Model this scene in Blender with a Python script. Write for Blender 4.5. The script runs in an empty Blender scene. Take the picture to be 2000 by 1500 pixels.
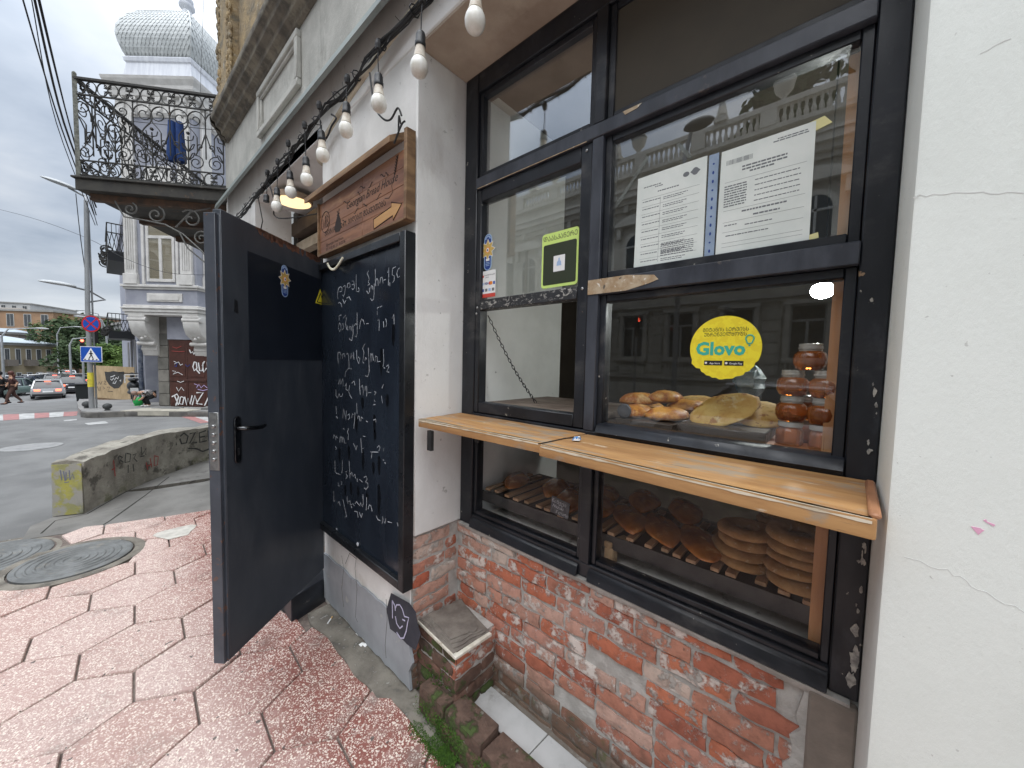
import bpy, bmesh, math, random
from mathutils import Vector, Matrix, noise
C = bpy.context.scene
COL = C.collection
RN = random.Random(11)
rad = math.radians

# ---------------------------------------------------------------- camera
# metres; X points into the shop front, Y along the pavement away from the viewer, Z up
cam = bpy.data.cameras.new('camera')
cam.sensor_fit = 'HORIZONTAL'; cam.sensor_width = 36.0; cam.lens = 722 / 2000 * 36
cam.clip_start = 0.02; cam.clip_end = 3000
camo = bpy.data.objects.new('camera', cam); COL.objects.link(camo)
yaw, pit, rol = rad(48.2), rad(3.28), rad(1.33)
fw = Vector((math.sin(yaw) * math.cos(pit), math.cos(yaw) * math.cos(pit), -math.sin(pit)))
r0 = Vector((math.cos(yaw), -math.sin(yaw), 0)); u0 = r0.cross(fw)
rt = r0 * math.cos(rol) + u0 * math.sin(rol); up = u0 * math.cos(rol) - r0 * math.sin(rol)
camo.matrix_world = Matrix(((rt.x, up.x, -fw.x, 0), (rt.y, up.y, -fw.y, 0), (rt.z, up.z, -fw.z, 1.66), (0, 0, 0, 1)))
C.camera = camo

# ---------------------------------------------------------------- overcast sky
SUN_EL, SUN_AZ = 66, 236           # azimuth clockwise from +Y: behind and left of the viewer
W = bpy.data.worlds.new('World'); C.world = W; W.use_nodes = True
nt = W.node_tree; nt.nodes.clear()
def wn(t, **k):
    n = nt.nodes.new(t)
    for a, b in k.items(): setattr(n, a, b)
    return n
out = wn('ShaderNodeOutputWorld'); bg = wn('ShaderNodeBackground'); bg.inputs['Strength'].default_value = 0.1
sky = wn('ShaderNodeTexSky', sky_type='NISHITA', sun_disc=False)
sky.sun_elevation = rad(SUN_EL); sky.sun_rotation = rad(SUN_AZ)
tc = wn('ShaderNodeTexCoord'); sep = wn('ShaderNodeSeparateXYZ'); nt.links.new(tc.outputs['Generated'], sep.inputs[0])
def wm(op, a, b, clamp=False):
    n = wn('ShaderNodeMath', operation=op, use_clamp=clamp)
    for i, x in enumerate((a, b)):
        if isinstance(x, (int, float)): n.inputs[i].default_value = x
        else: nt.links.new(x, n.inputs[i])
    return n.outputs[0]
zz = wm('ADD', wm('MAXIMUM', sep.outputs['Z'], 0.0), 0.16)
cmb = wn('ShaderNodeCombineXYZ')
nt.links.new(wm('DIVIDE', sep.outputs['X'], zz), cmb.inputs[0]); nt.links.new(wm('DIVIDE', sep.outputs['Y'], zz), cmb.inputs[1])
def wnoise(scale, det, dist, off):
    mp = wn('ShaderNodeMapping'); mp.inputs['Location'].default_value = off; nt.links.new(cmb.outputs[0], mp.inputs[0])
    n = wn('ShaderNodeTexNoise'); n.inputs['Scale'].default_value = scale; n.inputs['Detail'].default_value = det
    n.inputs['Roughness'].default_value = .55; n.inputs['Distortion'].default_value = dist
    nt.links.new(mp.outputs[0], n.inputs['Vector']); return n.outputs['Fac']
n1 = wnoise(0.55, 6, .35, (2.3, 5.1, 0)); n2 = wnoise(1.7, 7, .2, (7.7, 1.2, 3))
mixn = wm('ADD', wm('MULTIPLY', n1, .65), wm('MULTIPLY', n2, .35))
rp = wn('ShaderNodeValToRGB'); nt.links.new(mixn, rp.inputs[0])
e = rp.color_ramp.elements
e[0].position = .38; e[0].color = (2.9, 3.45, 4.3, 1); e[1].position = .64; e[1].color = (7.0, 7.3, 7.7, 1)
e.new(.5).color = (4.6, 5.15, 5.95, 1)
# overcast luminance: the cloud layer brightens steeply overhead, raised out of view to light the walls, with a bright clear strip at the horizon
el = wm('MAXIMUM', sep.outputs['Z'], 0.0)
gain = wm('ADD', wm('ADD', .56, wm('MULTIPLY', el, .25)), wm('MULTIPLY', wm('POWER', el, 3.0), 2.5))
hz = wm('SUBTRACT', 1.0, wm('MULTIPLY', el, 6.0), True)
def wmix(fac, a, b, bt='MIX'):
    n = wn('ShaderNodeMix', data_type='RGBA', blend_type=bt)
    for i, x in ((0, fac), (6, a), (7, b)):
        if isinstance(x, (int, float)): n.inputs[i].default_value = x
        elif isinstance(x, tuple): n.inputs[i].default_value = x
        else: nt.links.new(x, n.inputs[i])
    return n.outputs[2]
vm = wn('ShaderNodeVectorMath', operation='SCALE'); nt.links.new(rp.outputs[0], vm.inputs[0]); nt.links.new(gain, vm.inputs['Scale'])
c1 = wmix(wm('MULTIPLY', hz, .75), vm.outputs[0], (5.6, 5.75, 5.9, 1))
c2 = wmix(.93, sky.outputs[0], c1)
nt.links.new(c2, bg.inputs['Color']); nt.links.new(bg.outputs[0], out.inputs['Surface'])

sun = bpy.data.lights.new('sun', 'SUN'); sun.energy = 1.5; sun.angle = rad(70); sun.color = (1.0, .97, .92)
suno = bpy.data.objects.new('sun', sun); COL.objects.link(suno)
az, el_ = rad(SUN_AZ), rad(SUN_EL)
sd = Vector((math.sin(az) * math.cos(el_), math.cos(az) * math.cos(el_), math.sin(el_)))
suno.rotation_euler = sd.to_track_quat('Z', 'Y').to_euler(); suno.location = sd * 60

C.view_settings.view_transform = 'Standard'; C.view_settings.look = 'None'
C.view_settings.exposure = 0.85; C.view_settings.gamma = 1.0; C.view_settings.use_curve_mapping = False
C.render.engine = 'CYCLES'
C.cycles.use_denoising = True
C.cycles.max_bounces = 7; C.cycles.transparent_max_bounces = 12; C.cycles.diffuse_bounces = 4
C.cycles.sample_clamp_indirect = 6

# ---------------------------------------------------------------- mesh building
class MB:
    def __init__(s): s.v = []; s.f = []
    def add(s, vs, fs):
        b = len(s.v); s.v += [tuple(p) for p in vs]; s.f += [tuple(i + b for i in f) for f in fs]; return s
    def box(s, x0, x1, y0, y1, z0, z1):
        return s.obox((x0, y0, z0), (x1 - x0, 0, 0), (0, y1 - y0, 0), (0, 0, z1 - z0))
    def obox(s, o, a, b, c):
        o, a, b, c = Vector(o), Vector(a), Vector(b), Vector(c)
        if a.cross(b).dot(c) < 0: a, b = b, a
        vs = [o, o + a, o + a + b, o + b, o + c, o + a + c, o + a + b + c, o + b + c]
        return s.add(vs, [(3, 2, 1, 0), (4, 5, 6, 7), (0, 1, 5, 4), (1, 2, 6, 5), (2, 3, 7, 6), (3, 0, 4, 7)])
    def bar(s, p, q, w, h, upv=(0, 0, 1)):
        p, q = Vector(p), Vector(q); d = q - p; u = Vector(upv); a = d.cross(u).normalized() * w; u2 = a.cross(d).normalized() * h
        return s.obox(p - a / 2 - u2 / 2, d, a, u2)
    def prism(s, pts, vec):
        n = len(pts); pts = [Vector(p) for p in pts]; vec = Vector(vec)
        nr = Vector()
        for i in range(n): nr += pts[i].cross(pts[(i + 1) % n])
        if nr.dot(vec) < 0: pts = pts[::-1]
        vs = pts + [p + vec for p in pts]
        return s.add(vs, [tuple(range(n))[::-1], tuple(range(n, 2 * n))] + [(i, (i + 1) % n, n + (i + 1) % n, n + i) for i in range(n)])
    def tube(s, pts, r, n=6, close=False, caps=True):
        pts = [Vector(p) for p in pts]; m = len(pts)
        if m < 2: return s
        rr = r if isinstance(r, (list, tuple)) else [r] * m
        tans = []
        for i in range(m):
            a = pts[i - 1] if (i > 0 or close) else pts[i]; b = pts[(i + 1) % m] if (i < m - 1 or close) else pts[i]
            t = (b - a); tans.append(t.normalized() if t.length > 1e-9 else Vector((0, 0, 1)))
        t0 = tans[0]; ref = Vector((0, 0, 1)) if abs(t0.z) < .9 else Vector((1, 0, 0))
        nrm = t0.cross(ref).normalized(); vs = []
        for i in range(m):
            if i:
                ax = tans[i - 1].cross(tans[i])
                if ax.length > 1e-6: nrm = Matrix.Rotation(tans[i - 1].angle(tans[i]), 3, ax.normalized()) @ nrm
            bn = tans[i].cross(nrm)
            for k in range(n):
                an = 2 * math.pi * k / n; vs.append(pts[i] + (nrm * math.cos(an) + bn * math.sin(an)) * rr[i])
        fs = []
        for i in range(m if close else m - 1):
            for k in range(n):
                a = i * n + k; b = i * n + (k + 1) % n; c2 = ((i + 1) % m) * n
                fs.append((a, b, c2 + (k + 1) % n, c2 + k))
        if caps and not close:
            fs.append(tuple(range(n))[::-1]); fs.append(tuple((m - 1) * n + k for k in range(n)))
        return s.add(vs, fs)
    def lathe(s, prof, o=(0, 0, 0), n=20, ax=None, ribs=0, amp=0):
        # prof: (radius, height) pairs from bottom to top; ax = (xdir, ydir, zdir)
        o = Vector(o); X, Y, Z = [Vector(a) for a in (ax or ((1, 0, 0), (0, 1, 0), (0, 0, 1)))]
        vs = []; m = len(prof)
        for r, z in prof:
            for k in range(n):
                an = 2 * math.pi * k / n; q = r * (1 + (amp * abs(math.cos(an * ribs / 2)) if ribs else 0))
                vs.append(o + X * (q * math.cos(an)) + Y * (q * math.sin(an)) + Z * z)
        fs = [(i * n + k, i * n + (k + 1) % n, (i + 1) * n + (k + 1) % n, (i + 1) * n + k) for i in range(m - 1) for k in range(n)]
        fs += [tuple(range(n))[::-1], tuple((m - 1) * n + k for k in range(n))]
        return s.add(vs, fs)
    def ell(s, c, r, n=16, m=10, fn=None):
        c = Vector(c); vs = []; fs = []
        for j in range(1, m):
            th = math.pi * j / m
            for i in range(n):
                ph = 2 * math.pi * i / n
                d = Vector((math.sin(th) * math.cos(ph), math.sin(th) * math.sin(ph), math.cos(th)))
                vs.append(d)
        vs += [Vector((0, 0, 1)), Vector((0, 0, -1))]
        T = len(vs) - 2; B = T + 1
        for j in range(m - 2):
            for i in range(n): fs.append((j * n + i, (j + 1) * n + i, (j + 1) * n + (i + 1) % n, j * n + (i + 1) % n))
        for i in range(n):
            fs.append((T, i, (i + 1) % n)); fs.append((B, (m - 2) * n + (i + 1) % n, (m - 2) * n + i))
        res = []
        for d in vs:
            p = Vector((d.x * r[0], d.y * r[1], d.z * r[2]))
            if fn: p = fn(d, p)
            res.append(c + p)
        return s.add(res, fs)
    def ribbon(s, pts, w, nrm, lift=0.0, th=.0008):
        # a thin raised stroke lying on a surface with normal nrm
        nrm = Vector(nrm).normalized(); pts = [Vector(p) for p in pts]; m = len(pts)
        L = []; Rr = []
        for i in range(m):
            t = (pts[min(i + 1, m - 1)] - pts[max(i - 1, 0)])
            if t.length < 1e-9: t = Vector((0, 0, 1))
            sd_ = t.cross(nrm).normalized(); ww = (w if not isinstance(w, (list, tuple)) else w[i]) / 2
            b = pts[i] + nrm * (lift + th)
            L.append(b + sd_ * ww); Rr.append(b - sd_ * ww)
        vs = L + Rr + [p - nrm * th for p in L] + [p - nrm * th for p in Rr]; fs = []
        for i in range(m - 1):
            fs += [(i, i + 1, m + i + 1, m + i), (2 * m + i, 2 * m + i + 1, i + 1, i), (m + i, m + i + 1, 3 * m + i + 1, 3 * m + i)]
        fs += [(0, m, 3 * m, 2 * m), (m - 1, 3 * m - 1, 4 * m - 1, 2 * m - 1)]
        return s.add(vs, fs)
    def mesh(s, name, mat=None, smooth=False, bev=0, seg=1, ang=40):
        me = bpy.data.meshes.new(name); me.from_pydata(s.v, [], s.f)
        bm = bmesh.new(); bm.from_mesh(me)
        bmesh.ops.recalc_face_normals(bm, faces=bm.faces)
        if bev:
            ed = [x for x in bm.edges if len(x.link_faces) == 2 and x.calc_face_angle(0) > .6]
            bmesh.ops.bevel(bm, geom=ed, offset=bev, segments=seg, affect='EDGES', profile=.6, clamp_overlap=True)
        bm.to_mesh(me); bm.free()
        if mat: me.materials.append(mat)
        if smooth or bev:
            me.polygons.foreach_set('use_smooth', [True] * len(me.polygons)); me.set_sharp_from_angle(angle=rad(ang))
        return me
    def build(s, name, mat=None, parent=None, **k):
        o = bpy.data.objects.new(name, s.mesh(name, mat, **k)); COL.objects.link(o)
        if parent is not None: attach(o, parent)
        return o
def spline(pts, m=6):
    pts = [Vector(p) for p in pts]; q = []
    for i in range(len(pts) - 1):
        p0, p1, p2, p3 = pts[max(0, i - 1)], pts[i], pts[i + 1], pts[min(len(pts) - 1, i + 2)]
        for j in range(m): t = j / m; q.append(.5 * ((2 * p1) + (-p0 + p2) * t + (2 * p0 - 5 * p1 + 4 * p2 - p3) * t * t + (-p0 + 3 * p1 - 3 * p2 + p3) * t ** 3))
    return q + [pts[-1]]
ORG = {}
def attach(o, parent):
    o.parent = parent
    o.location = Vector(o.location) - (ORG.get(parent.name) or Vector())
def tag(o, label=None, cat=None, group=None, kind=None):
    for k, v in (('label', label), ('category', cat), ('group', group), ('kind', kind)):
        if v: o[k] = v
    return o
def thing(name, label, cat, loc=(0, 0, 0), group=None, world=True):
    # an Empty at the base; world=True: its parts are given in world coordinates
    o = bpy.data.objects.new(name, None); o.empty_display_size = .1; COL.objects.link(o); o.location = loc
    if world: ORG[o.name] = Vector(loc)
    return tag(o, label, cat, group)
def instance(name, me, parent=None, M=None):
    o = bpy.data.objects.new(name, me); COL.objects.link(o)
    if M is not None: o.matrix_basis = M
    if parent is not None: attach(o, parent)
    return o
def copy_tree(o, parent=None):
    c = o.copy(); COL.objects.link(c)
    if parent is not None: c.parent = parent
    for ch in list(o.children): copy_tree(ch, c)
    return c
def text_mesh(txt, M, size=.05, mat=None, name='lettering', th=.0006, align='CENTER', bold=0.0, shear=0.0, res=2, parent=None, xs=1.0):
    cu = bpy.data.curves.new(name, 'FONT'); cu.body = txt; cu.size = size; cu.extrude = th / 2; cu.align_x = align; cu.align_y = 'CENTER'
    cu.offset = bold; cu.shear = shear; cu.resolution_u = res
    t = bpy.data.objects.new('t', cu); COL.objects.link(t)
    dg = bpy.context.evaluated_depsgraph_get(); me = bpy.data.meshes.new_from_object(t.evaluated_get(dg))
    bpy.data.objects.remove(t); bpy.data.curves.remove(cu)
    me.transform(Matrix.Diagonal((xs, 1, 1, 1))); me.transform(M); me.materials.clear()
    if mat: me.materials.append(mat)
    me.name = name
    o = bpy.data.objects.new(name, me); COL.objects.link(o)
    if parent is not None: attach(o, parent)
    return o
def frame(o, x, y):
    # matrix with local x,y on the surface and z out of it
    x = Vector(x).normalized(); y = Vector(y).normalized(); z = x.cross(y)
    return Matrix(((x.x, y.x, z.x, o[0]), (x.y, y.y, z.y, o[1]), (x.z, y.z, z.z, o[2]), (0, 0, 0, 1)))
def wall_frame(x, y, z):        # on a face that looks to -X: text runs towards -Y, up is Z
    return frame((x, y, z), (0, -1, 0), (0, 0, 1))

# ---------------------------------------------------------------- materials
def M(name, a, b=None, scale=4.0, rough=.75, bump=0.0, bscale=60.0, bdist=.004, metal=0.0, spec=.5, rnd=None, layers=(), stretch=(1, 1, 1),
      det=7.0, lo=.35, hi=.65, obj=False, emit=None, estr=0.0, trans=0.0, ior=1.45, rvar=0.0, vor=None, coat=0.0, rot=None):
    m = bpy.data.materials.new(name); m.use_nodes = True; t = m.node_tree; t.nodes.clear()
    def N(ty, **k):
        n = t.nodes.new(ty)
        for p, q in k.items(): setattr(n, p, q)
        return n
    def ln(x, y): t.links.new(x, y)
    o = N('ShaderNodeOutputMaterial'); p = N('ShaderNodeBsdfPrincipled'); ln(p.outputs[0], o.inputs[0])
    if obj: co = N('ShaderNodeTexCoord').outputs['Object']
    else: co = N('ShaderNodeNewGeometry').outputs['Position']
    if rnd:                                  # shift the pattern from object to object
        oi = N('ShaderNodeObjectInfo'); sc_ = N('ShaderNodeMath', operation='MULTIPLY'); sc_.inputs[1].default_value = 40; ln(oi.outputs['Random'], sc_.inputs[0])
        av = N('ShaderNodeVectorMath', operation='ADD'); ln(co, av.inputs[0]); ln(sc_.outputs[0], av.inputs[1]); cov = av.outputs[0]
    else: cov = co
    def nz(scale, det_=7.0, st=(1, 1, 1), rg=.6, dist=0.0, src=None):
        mp = N('ShaderNodeMapping'); mp.inputs['Scale'].default_value = st; ln(src or cov, mp.inputs[0])
        if rot: mp.inputs['Rotation'].default_value = rot
        n = N('ShaderNodeTexNoise'); n.inputs['Scale'].default_value = scale; n.inputs['Detail'].default_value = det_; n.inputs['Roughness'].default_value = rg
        n.inputs['Distortion'].default_value = dist; ln(mp.outputs[0], n.inputs['Vector']); return n.outputs['Fac']
    def mr(x, l, h, tl=0.0, th=1.0):
        n = N('ShaderNodeMapRange', interpolation_type='SMOOTHSTEP'); ln(x, n.inputs[0])
        for i, q in ((1, l), (2, h), (3, tl), (4, th)): n.inputs[i].default_value = q
        return n.outputs[0]
    def mul(x, y):
        n = N('ShaderNodeMath', operation='MULTIPLY')
        for i, q in ((0, x), (1, y)):
            if isinstance(q, (int, float)): n.inputs[i].default_value = q
            else: ln(q, n.inputs[i])
        return n.outputs[0]
    def mixc(f, x, y):
        n = N('ShaderNodeMix', data_type='RGBA')
        for i, q in ((0, f), (6, x), (7, y)):
            if isinstance(q, (int, float)): n.inputs[i].default_value = q
            elif isinstance(q, tuple): n.inputs[i].default_value = (*q[:3], 1)
            else: ln(q, n.inputs[i])
        return n.outputs[2]
    base = nz(scale, det, stretch)
    if rnd and isinstance(rnd, list):        # a palette: one colour per object
        rp_ = N('ShaderNodeValToRGB'); rp_.color_ramp.interpolation = 'LINEAR'; ln(N('ShaderNodeObjectInfo').outputs['Random'], rp_.inputs[0])
        el2 = rp_.color_ramp.elements
        for i, cc in enumerate(rnd):
            ps = i / max(1, len(rnd) - 1)
            x = el2[i] if i < 2 else el2.new(ps)
            x.position = ps if i != 1 or len(rnd) == 2 else ps; x.color = (*cc, 1)
        a_ = rp_.outputs[0]
        dk = N('ShaderNodeVectorMath', operation='SCALE'); ln(a_, dk.inputs[0]); dk.inputs['Scale'].default_value = .62
        col = mixc(mr(base, lo, hi), a_, dk.outputs[0])
    else:
        col = mixc(mr(base, lo, hi), a, b if b else a)
    hgt = None
    for L in layers:
        if L.get('kind') == 'chips':
            v = N('ShaderNodeTexVoronoi', feature='F1'); v.inputs['Scale'].default_value = L['scale']; ln(cov, v.inputs['Vector'])
            mk = mul(mr(v.outputs['Distance'], L['lo'], L['hi'], 1.0, 0.0), L.get('amt', 1))
            if 'thin' in L: mk = mul(mk, mr(nz(L['thin'], 4), .4, .52))
        else:
            mk = mul(mr(nz(L['scale'], L.get('det', 8), L.get('st', (1, 1, 1)), L.get('rg', .65), L.get('dist', 0)), L['lo'], L['hi']), L.get('amt', 1))
        if 'z' in L:                         # a tide mark: stain with a ragged edge at a height above the ground
            sx = N('ShaderNodeSeparateXYZ'); ln(co, sx.inputs[0])
            ad = N('ShaderNodeMath', operation='MULTIPLY_ADD'); ln(nz(L.get('zs', 9), 5), ad.inputs[0]); ad.inputs[1].default_value = L.get('zn', .25); ln(sx.outputs['XYZ'.index(L.get('axis', 'Z'))], ad.inputs[2])
            mk = mul(mk, mr(ad.outputs[0], L['z'][0], L['z'][1], *((0.0, 1.0) if L.get('inv') else (1.0, 0.0))))
        col = mixc(mk, col, L['col'])
        if 'h' in L:
            q = mul(mk, L['h'])
            if hgt is None: hgt = q
            else:
                ad2 = N('ShaderNodeMath', operation='ADD'); ln(hgt, ad2.inputs[0]); ln(q, ad2.inputs[1]); hgt = ad2.outputs[0]
    ln(col, p.inputs['Base Color'])
    p.inputs['Metallic'].default_value = metal; p.inputs['Specular IOR Level'].default_value = spec; p.inputs['IOR'].default_value = ior
    p.inputs['Transmission Weight'].default_value = trans; p.inputs['Coat Weight'].default_value = coat
    if rvar: ln(mr(nz(scale * 1.7, 6, stretch), .3, .7, max(.02, rough - rvar), min(1, rough + rvar)), p.inputs['Roughness'])
    else: p.inputs['Roughness'].default_value = rough
    if emit: p.inputs['Emission Color'].default_value = (*emit, 1); p.inputs['Emission Strength'].default_value = estr
    if bump or hgt is not None:
        bp = N('ShaderNodeBump'); bp.inputs['Strength'].default_value = 1.0; bp.inputs['Distance'].default_value = bdist
        hh = mul(nz(bscale, 8, stretch, .7), bump)
        if hgt is not None:
            ad3 = N('ShaderNodeMath', operation='ADD'); ln(hh, ad3.inputs[0]); ln(hgt, ad3.inputs[1]); hh = ad3.outputs[0]
        ln(hh, bp.inputs['Height']); ln(bp.outputs[0], p.inputs['Normal'])
    return m
def glass_mat(name, tint=(.93, .95, .94), f0=.055, pw_=4.2):
    m = bpy.data.materials.new(name); m.use_nodes = True; t = m.node_tree; t.nodes.clear()
    o = t.nodes.new('ShaderNodeOutputMaterial'); mx = t.nodes.new('ShaderNodeMixShader'); tr = t.nodes.new('ShaderNodeBsdfTransparent'); gl = t.nodes.new('ShaderNodeBsdfGlossy')
    tr.inputs[0].default_value = (*tint, 1); gl.inputs['Roughness'].default_value = .012; gl.inputs[0].default_value = (1, 1, 1, 1)
    lw = t.nodes.new('ShaderNodeLayerWeight'); pw = t.nodes.new('ShaderNodeMath'); pw.operation = 'POWER'; pw.inputs[1].default_value = pw_
    ma = t.nodes.new('ShaderNodeMath'); ma.operation = 'MULTIPLY_ADD'; ma.inputs[1].default_value = 1 - f0; ma.inputs[2].default_value = f0
    bp = t.nodes.new('ShaderNodeBump'); bp.inputs['Distance'].default_value = .00035; ns = t.nodes.new('ShaderNodeTexNoise'); ns.inputs['Scale'].default_value = 2.2; ns.inputs['Detail'].default_value = 1
    ge = t.nodes.new('ShaderNodeNewGeometry'); L = t.links.new
    L(ge.outputs['Position'], ns.inputs['Vector']); L(ns.outputs['Fac'], bp.inputs['Height']); L(bp.outputs[0], gl.inputs['Normal'])
    L(lw.outputs['Facing'], pw.inputs[0]); L(pw.outputs[0], ma.inputs[0]); L(ma.outputs[0], mx.inputs[0]); L(tr.outputs[0], mx.inputs[1]); L(gl.outputs[0], mx.inputs[2]); L(mx.outputs[0], o.inputs[0])
    return m
def flat(name, c, rough=.6, **k): return M(name, c, None, rough=rough, **k)

# ---------------------------------------------------------------- surfaces
m_plaster = M('white_plaster', (.765, .79, .745), (.67, .695, .65), scale=1.6, rough=.9, bump=.35, bscale=90, bdist=.003, stretch=(1, 1, .6),
              layers=[dict(col=(.58, .585, .56), scale=2.2, lo=.56, hi=.8, amt=.55, st=(1, 1, .35)), dict(col=(.45, .45, .42), scale=60, lo=.71, hi=.76, amt=.6, det=2)])
m_pier = M('old_white_plaster', (.83, .825, .805), (.70, .69, .665), scale=2.4, rough=.9, bump=.4, bscale=45, bdist=.004, stretch=(1, 1, .7),
           layers=[dict(col=(.42, .38, .33), scale=3.2, lo=.56, hi=.78, amt=.6, st=(1, 1, .4)), dict(col=(.33, .32, .29), scale=30, lo=.66, hi=.74, amt=.6, det=3),
                   dict(col=(.40, .36, .29), scale=7, lo=.35, hi=.6, amt=.55, st=(1, 1, .22), z=(.42, .60), zn=.35)])
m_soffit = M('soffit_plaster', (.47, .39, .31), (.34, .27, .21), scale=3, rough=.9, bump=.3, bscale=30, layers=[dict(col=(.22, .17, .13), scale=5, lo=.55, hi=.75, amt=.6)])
m_upper = M('weathered_grey_plaster', (.52, .515, .475), (.38, .375, .345), scale=3.5, rough=.92, bump=.6, bscale=35, bdist=.006,
            layers=[dict(col=(.24, .235, .21), scale=6, lo=.54, hi=.72, amt=.7, st=(1, 1, .35)), dict(col=(.62, .61, .57), scale=14, lo=.58, hi=.7, amt=.5)])
m_mould = M('sooty_stone_moulding', (.20, .175, .14), (.11, .10, .085), scale=9, rough=.95, bump=1, bscale=40, bdist=.01, layers=[dict(col=(.30, .27, .21), scale=5, lo=.5, hi=.66, amt=.75)])
m_tan = M('crumbling_tan_stucco', (.43, .32, .18), (.30, .24, .16), scale=5, rough=.95, bump=1, bscale=26, bdist=.03, layers=[dict(col=(.16, .15, .12), scale=8, lo=.52, hi=.66, amt=.8), dict(col=(.5, .47, .4), scale=11, lo=.58, hi=.68, amt=.7)])
m_ledge = M('green_grey_sheet_metal', (.255, .285, .265), (.175, .2, .19), scale=5, rough=.55, bump=.2, bscale=20, stretch=(1, .3, 1), layers=[dict(col=(.08, .09, .085), scale=5, lo=.56, hi=.75, amt=.6)])
m_plinth = M('grey_painted_plinth', (.34, .36, .385), (.27, .285, .30), scale=3, rough=.85, bump=.3, bscale=50, bdist=.004,
             layers=[dict(col=(.22, .215, .2), scale=6, lo=.5, hi=.68, amt=.75, st=(1, 1, .4), z=(.06, .22), zn=.25), dict(col=(.12, .10, .085), scale=8, lo=.64, hi=.7, amt=.5, st=(1, 1.6, .12)),
                     dict(col=(.45, .45, .42), scale=12, lo=.62, hi=.7, amt=.6)])
m_black = M('black_window_paint', (.009, .0105, .014), (.017, .019, .025), scale=6, rough=.42, rvar=.14, bump=.22, bscale=38, bdist=.003, stretch=(1, 1, .4),
            layers=[dict(col=(.065, .07, .082), scale=11, lo=.57, hi=.76, amt=.55, st=(1, .5, .25)), dict(col=(.42, .39, .34), scale=30, lo=.675, hi=.71, amt=.85, det=6), dict(col=(.11, .105, .10), scale=5, lo=.54, hi=.72, amt=.45, st=(1, .6, 1)), dict(col=(.26, .17, .10), scale=17, lo=.715, hi=.735, amt=1, det=5)])
m_blackworn = M('scratched_black_paint', (.02, .021, .024), (.035, .036, .04), scale=9, rough=.5, bump=.3, bscale=60, bdist=.003,
                layers=[dict(col=(.5, .48, .44), scale=22, lo=.54, hi=.6, amt=.85, det=9, rg=.8, st=(1, 1, 1.6), dist=1.5)])
m_mulgrey = M('worn_slate_paint', (.058, .064, .079), (.030, .033, .043), scale=9, rough=.42, rvar=.12, bump=.25, bscale=40, bdist=.003, stretch=(1, 1, .35),
              layers=[dict(col=(.14, .12, .10), scale=12, lo=.64, hi=.72, amt=.7), dict(col=(.02, .02, .024), scale=6, lo=.55, hi=.7, amt=.7, st=(1, .4, .4))])
m_barewood = M('bare_chipped_wood', (.34, .23, .13), (.46, .37, .26), scale=30, rough=.8, bump=.5, bscale=60, layers=[dict(col=(.7, .66, .58), scale=25, lo=.58, hi=.62), dict(col=(.12, .1, .08), scale=18, lo=.6, hi=.66)])
m_glass = glass_mat('raised_reflection_glass', (.96, .97, .965), f0=.13); m_glass3 = glass_mat('strong_reflection_glass', (.94, .95, .95), f0=.24); m_glass1 = glass_mat('low_reflection_glass', (.985, .985, .985), f0=.008, pw_=5.2); m_glass2 = glass_mat('display_glass', (.97, .975, .97), f0=.036, pw_=4.6)
m_brick = M('old_brick', (.4, .14, .09), None, scale=24, rough=.92, bump=.8, bscale=70, bdist=.006, rnd=[(.46, .14, .08), (.54, .19, .105), (.38, .12, .075), (.48, .22, .15), (.55, .36, .29), (.44, .125, .07), (.42, .19, .13), (.58, .48, .41), (.50, .16, .09)],
            lo=.4, hi=.75, layers=[dict(col=(.68, .64, .59), scale=9, lo=.515, hi=.60, amt=.85, rg=.75, h=.5), dict(col=(.40, .38, .35), scale=15, lo=.57, hi=.63, amt=.85, h=.6), dict(col=(.10, .075, .055), scale=55, lo=.66, hi=.7, amt=.8),
                                  dict(col=(.115, .085, .06), scale=5, lo=.16, hi=.36, amt=.85, z=(.24, .44), zn=.30), dict(col=(.07, .10, .025), scale=14, lo=.56, hi=.66, amt=.75, z=(.20, .42), zn=.3)])
m_mortar = M('smeared_mortar', (.50, .485, .455), (.37, .355, .33), scale=14, rough=.95, bump=1, bscale=42, bdist=.009,
             layers=[dict(col=(.13, .105, .08), scale=5, lo=.2, hi=.4, amt=.85, z=(.20, .36), zn=.25), dict(col=(.55, .53, .5), scale=18, lo=.6, hi=.7, amt=.6)])
m_wetbrick = M('mossy_damp_brick', (.12, .08, .06), None, scale=14, rough=.85, bump=1, bscale=38, bdist=.012, rnd=[(.13, .085, .062), (.18, .095, .068), (.10, .075, .058)],
               layers=[dict(col=(.05, .09, .018), scale=9, lo=.5, hi=.6, amt=.85, h=.8), dict(col=(.32, .29, .25), scale=20, lo=.63, hi=.68, amt=.7)])
m_shelf = M('varnished_pine', (.45, .25, .10), (.34, .175, .07), scale=7, rough=.62, rvar=.12, bump=.3, bscale=60, bdist=.002, stretch=(3.2, .4, 3),
            layers=[dict(col=(.30, .245, .185), scale=7, lo=.53, hi=.60, amt=.8, st=(2.2, .55, 1), det=10), dict(col=(.62, .55, .42), scale=8, lo=.62, hi=.66, amt=.7, st=(3, .5, 1), det=10), dict(col=(.20, .12, .06), scale=16, lo=.64, hi=.68, amt=.7, st=(3, .25, 3))])
m_signwood = M('burnt_sign_wood', (.30, .14, .072), (.16, .066, .036), scale=5, rough=.5, rvar=.1, bump=.35, bscale=50, bdist=.002, stretch=(1, .35, 3),
               layers=[dict(col=(.045, .022, .014), scale=4, lo=.57, hi=.74, amt=.8, st=(1, .6, 1.2)), dict(col=(.52, .31, .16), scale=5, lo=.55, hi=.72, amt=.6, st=(1, .5, 2))])
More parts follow.
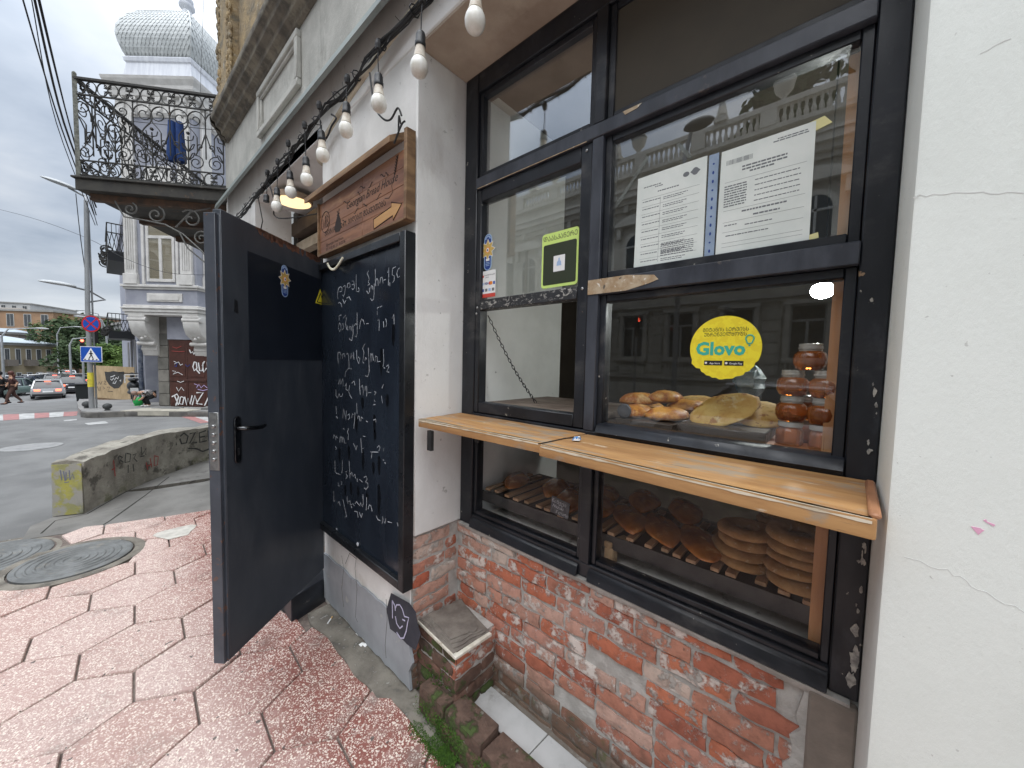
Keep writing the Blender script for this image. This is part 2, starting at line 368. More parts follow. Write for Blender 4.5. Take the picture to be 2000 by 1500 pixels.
m_oldwood = M('grey_brown_timber', (.27, .165, .085), (.15, .085, .045), scale=9, rough=.75, bump=.4, bscale=50, bdist=.003, stretch=(1, .35, 3), layers=[dict(col=(.10, .07, .05), scale=7, lo=.58, hi=.7, amt=.7, st=(1, .4, 2))])
m_burn = flat('burnt_lettering', (.025, .014, .01), .8)
m_board = M('chalkboard', (.012, .016, .024), (.022, .03, .043), scale=3, rough=.24, rvar=.1, bump=.03, bscale=20, stretch=(1, 1, .3), layers=[dict(col=(.08, .095, .11), scale=5, lo=.58, hi=.85, amt=.4, st=(1, 1, .25))])
m_boardframe = M('black_board_frame', (.009, .010, .012), (.016, .018, .021), scale=8, rough=.35, rvar=.1)
m_chalk = M('chalk', (.50, .52, .55), (.16, .18, .20), scale=70, rough=.95, lo=.5, hi=.75, layers=[dict(col=(.06, .07, .085), scale=90, lo=.55, hi=.66, amt=.8)])
m_smudge = M('wet_wiped_smear', (.006, .007, .009), rough=.2)
m_door = M('dark_steel_door_paint', (.030, .037, .049), (.050, .058, .071), scale=2.2, rough=.43, rvar=.13, bump=.05, bscale=14, stretch=(1, 1, .45),
           layers=[dict(col=(.095, .102, .114), scale=3.5, lo=.50, hi=.8, amt=.6, st=(1, 1, .3)), dict(col=(.018, .021, .028), scale=2.2, lo=.52, hi=.72, amt=.4, st=(1, 1, .5)), dict(col=(.15, .155, .16), scale=26, lo=.70, hi=.76, amt=.5, st=(3, 3, .2)), dict(col=(.17, .08, .045), scale=12, lo=.45, hi=.55, amt=.0)])
m_doorrust = M('rusting_door_edge', (.045, .052, .065), (.065, .073, .09), scale=5, rough=.42, bump=.1, layers=[dict(col=(.14, .065, .04), scale=24, lo=.62, hi=.66, amt=.8, det=4)])
m_film = M('black_vinyl_film', (.009, .012, .019), (.013, .017, .026), scale=2, rough=.36, rvar=.08, layers=[dict(col=(.05, .055, .065), scale=20, lo=.7, hi=.78, amt=.5, st=(1, 1, 6))])
m_rust = M('rust_patch', (.19, .085, .05), (.10, .05, .035), scale=40, rough=.9, bump=.5)
m_steel = M('worn_steel', (.45, .45, .44), (.3, .3, .3), scale=30, rough=.35, metal=1)
m_darksteel = M('dark_handle_metal', (.12, .125, .13), (.06, .06, .065), scale=30, rough=.28, metal=1)
m_rubber = flat('black_plastic', (.015, .016, .018), .45)
m_cable = flat('black_cable', (.02, .02, .021), .6)
m_bulb = M('dusty_opal_bulb', (.86, .85, .80), (.74, .72, .64), scale=30, rough=.3, obj=True, coat=.3, layers=[dict(col=(.45, .39, .30), scale=18, lo=.58, hi=.8, amt=.5)])
m_bulbneck = M('dirty_bulb_neck', (.72, .67, .58), (.50, .42, .33), scale=22, rough=.5, obj=True)
m_conduit = M('cream_conduit', (.60, .55, .44), (.42, .36, .27), scale=9, rough=.6)
m_lamp = M('lit_lamp_diffuser', (.9, .85, .7), emit=(1.0, .72, .36), estr=.75)
m_lamp2 = M('lit_white_lamp', (.9, .9, .9), emit=(.95, 1.0, .97), estr=110.0)
m_white = flat('white_print', (.82, .82, .81), .5); m_paper = M('translucent_paper', (.74, .77, .73), (.66, .70, .66), scale=9, rough=.6, bump=.12, bscale=22, bdist=.004)
m_ink = flat('grey_print', (.16, .17, .18), .7); m_inkblack = flat('black_print', (.012, .012, .012), .6)
m_yellow = M('yellow_sticker_film', (.84, .70, .035), (.79, .63, .03), scale=45, rough=.45, lo=.48, hi=.52)
m_lime = flat('lime_sticker_film', (.62, .80, .22), .45); m_teal = flat('teal_print', (.05, .42, .32), .5); m_dkgreen = flat('dark_olive_print', (.03, .04, .02), .55)
m_blue = flat('blue_print', (.015, .05, .24), .4); m_ltblue = flat('pale_blue_print', (.36, .5, .72), .5); m_gold = M('gold_print', (.66, .45, .13), (.50, .33, .09), scale=120, rough=.4)
m_red = flat('red_print', (.62, .07, .05), .5); m_orange = flat('orange_print', (.8, .27, .03), .5); m_signblue = flat('sign_blue', (.01, .08, .42), .4); m_signred = flat('sign_red', (.50, .025, .03), .4)
m_tape = M('clear_tape', (.75, .78, .76), rough=.15, trans=.93, ior=1.05); m_ytape = flat('yellowed_tape', (.74, .68, .33), .6); m_sleeve = M('blue_binder_strip', (.32, .40, .52), (.22, .29, .40), scale=8, rough=.35)
m_bread = M('baked_crust', (.74, .35, .06), (.40, .12, .02), scale=22, rough=.42, bump=.5, bscale=45, bdist=.004, obj=True, rnd=True, lo=.38, hi=.62, layers=[dict(col=(.78, .56, .27), scale=16, lo=.52, hi=.66, amt=.85), dict(col=(.17, .055, .018), scale=26, lo=.60, hi=.7, amt=.7)])
m_flatbread = M('pale_flatbread', (.74, .50, .16), (.60, .33, .08), scale=16, rough=.7, bump=.6, bscale=40, bdist=.004, obj=True, rnd=True, layers=[dict(col=(.36, .14, .04), scale=34, lo=.54, hi=.64, amt=.85), dict(col=(.80, .66, .40), scale=20, lo=.58, hi=.7, amt=.6)])
m_nazuki = M('glazed_sweet_bread', (.48, .17, .028), (.26, .075, .013), scale=12, rough=.2, bump=.3, bscale=30, bdist=.004, obj=True, rnd=True, coat=.4, layers=[dict(col=(.68, .38, .12), scale=14, lo=.56, hi=.68, amt=.75), dict(col=(.08, .025, .008), scale=15, lo=.6, hi=.72, amt=.7)])
m_ring = M('floury_brown_ring_bread', (.42, .24, .10), (.28, .145, .055), scale=18, rough=.85, bump=.7, bscale=60, bdist=.004, obj=True, rnd=True, layers=[dict(col=(.55, .44, .29), scale=40, lo=.58, hi=.68, amt=.6)])
m_honey = M('amber_honey', (.58, .18, .03), (.40, .10, .016), scale=5, rough=.06, obj=True, trans=.65, ior=1.4, coat=.6)
m_jarlid = M('clear_plastic_lid', (.50, .47, .43), rough=.2, coat=.5, trans=.35)
m_blockwood = M('dark_greasy_board', (.055, .04, .032), (.09, .065, .05), scale=12, rough=.4, rvar=.15, bump=.4, bscale=30, stretch=(1, .4, 2), layers=[dict(col=(.42, .40, .37), scale=30, lo=.66, hi=.7, amt=.6)])
m_inwood = M('interior_pine_post', (.52, .25, .10), (.42, .19, .075), scale=8, rough=.55, stretch=(3, 3, .3), bump=.1)
m_slat = M('rack_slat_wood', (.40, .25, .14), (.27, .155, .085), scale=14, rough=.7, stretch=(.3, 3, 3), rnd=True, bump=.3)
m_rack = M('black_rack_iron', (.015, .015, .016), (.035, .034, .033), scale=16, rough=.5)
m_sill = M('dusty_concrete_sill', (.78, .76, .71), (.58, .56, .51), scale=9, rough=.9, bump=.6, bscale=60, layers=[dict(col=(.14, .12, .10), scale=13, lo=.56, hi=.68, amt=.7)])
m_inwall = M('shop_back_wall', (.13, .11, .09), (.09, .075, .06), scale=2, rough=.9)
m_indark = M('darkened_shop_wall', (.03, .025, .022), (.02, .017, .015), scale=4, rough=.9)  # shop wall copy with the low display's deep shade put into the colour
m_inwhite = M('white_partition_panel', (.80, .81, .78), (.72, .73, .70), scale=4, rough=.5, layers=[dict(col=(.10, .10, .10), scale=22, lo=.70, hi=.73, amt=.7)])
m_brownpanel = M('opaque_brown_panel', (.062, .052, .038), (.048, .041, .031), scale=3, rough=.75, layers=[dict(col=(.02, .018, .015), scale=9, lo=.68, hi=.75, amt=.8)])
m_tile = M('terrazzo_paving', (.40, .205, .17), None, scale=3.5, rough=.72, rvar=.1, bump=.25, bscale=120, bdist=.0015, rnd=[(.45, .315, .28), (.49, .365, .33), (.42, .28, .245), (.47, .335, .30), (.39, .24, .205), (.51, .39, .355)], lo=.5, hi=1.1,
           layers=[dict(col=(.20, .06, .045), scale=1.7, lo=.52, hi=.70, amt=.25), dict(col=(.20, .055, .04), scale=4, lo=.24, hi=.48, amt=.9, axis='X', z=(.32, .86), zn=.35, zs=2.5, inv=True),
                   dict(kind='chips', col=(.77, .69, .60), scale=84, lo=.30, hi=.40, amt=.9, thin=40), dict(kind='chips', col=(.72, .62, .55), scale=150, lo=.32, hi=.44, amt=.8, thin=30), dict(kind='chips', col=(.20, .10, .085), scale=95, lo=.2, hi=.3, amt=.5, thin=25),
                   dict(col=(.13, .105, .09), scale=2.6, lo=.56, hi=.74, amt=.55), dict(col=(.07, .065, .06), scale=30, lo=.735, hi=.75, amt=.85, det=1), dict(col=(.20, .18, .16), scale=7, lo=.50, hi=.70, amt=.55, axis='X', z=(.62, .95), zn=.3, zs=3, inv=True)])
m_concrete = M('pavement_bed_concrete', (.235, .215, .18), (.14, .125, .105), scale=6, rough=.95, bump=.9, bscale=40, bdist=.01, layers=[dict(col=(.09, .085, .075), scale=12, lo=.54, hi=.66, amt=.7), dict(col=(.42, .41, .38), scale=24, lo=.6, hi=.66, amt=.6)])
m_joint = M('dark_joint_dirt', (.11, .085, .075), (.17, .14, .12), scale=20, rough=.95, bump=.8, bscale=60)
m_asphalt = M('worn_asphalt', (.175, .175, .172), (.125, .125, .123), scale=1.2, rough=.88, bump=.5, bscale=260, bdist=.003, layers=[dict(col=(.08, .08, .08), scale=.8, lo=.56, hi=.7, amt=.55), dict(col=(.30, .30, .295), scale=240, lo=.6, hi=.66, amt=.5, det=2)])
m_path = M('patched_path_asphalt', (.205, .198, .185), (.145, .14, .13), scale=2.5, rough=.9, bump=.6, bscale=160, bdist=.004, layers=[dict(col=(.075, .07, .064), scale=3, lo=.58, hi=.68, amt=.65), dict(col=(.30, .29, .27), scale=120, lo=.6, hi=.68, amt=.5)])
m_barrier = M('rough_concrete_barrier', (.40, .375, .32), (.26, .24, .205), scale=5, rough=.95, bump=1, bscale=32, bdist=.016, layers=[dict(col=(.075, .068, .058), scale=6, lo=.53, hi=.64, amt=.8), dict(col=(.10, .11, .03), scale=4, lo=.5, hi=.62, amt=.6, z=(.12, .34), zn=.3), dict(col=(.46, .43, .37), scale=14, lo=.6, hi=.7, amt=.7)])
m_ypaint = M('flaking_yellow_paint', (.40, .37, .09), (.29, .28, .13), scale=9, rough=.9, bump=.7, bscale=40, bdist=.008, layers=[dict(col=(.33, .315, .28), scale=6, lo=.44, hi=.52), dict(col=(.10, .11, .04), scale=5, lo=.45, hi=.6, amt=.8, z=(.08, .24), zn=.2)])
m_iron = M('cast_iron_cover', (.17, .175, .172), (.105, .108, .105), scale=8, rough=.55, bump=.5, bscale=60, bdist=.003, layers=[dict(col=(.22, .20, .165), scale=9, lo=.55, hi=.7, amt=.6)])
m_wrought = M('black_wrought_iron', (.022, .022, .021), (.04, .038, .034), scale=30, rough=.55, layers=[dict(col=(.10, .055, .03), scale=18, lo=.64, hi=.7, amt=.7)])
m_slab = M('rusted_balcony_plate', (.055, .052, .045), (.035, .034, .032), scale=6, rough=.75, layers=[dict(col=(.15, .085, .045), scale=8, lo=.58, hi=.68, amt=.8), dict(col=(.16, .15, .13), scale=7, lo=.6, hi=.7, amt=.6)])
m_moss = M('green_moss', (.055, .12, .012), (.03, .075, .008), scale=60, rough=.95)
m_felt = M('weathered_roofing_felt', (.20, .175, .15), (.135, .115, .10), scale=16, rough=.95, bump=.9, bscale=70, bdist=.006)
m_dkpatch = M('dark_paint_patch', (.03, .033, .045), (.045, .047, .06), scale=9, rough=.7); m_lilac = flat('lilac_spray', (.52, .50, .66), .7); m_spraywhite = flat('white_spray', (.74, .74, .74), .8)
m_sprayblack = M('black_spray', (.03, .03, .03), (.07, .068, .065), scale=30, rough=.9); m_sprayred = flat('red_spray', (.34, .07, .06), .9); m_spraypurple = flat('purple_spray', (.45, .36, .6), .8)
m_lgtile = M('light_floor_tile', (.47, .475, .47), (.40, .405, .40), scale=6, rough=.35, rvar=.1, layers=[dict(col=(.22, .21, .19), scale=7, lo=.55, hi=.7, amt=.6)])
m_crack = flat('hairline_crack', (.62, .625, .60), .95)

# ================================================================ the ground (setting)
def terrain(x, y):
    return 0.0 if y < 17 else -(min(y, 46) - 17) * .068 - max(0, min(y, 140) - 46) * .012 - .33 * math.exp(-((x + 3.9) / 1.2) ** 2 - ((y - 40) / 6) ** 2)
g = MB(); xs = [-420, -200, -100, -60, -40, -28, -20, -16, -12, -10] + [-8 + i for i in range(0, 13)] + [7, 12, 20, 40, 80, 160, 420]
ys = [-300, -100, -40, -20, -8, -2, 2, 6, 10, 14, 17] + [17 + 2 * i for i in range(1, 32)] + [90, 110, 130, 200, 400, 800]
for y in ys:
    for x in xs: g.v.append((x, y, terrain(x, y) - .03))
n = len(xs)
for j in range(len(ys) - 1):
    for i in range(n - 1): g.f.append((j * n + i, j * n + i + 1, (j + 1) * n + i + 1, (j + 1) * n + i))
tag(g.build('road', m_asphalt, smooth=True), kind='structure')
# asphalt footpath by the barrier, and the concrete bed below the paving
path = MB().prism([(-.50, 5.35, -.06), (.66, 5.0, -.06), (2.2, 4.6, -.06), (6.0, 11.6, -.06), (4.2, 12.2, -.06), (1.55, 8.05, -.06), (-.30, 5.95, -.06), (-.48, 5.72, -.06)], (0, 0, .05))
tag(path.build('footpath', m_path), kind='structure')
bed = MB().prism([(-3.2, -4, -.12), (1.3, -4, -.12), (1.3, 5.0, -.12), (.66, 5.03, -.12), (-.47, 5.42, -.12), (-.74, 5.42, -.12), (-1.0, 4.6, -.12), (-3.2, 4.0, -.12)], (0, 0, .105))
pav = tag(bed.build('pavement', m_joint), kind='structure')
# dirt-filled cracks across the footpath
cr = MB()
for pts in ([(-0.1,5.117), (0.032,5.38), (0.169,5.708), (0.331,6.097), (0.599,6.803)], [(-0.398,5.418), (-0.331,5.744), (-0.124,5.768), (0.127,6.297), (0.401,6.839), (0.835,7.466)]):
    cr.ribbon([(x, y, -.0095) for x, y in pts], [.006 + .014 * RN.random() for _ in pts], (0, 0, 1))
tag(cr.build('path_crack', flat('dark_crack_fill', (.03, .028, .025), .95), path and None), kind='structure')
pd = MB(); c0 = Vector((.62, 6.33, -.0085)); pts = []
for i in range(20):
    a = 2 * math.pi * i / 20; d = Vector((.92, -.1, 0)).normalized(); e2 = Vector((.1, .92, 0)).normalized()
    pts.append(c0 + d * (.42 * math.cos(a) * (1 + .2 * math.sin(3 * a))) + e2 * (.10 * math.sin(a) * (1 + .3 * math.cos(2 * a))))
pd.prism(pts, (0, 0, .002)); tag(pd.build('puddle', M('shallow_puddle', (.05, .045, .04), rough=.04, spec=.8)), kind='structure')

# hexagonal terrazzo flags, clipped against the edges of the paved area
S, TH = .2425, rad(27.2); OX, OY = .476, 2.185
a1 = Vector((math.cos(TH), math.sin(TH))) * S; a2 = Vector((math.cos(TH + math.pi / 3), math.sin(TH + math.pi / 3))) * S
def clip(poly, nx, ny, d):      # keep nx*x + ny*y <= d
    res = []
    for i in range(len(poly)):
        p, q = poly[i], poly[(i + 1) % len(poly)]; fp, fq = nx * p[0] + ny * p[1] - d, nx * q[0] + ny * q[1] - d
        if fp <= 0: res.append(p)
        if fp * fq < 0:
            t_ = fp / (fp - fq); res.append((p[0] + (q[0] - p[0]) * t_, p[1] + (q[1] - p[1]) * t_))
    return res
def area(p): return abs(sum(p[i][0] * p[(i + 1) % len(p)][1] - p[(i + 1) % len(p)][0] * p[i][1] for i in range(len(p)))) / 2
MH1 = Vector((-.17, 4.50)); MH2 = Vector((-.66, 5.03))
for i in range(-40, 40):
    for j in range(-40, 40):
        if (i - j) % 3: continue
        cx, cy = OX + a1.x * i + a2.x * j, OY + a1.y * i + a2.y * j
        if not (-2.4 < cx < 1.4 and -.9 < cy < 5.7): continue
        poly = []
        for k in range(6):
            an = TH + math.pi / 3 * k; poly.append((cx + (S - .0055) * math.cos(an), cy + (S - .0055) * math.sin(an)))
        poly = clip(poly, 1, 0, .915 if cy < 2.45 else .80)
        if cy < 2.9 and cy > 1.7: poly = clip(poly, .9, .25, 1.345)
        poly = clip(poly, .317, .948, 4.985)          # far edge against the asphalt
        poly = clip(poly, -.62, .78, 4.22)            # edge by the covers
        for (mc, rr) in ((MH1, .375), (MH2, .42)):
            v = Vector((cx, cy)) - mc
            if v.length < rr + .23:
                v.normalize(); poly = clip(poly, -v.x, -v.y, -(v.dot(mc) + rr))
        if len(poly) < 3 or area(poly) < .008: continue
        dz = RN.uniform(-.004, .004); tx, ty = RN.uniform(-.012, .012), RN.uniform(-.012, .012)
        mb = MB().prism([(x, y, -.045 + dz) for x, y in poly], (0, 0, .045))
        mb.v = [(x, y, z + (x - cx) * tx + (y - cy) * ty) for x, y, z in mb.v]
        mb.build('paving_tile', m_tile, pav, bev=.004)
# smeared mortar and dirt strip along the foot of the wall
ft = MB(); q = []
for k in range(26):
    y = 2.5 - k * .052; q.append((.86 + .05 * noise.noise((y * 4, 1, 0)) + (.05 if y < 1.6 else 0), y))
ft.prism([(x, y, -.02) for x, y in q] + [(1.02, 1.2, -.02), (1.02, 2.5, -.02)], (0, 0, .026))
tag(ft.build('dirt_strip', m_concrete), kind='structure')

# ================================================================ the bakery building
bk = thing('bakery_building', 'old corner bakery with white plaster piers, black shop window and dirty cornice', 'building', (1.3, 2.0, 0))
P = lambda mb, name, mat, par=None, **k: mb.build(name, mat, par or bk, **k)
# plaster pier between doorway and shop window; bare brick shows in its reveal below 0.8 m
mb = MB().box(1.0, 1.30, 1.512, 2.585, .80, 3.09).box(1.0, 1.30, 1.535, 2.585, -.1, .80)
P(mb, 'pier_wall', m_pier, bev=.006)
P(MB().box(1.0, 1.62, -5.0, -.077, -.1, 3.42).box(1.0, 1.62, -5.0, -.079, 3.42, 5.2), 'right_wall', m_plaster, bev=.01, seg=2)
ck = MB()
for pts in ([(-0.077,1.98), (-0.118,1.975), (-0.158,1.965), (-0.2,1.951), (-0.243,1.943)], [(-0.104,1.311), (-0.158,1.307), (-0.193,1.29), (-0.242,1.272), (-0.28,1.274)], [(-0.141,2.199), (-0.18,2.199)]):
    q = []
    for a, b in zip(pts, pts[1:]):
        for t_ in range(5):
            f = t_ / 5; q.append((1.0, a[0] + (b[0] - a[0]) * f, a[1] + (b[1] - a[1]) * f + .004 * RN.uniform(-1, 1)))
    ck.ribbon(q, .0016, (-1, 0, 0), th=.0004)
P(ck, 'wall_crack', m_crack)
mk = MB()
for a, b, w in ((((-0.185,1.396)), ((-0.191,1.389)), .012), (((-0.193,1.412)), ((-0.204,1.405)), .004)):
    mk.ribbon([(1.0, *a), (1.0, (a[0] + b[0]) / 2 + .003, (a[1] + b[1]) / 2), (1.0, *b)], [w, w * .5, w], (-1, 0, 0))
P(mk, 'paint_smear', flat('pink_smear', (.72, .38, .52), .9))
# lintel, soffits, wall above
P(MB().box(1.0, 1.29, -.077, 5.24, 3.09, 3.44), 'lintel_wall', m_pier, bev=.008)
P(MB().box(1.004, 1.285, -.076, 1.51, 3.076, 3.089), 'window_soffit', m_soffit)
P(MB().box(1.0, 1.30, 4.12, 5.24, -.1, 3.09), 'far_pier_wall', m_pier)
P(MB().box(1.0, 2.4, 2.586, 4.119, 3.092, 3.16), 'doorway_ceiling', m_pier)
P(MB().box(1.0, 1.55, -5, 5.24, 3.44, 4.6), 'frieze_wall', m_upper)
P(MB().prism([(1.0, -.5, 3.425), (.898, -.5, 3.243), (.882, -.5, 3.258), (.89, -.5, 3.30), (1.0, -.5, 3.47)], (0, 5.68, 0)), 'cornice_flashing', m_ledge)
fr = MB(); y0, y1, z0, z1 = 2.93, 3.90, 3.555, 3.93
for (a, b, c, d) in ((y0, y1, z0, z0 + .05), (y0, y1, z1 - .05, z1), (y0, y0 + .05, z0 + .05, z1 - .05), (y1 - .05, y1, z0 + .05, z1 - .05)): fr.box(.965, 1.0, a, b, c, d)
for (a, b, c, d) in ((y0 + .052, y1 - .052, z0 + .052, z0 + .075), (y0 + .052, y1 - .052, z1 - .075, z1 - .052), (y0 + .052, y0 + .075, z0 + .078, z1 - .078), (y1 - .075, y1 - .052, z0 + .078, z1 - .078)): fr.box(.98, 1.0, a, b, c, d)
P(fr, 'panel_moulding', m_upper, bev=.006)
pf = [(1.0, 3.955), (.97, 3.965), (.965, 3.99), (.93, 4.0), (.925, 4.04), (.885, 4.06), (.88, 4.10), (.85, 4.115), (.845, 4.16), (.86, 4.19), (.95, 4.24), (1.0, 4.26)]
mo = MB().prism([(x, -3.0, z) for x, z in pf], (0, 8.05, 0))
# the moulding returns round the building's corner
dx, dy = .57, .82
for (x, z) in pf: mo.v.append((x, 5.05 + (1 - x) * .35, z))
b0 = len(mo.v) - len(pf)
for (x, z) in pf: mo.v.append((x + .57 * .8 - (1 - x) * .25, 5.24 + .82 * .8 + (1 - x) * .9, z))
for i in range(len(pf) - 1): mo.f.append((b0 + i, b0 + i + 1, b0 + len(pf) + i + 1, b0 + len(pf) + i))
P(mo, 'moulded_cornice', m_mould, bev=.004)
uw = MB().box(1.03, 1.55, -3, 5.3, 4.24, 9.0)
P(uw, 'upper_wall', m_tan)
us = MB()
for (ya, yb, x) in ((4.72, 5.28, .96), (3.2, 3.75, .96), (1.2, 1.8, .96)): us.box(x, 1.03, ya, yb, 4.245, 9.0).box(x - .05, 1.03, ya - .05, yb + .05, 4.243, 4.42)
for i in range(420):
    y = 4.72 + RN.choice([0.0, .05, .1, .46, .51, .56]) + RN.uniform(-.025, .025); z = RN.uniform(4.45, 7.5); r = RN.uniform(.006, .026)
    us.ell((.958, y, z), (r * .9, r, r * 1.8), 6, 4)
P(us, 'stucco_pilaster', m_tan, bev=.004)
cw = Vector((.57, .82, 0)); nin = Vector((.82, -.57, 0))
P(MB().obox((1.0, 5.242, -.1), cw * 7, nin * .4, (0, 0, 9.1)), 'corner_wall', m_upper)
# grey painted plinth with a ragged lower edge and broken end
pl = []
for k in range(23): pl.append((2.585 - k * .0488, .335 + .008 * RN.uniform(-1, 1)))
end = [(1.51, .30), (1.525, .24), (1.50, .17), (1.53, .11), (1.515, .02)]
low = [(1.56 + k * .05, .012 + .02 * RN.random()) for k in range(21)]
P(MB().prism([(.988, y, z) for y, z in pl + end + low], (.014, 0, 0)), 'plinth', m_plinth)
# dark patch with a sprayed outline drawing on the pier foot
cp = [(1.694,0.446), (1.522,0.471), (1.469,0.452), (1.456,0.408), (1.425,0.36), (1.466,0.26), (1.542,0.25), (1.623,0.255), (1.702,0.247), (1.739,0.335)]
P(MB().prism([(.986, y, z) for y, z in cp], (-.001, 0, 0)), 'paint_patch', m_dkpatch)
sp = MB()
for s_ in [[(1.68,0.413),(1.676,0.318)],[(1.68,0.413),(1.655,0.397),(1.649,0.372)],[(1.649,0.386),(1.637,0.409),(1.607,0.423),(1.583,0.411),(1.565,0.383)],[(1.565,0.383),(1.525,0.396),(1.536,0.364),(1.547,0.316),(1.57,0.267),(1.599,0.251),(1.636,0.263)],[(1.649,0.342),(1.636,0.31),(1.606,0.299),(1.582,0.324)],[(1.583,0.358),(1.559,0.363)]]: sp.ribbon([(.9845, y, z) for y, z in s_], .0065, (-1, 0, 0))
P(sp, 'spray_drawing', m_lilac)
pc = MB()
for s_ in ([(2.289,0.423), (2.26,0.351), (2.29,0.205), (2.262,0.1)], [(2.087,0.498), (2.107,0.412), (2.081,0.296), (2.101,0.112), (2.075,0.094)], [(1.747,0.387), (1.736,0.279), (1.756,0.125), (1.745,0.059)], [(2.235,0.392), (2.179,0.478), (2.091,0.479)]):
    pc.ribbon([(.988, y, z) for y, z in s_], .0035, (-1, 0, 0), th=.0005)
P(pc, 'plaster_crack', flat('dark_crack', (.09, .08, .07), .95))
# doorway: threshold block, jambs, beams, dark room behind
P(MB().prism([(.765, 2.50, -.03), (1.03, 2.585, -.03), (1.03, 4.0, -.03), (.765, 4.0, -.03)], (0, 0, .185)), 'door_step', M('dark_tiled_step', (.018, .02, .026), (.03, .033, .04), scale=5, rough=.3, layers=[dict(col=(.2, .19, .17), scale=14, lo=.62, hi=.7, amt=.5)]), bev=.005)
P(MB().box(1.34, 1.42, 2.59, 4.11, 2.70, 2.79).box(1.34, 1.42, 4.02, 4.11, 0, 2.70).box(1.34, 1.42, 2.59, 2.67, 0, 2.70), 'door_frame', M('cream_timber', (.48, .42, .33), (.34, .29, .22), scale=8, rough=.7))
P(MB().box(1.30, 1.46, 2.587, 4.118, 2.85, 2.97), 'door_lintel_beam', M('dark_beam', (.07, .05, .037), (.10, .075, .055), scale=6, rough=.8))
P(MB().box(1.36, 2.4, 4.122, 4.25, -.1, 3.12).box(2.4, 2.5, 2.5, 4.25, -.1, 3.12).box(1.301, 2.4, 2.50, 2.584, -.1, 3.09), 'entry_wall', m_inwall)

# ---------------------------------------------------------------- brick infill below the window
bw = P(MB().box(1.298, 1.42, -.077, 1.533, -.1, .797).box(1.004, 1.30, 1.527, 1.60, -.1, .797), 'brick_wall', m_mortar)
def brick_mesh(L, H, D, seed):
    r = random.Random(seed); b = MB(); nx, nz = 5, 2
    # front face grid with worn edges, x along the wall, y out of it
    for j in range(nz + 1):
        for i in range(nx + 1):
            x = (i / nx - .5) * L; z = (j / nz - .5) * H
            ex = .004 * r.uniform(-1, 1) if i in (0, nx) else 0; ez = .0045 * r.uniform(-1, 1) if j in (0, nz) else 0
            edge = i in (0, nx) or j in (0, nz); corner = i in (0, nx) and j in (0, nz)
            b.v.append((x * (.985 if corner else 1) + ex, (-.004 - .003 * r.random() if edge else .002 * r.uniform(-1, 1)) - (.004 if corner else 0), z + ez))
    for j in range(nz + 1):
        for i in range(nx + 1): x, y, z = b.v[j * (nx + 1) + i]; b.v.append((x, -D, z))
    m_ = (nx + 1) * (nz + 1)
    for j in range(nz):
        for i in range(nx): a = j * (nx + 1) + i; b.f.append((a, a + 1, a + nx + 2, a + nx + 1))
    rim = [i for i in range(nx + 1)] + [(j + 1) * (nx + 1) + nx for j in range(nz)] + [nz * (nx + 1) + i for i in range(nx - 1, -1, -1)] + [j * (nx + 1) for j in range(nz - 1, 0, -1)]
    for a, c in zip(rim, rim[1:] + rim[:1]): b.f.append((a, c, m_ + c, m_ + a))
    return b.mesh('brick', m_brick, smooth=True, ang=50)
BV = {}
for L in (.075, .10, .125, .155, .19, .225):
    BV[L] = [brick_mesh(L, .054, .05, hash((int(L * 1000), k)) & 0xffff) for k in range(3)]
def lay(course_z, start, stop, place, rr):
    s_ = start
    while s_ < stop - .05:
        L = rr.choice((.10, .155, .19, .225, .225, .225))
        if s_ + L > stop: L = max([l for l in BV if s_ + l <= stop + .012] or [.075])
        if rr.random() > .02: place(s_ + L / 2, course_z, rr.choice(BV[L]))
        s_ += L + rr.uniform(.006, .014)
rr = random.Random(5)
nrow = 0; z = .762
while z > .0:
    def pf_(s_, cz, me):
        instance('brick', me, bw, Matrix.Translation((1.289 - rr.uniform(0, .009), 1.505 - s_, cz + rr.uniform(-.003, .003))) @ Matrix.Rotation(rr.uniform(-.012, .012), 4, 'X') @ frame((0, 0, 0), (0, -1, 0), (-1, 0, 0)))
    lay(z, rr.choice((0, .0, -.03)) + .004, 1.475 + (.02 if nrow % 2 else 0) if nrow > 1 else 1.44, pf_, rr)
    def pr_(s_, cz, me):
        instance('brick', me, bw, Matrix.Translation((1.004 + s_, 1.521 - rr.uniform(0, .008), cz + rr.uniform(-.003, .003))) @ frame((0, 0, 0), (1, 0, 0), (0, -1, 0)))
    lay(z - .004, .0, .272, pr_, rr)
    z -= .0668; nrow += 1
# smeared mortar fillets: under the frame and at the right-hand end
mf = MB()
for k in range(30):
    y = 1.5 - k * .052; h = .016 + .014 * noise.noise((y * 7, 3, 0))
    mf.prism([(1.268, y, .798), (1.275, y, .786 - h * .6), (1.30, y, .775 - h), (1.30, y, .80)], (0, -.0522, 0))
jag = [(.045 + .05 * noise.noise((k * 1.7, 4.2, 0)) + (.02 if k > 5 else 0), .785 - k * .032) for k in range(12)]
mf.prism([(1.2775, y, z) for y, z in jag] + [(1.2775, .018, .44), (1.2775, .018, .785)], (.02, 0, 0))
P(mf, 'mortar_smear', m_mortar, smooth=True)
# rendered block closing the right end of the brickwork
P(MB().box(1.268, 1.30, -.077, .022, .45, .79), 'render_patch', M('damp_brown_render', (.26, .22, .185), (.19, .16, .135), scale=9, rough=.9, bump=.6, bscale=50), bev=.006)

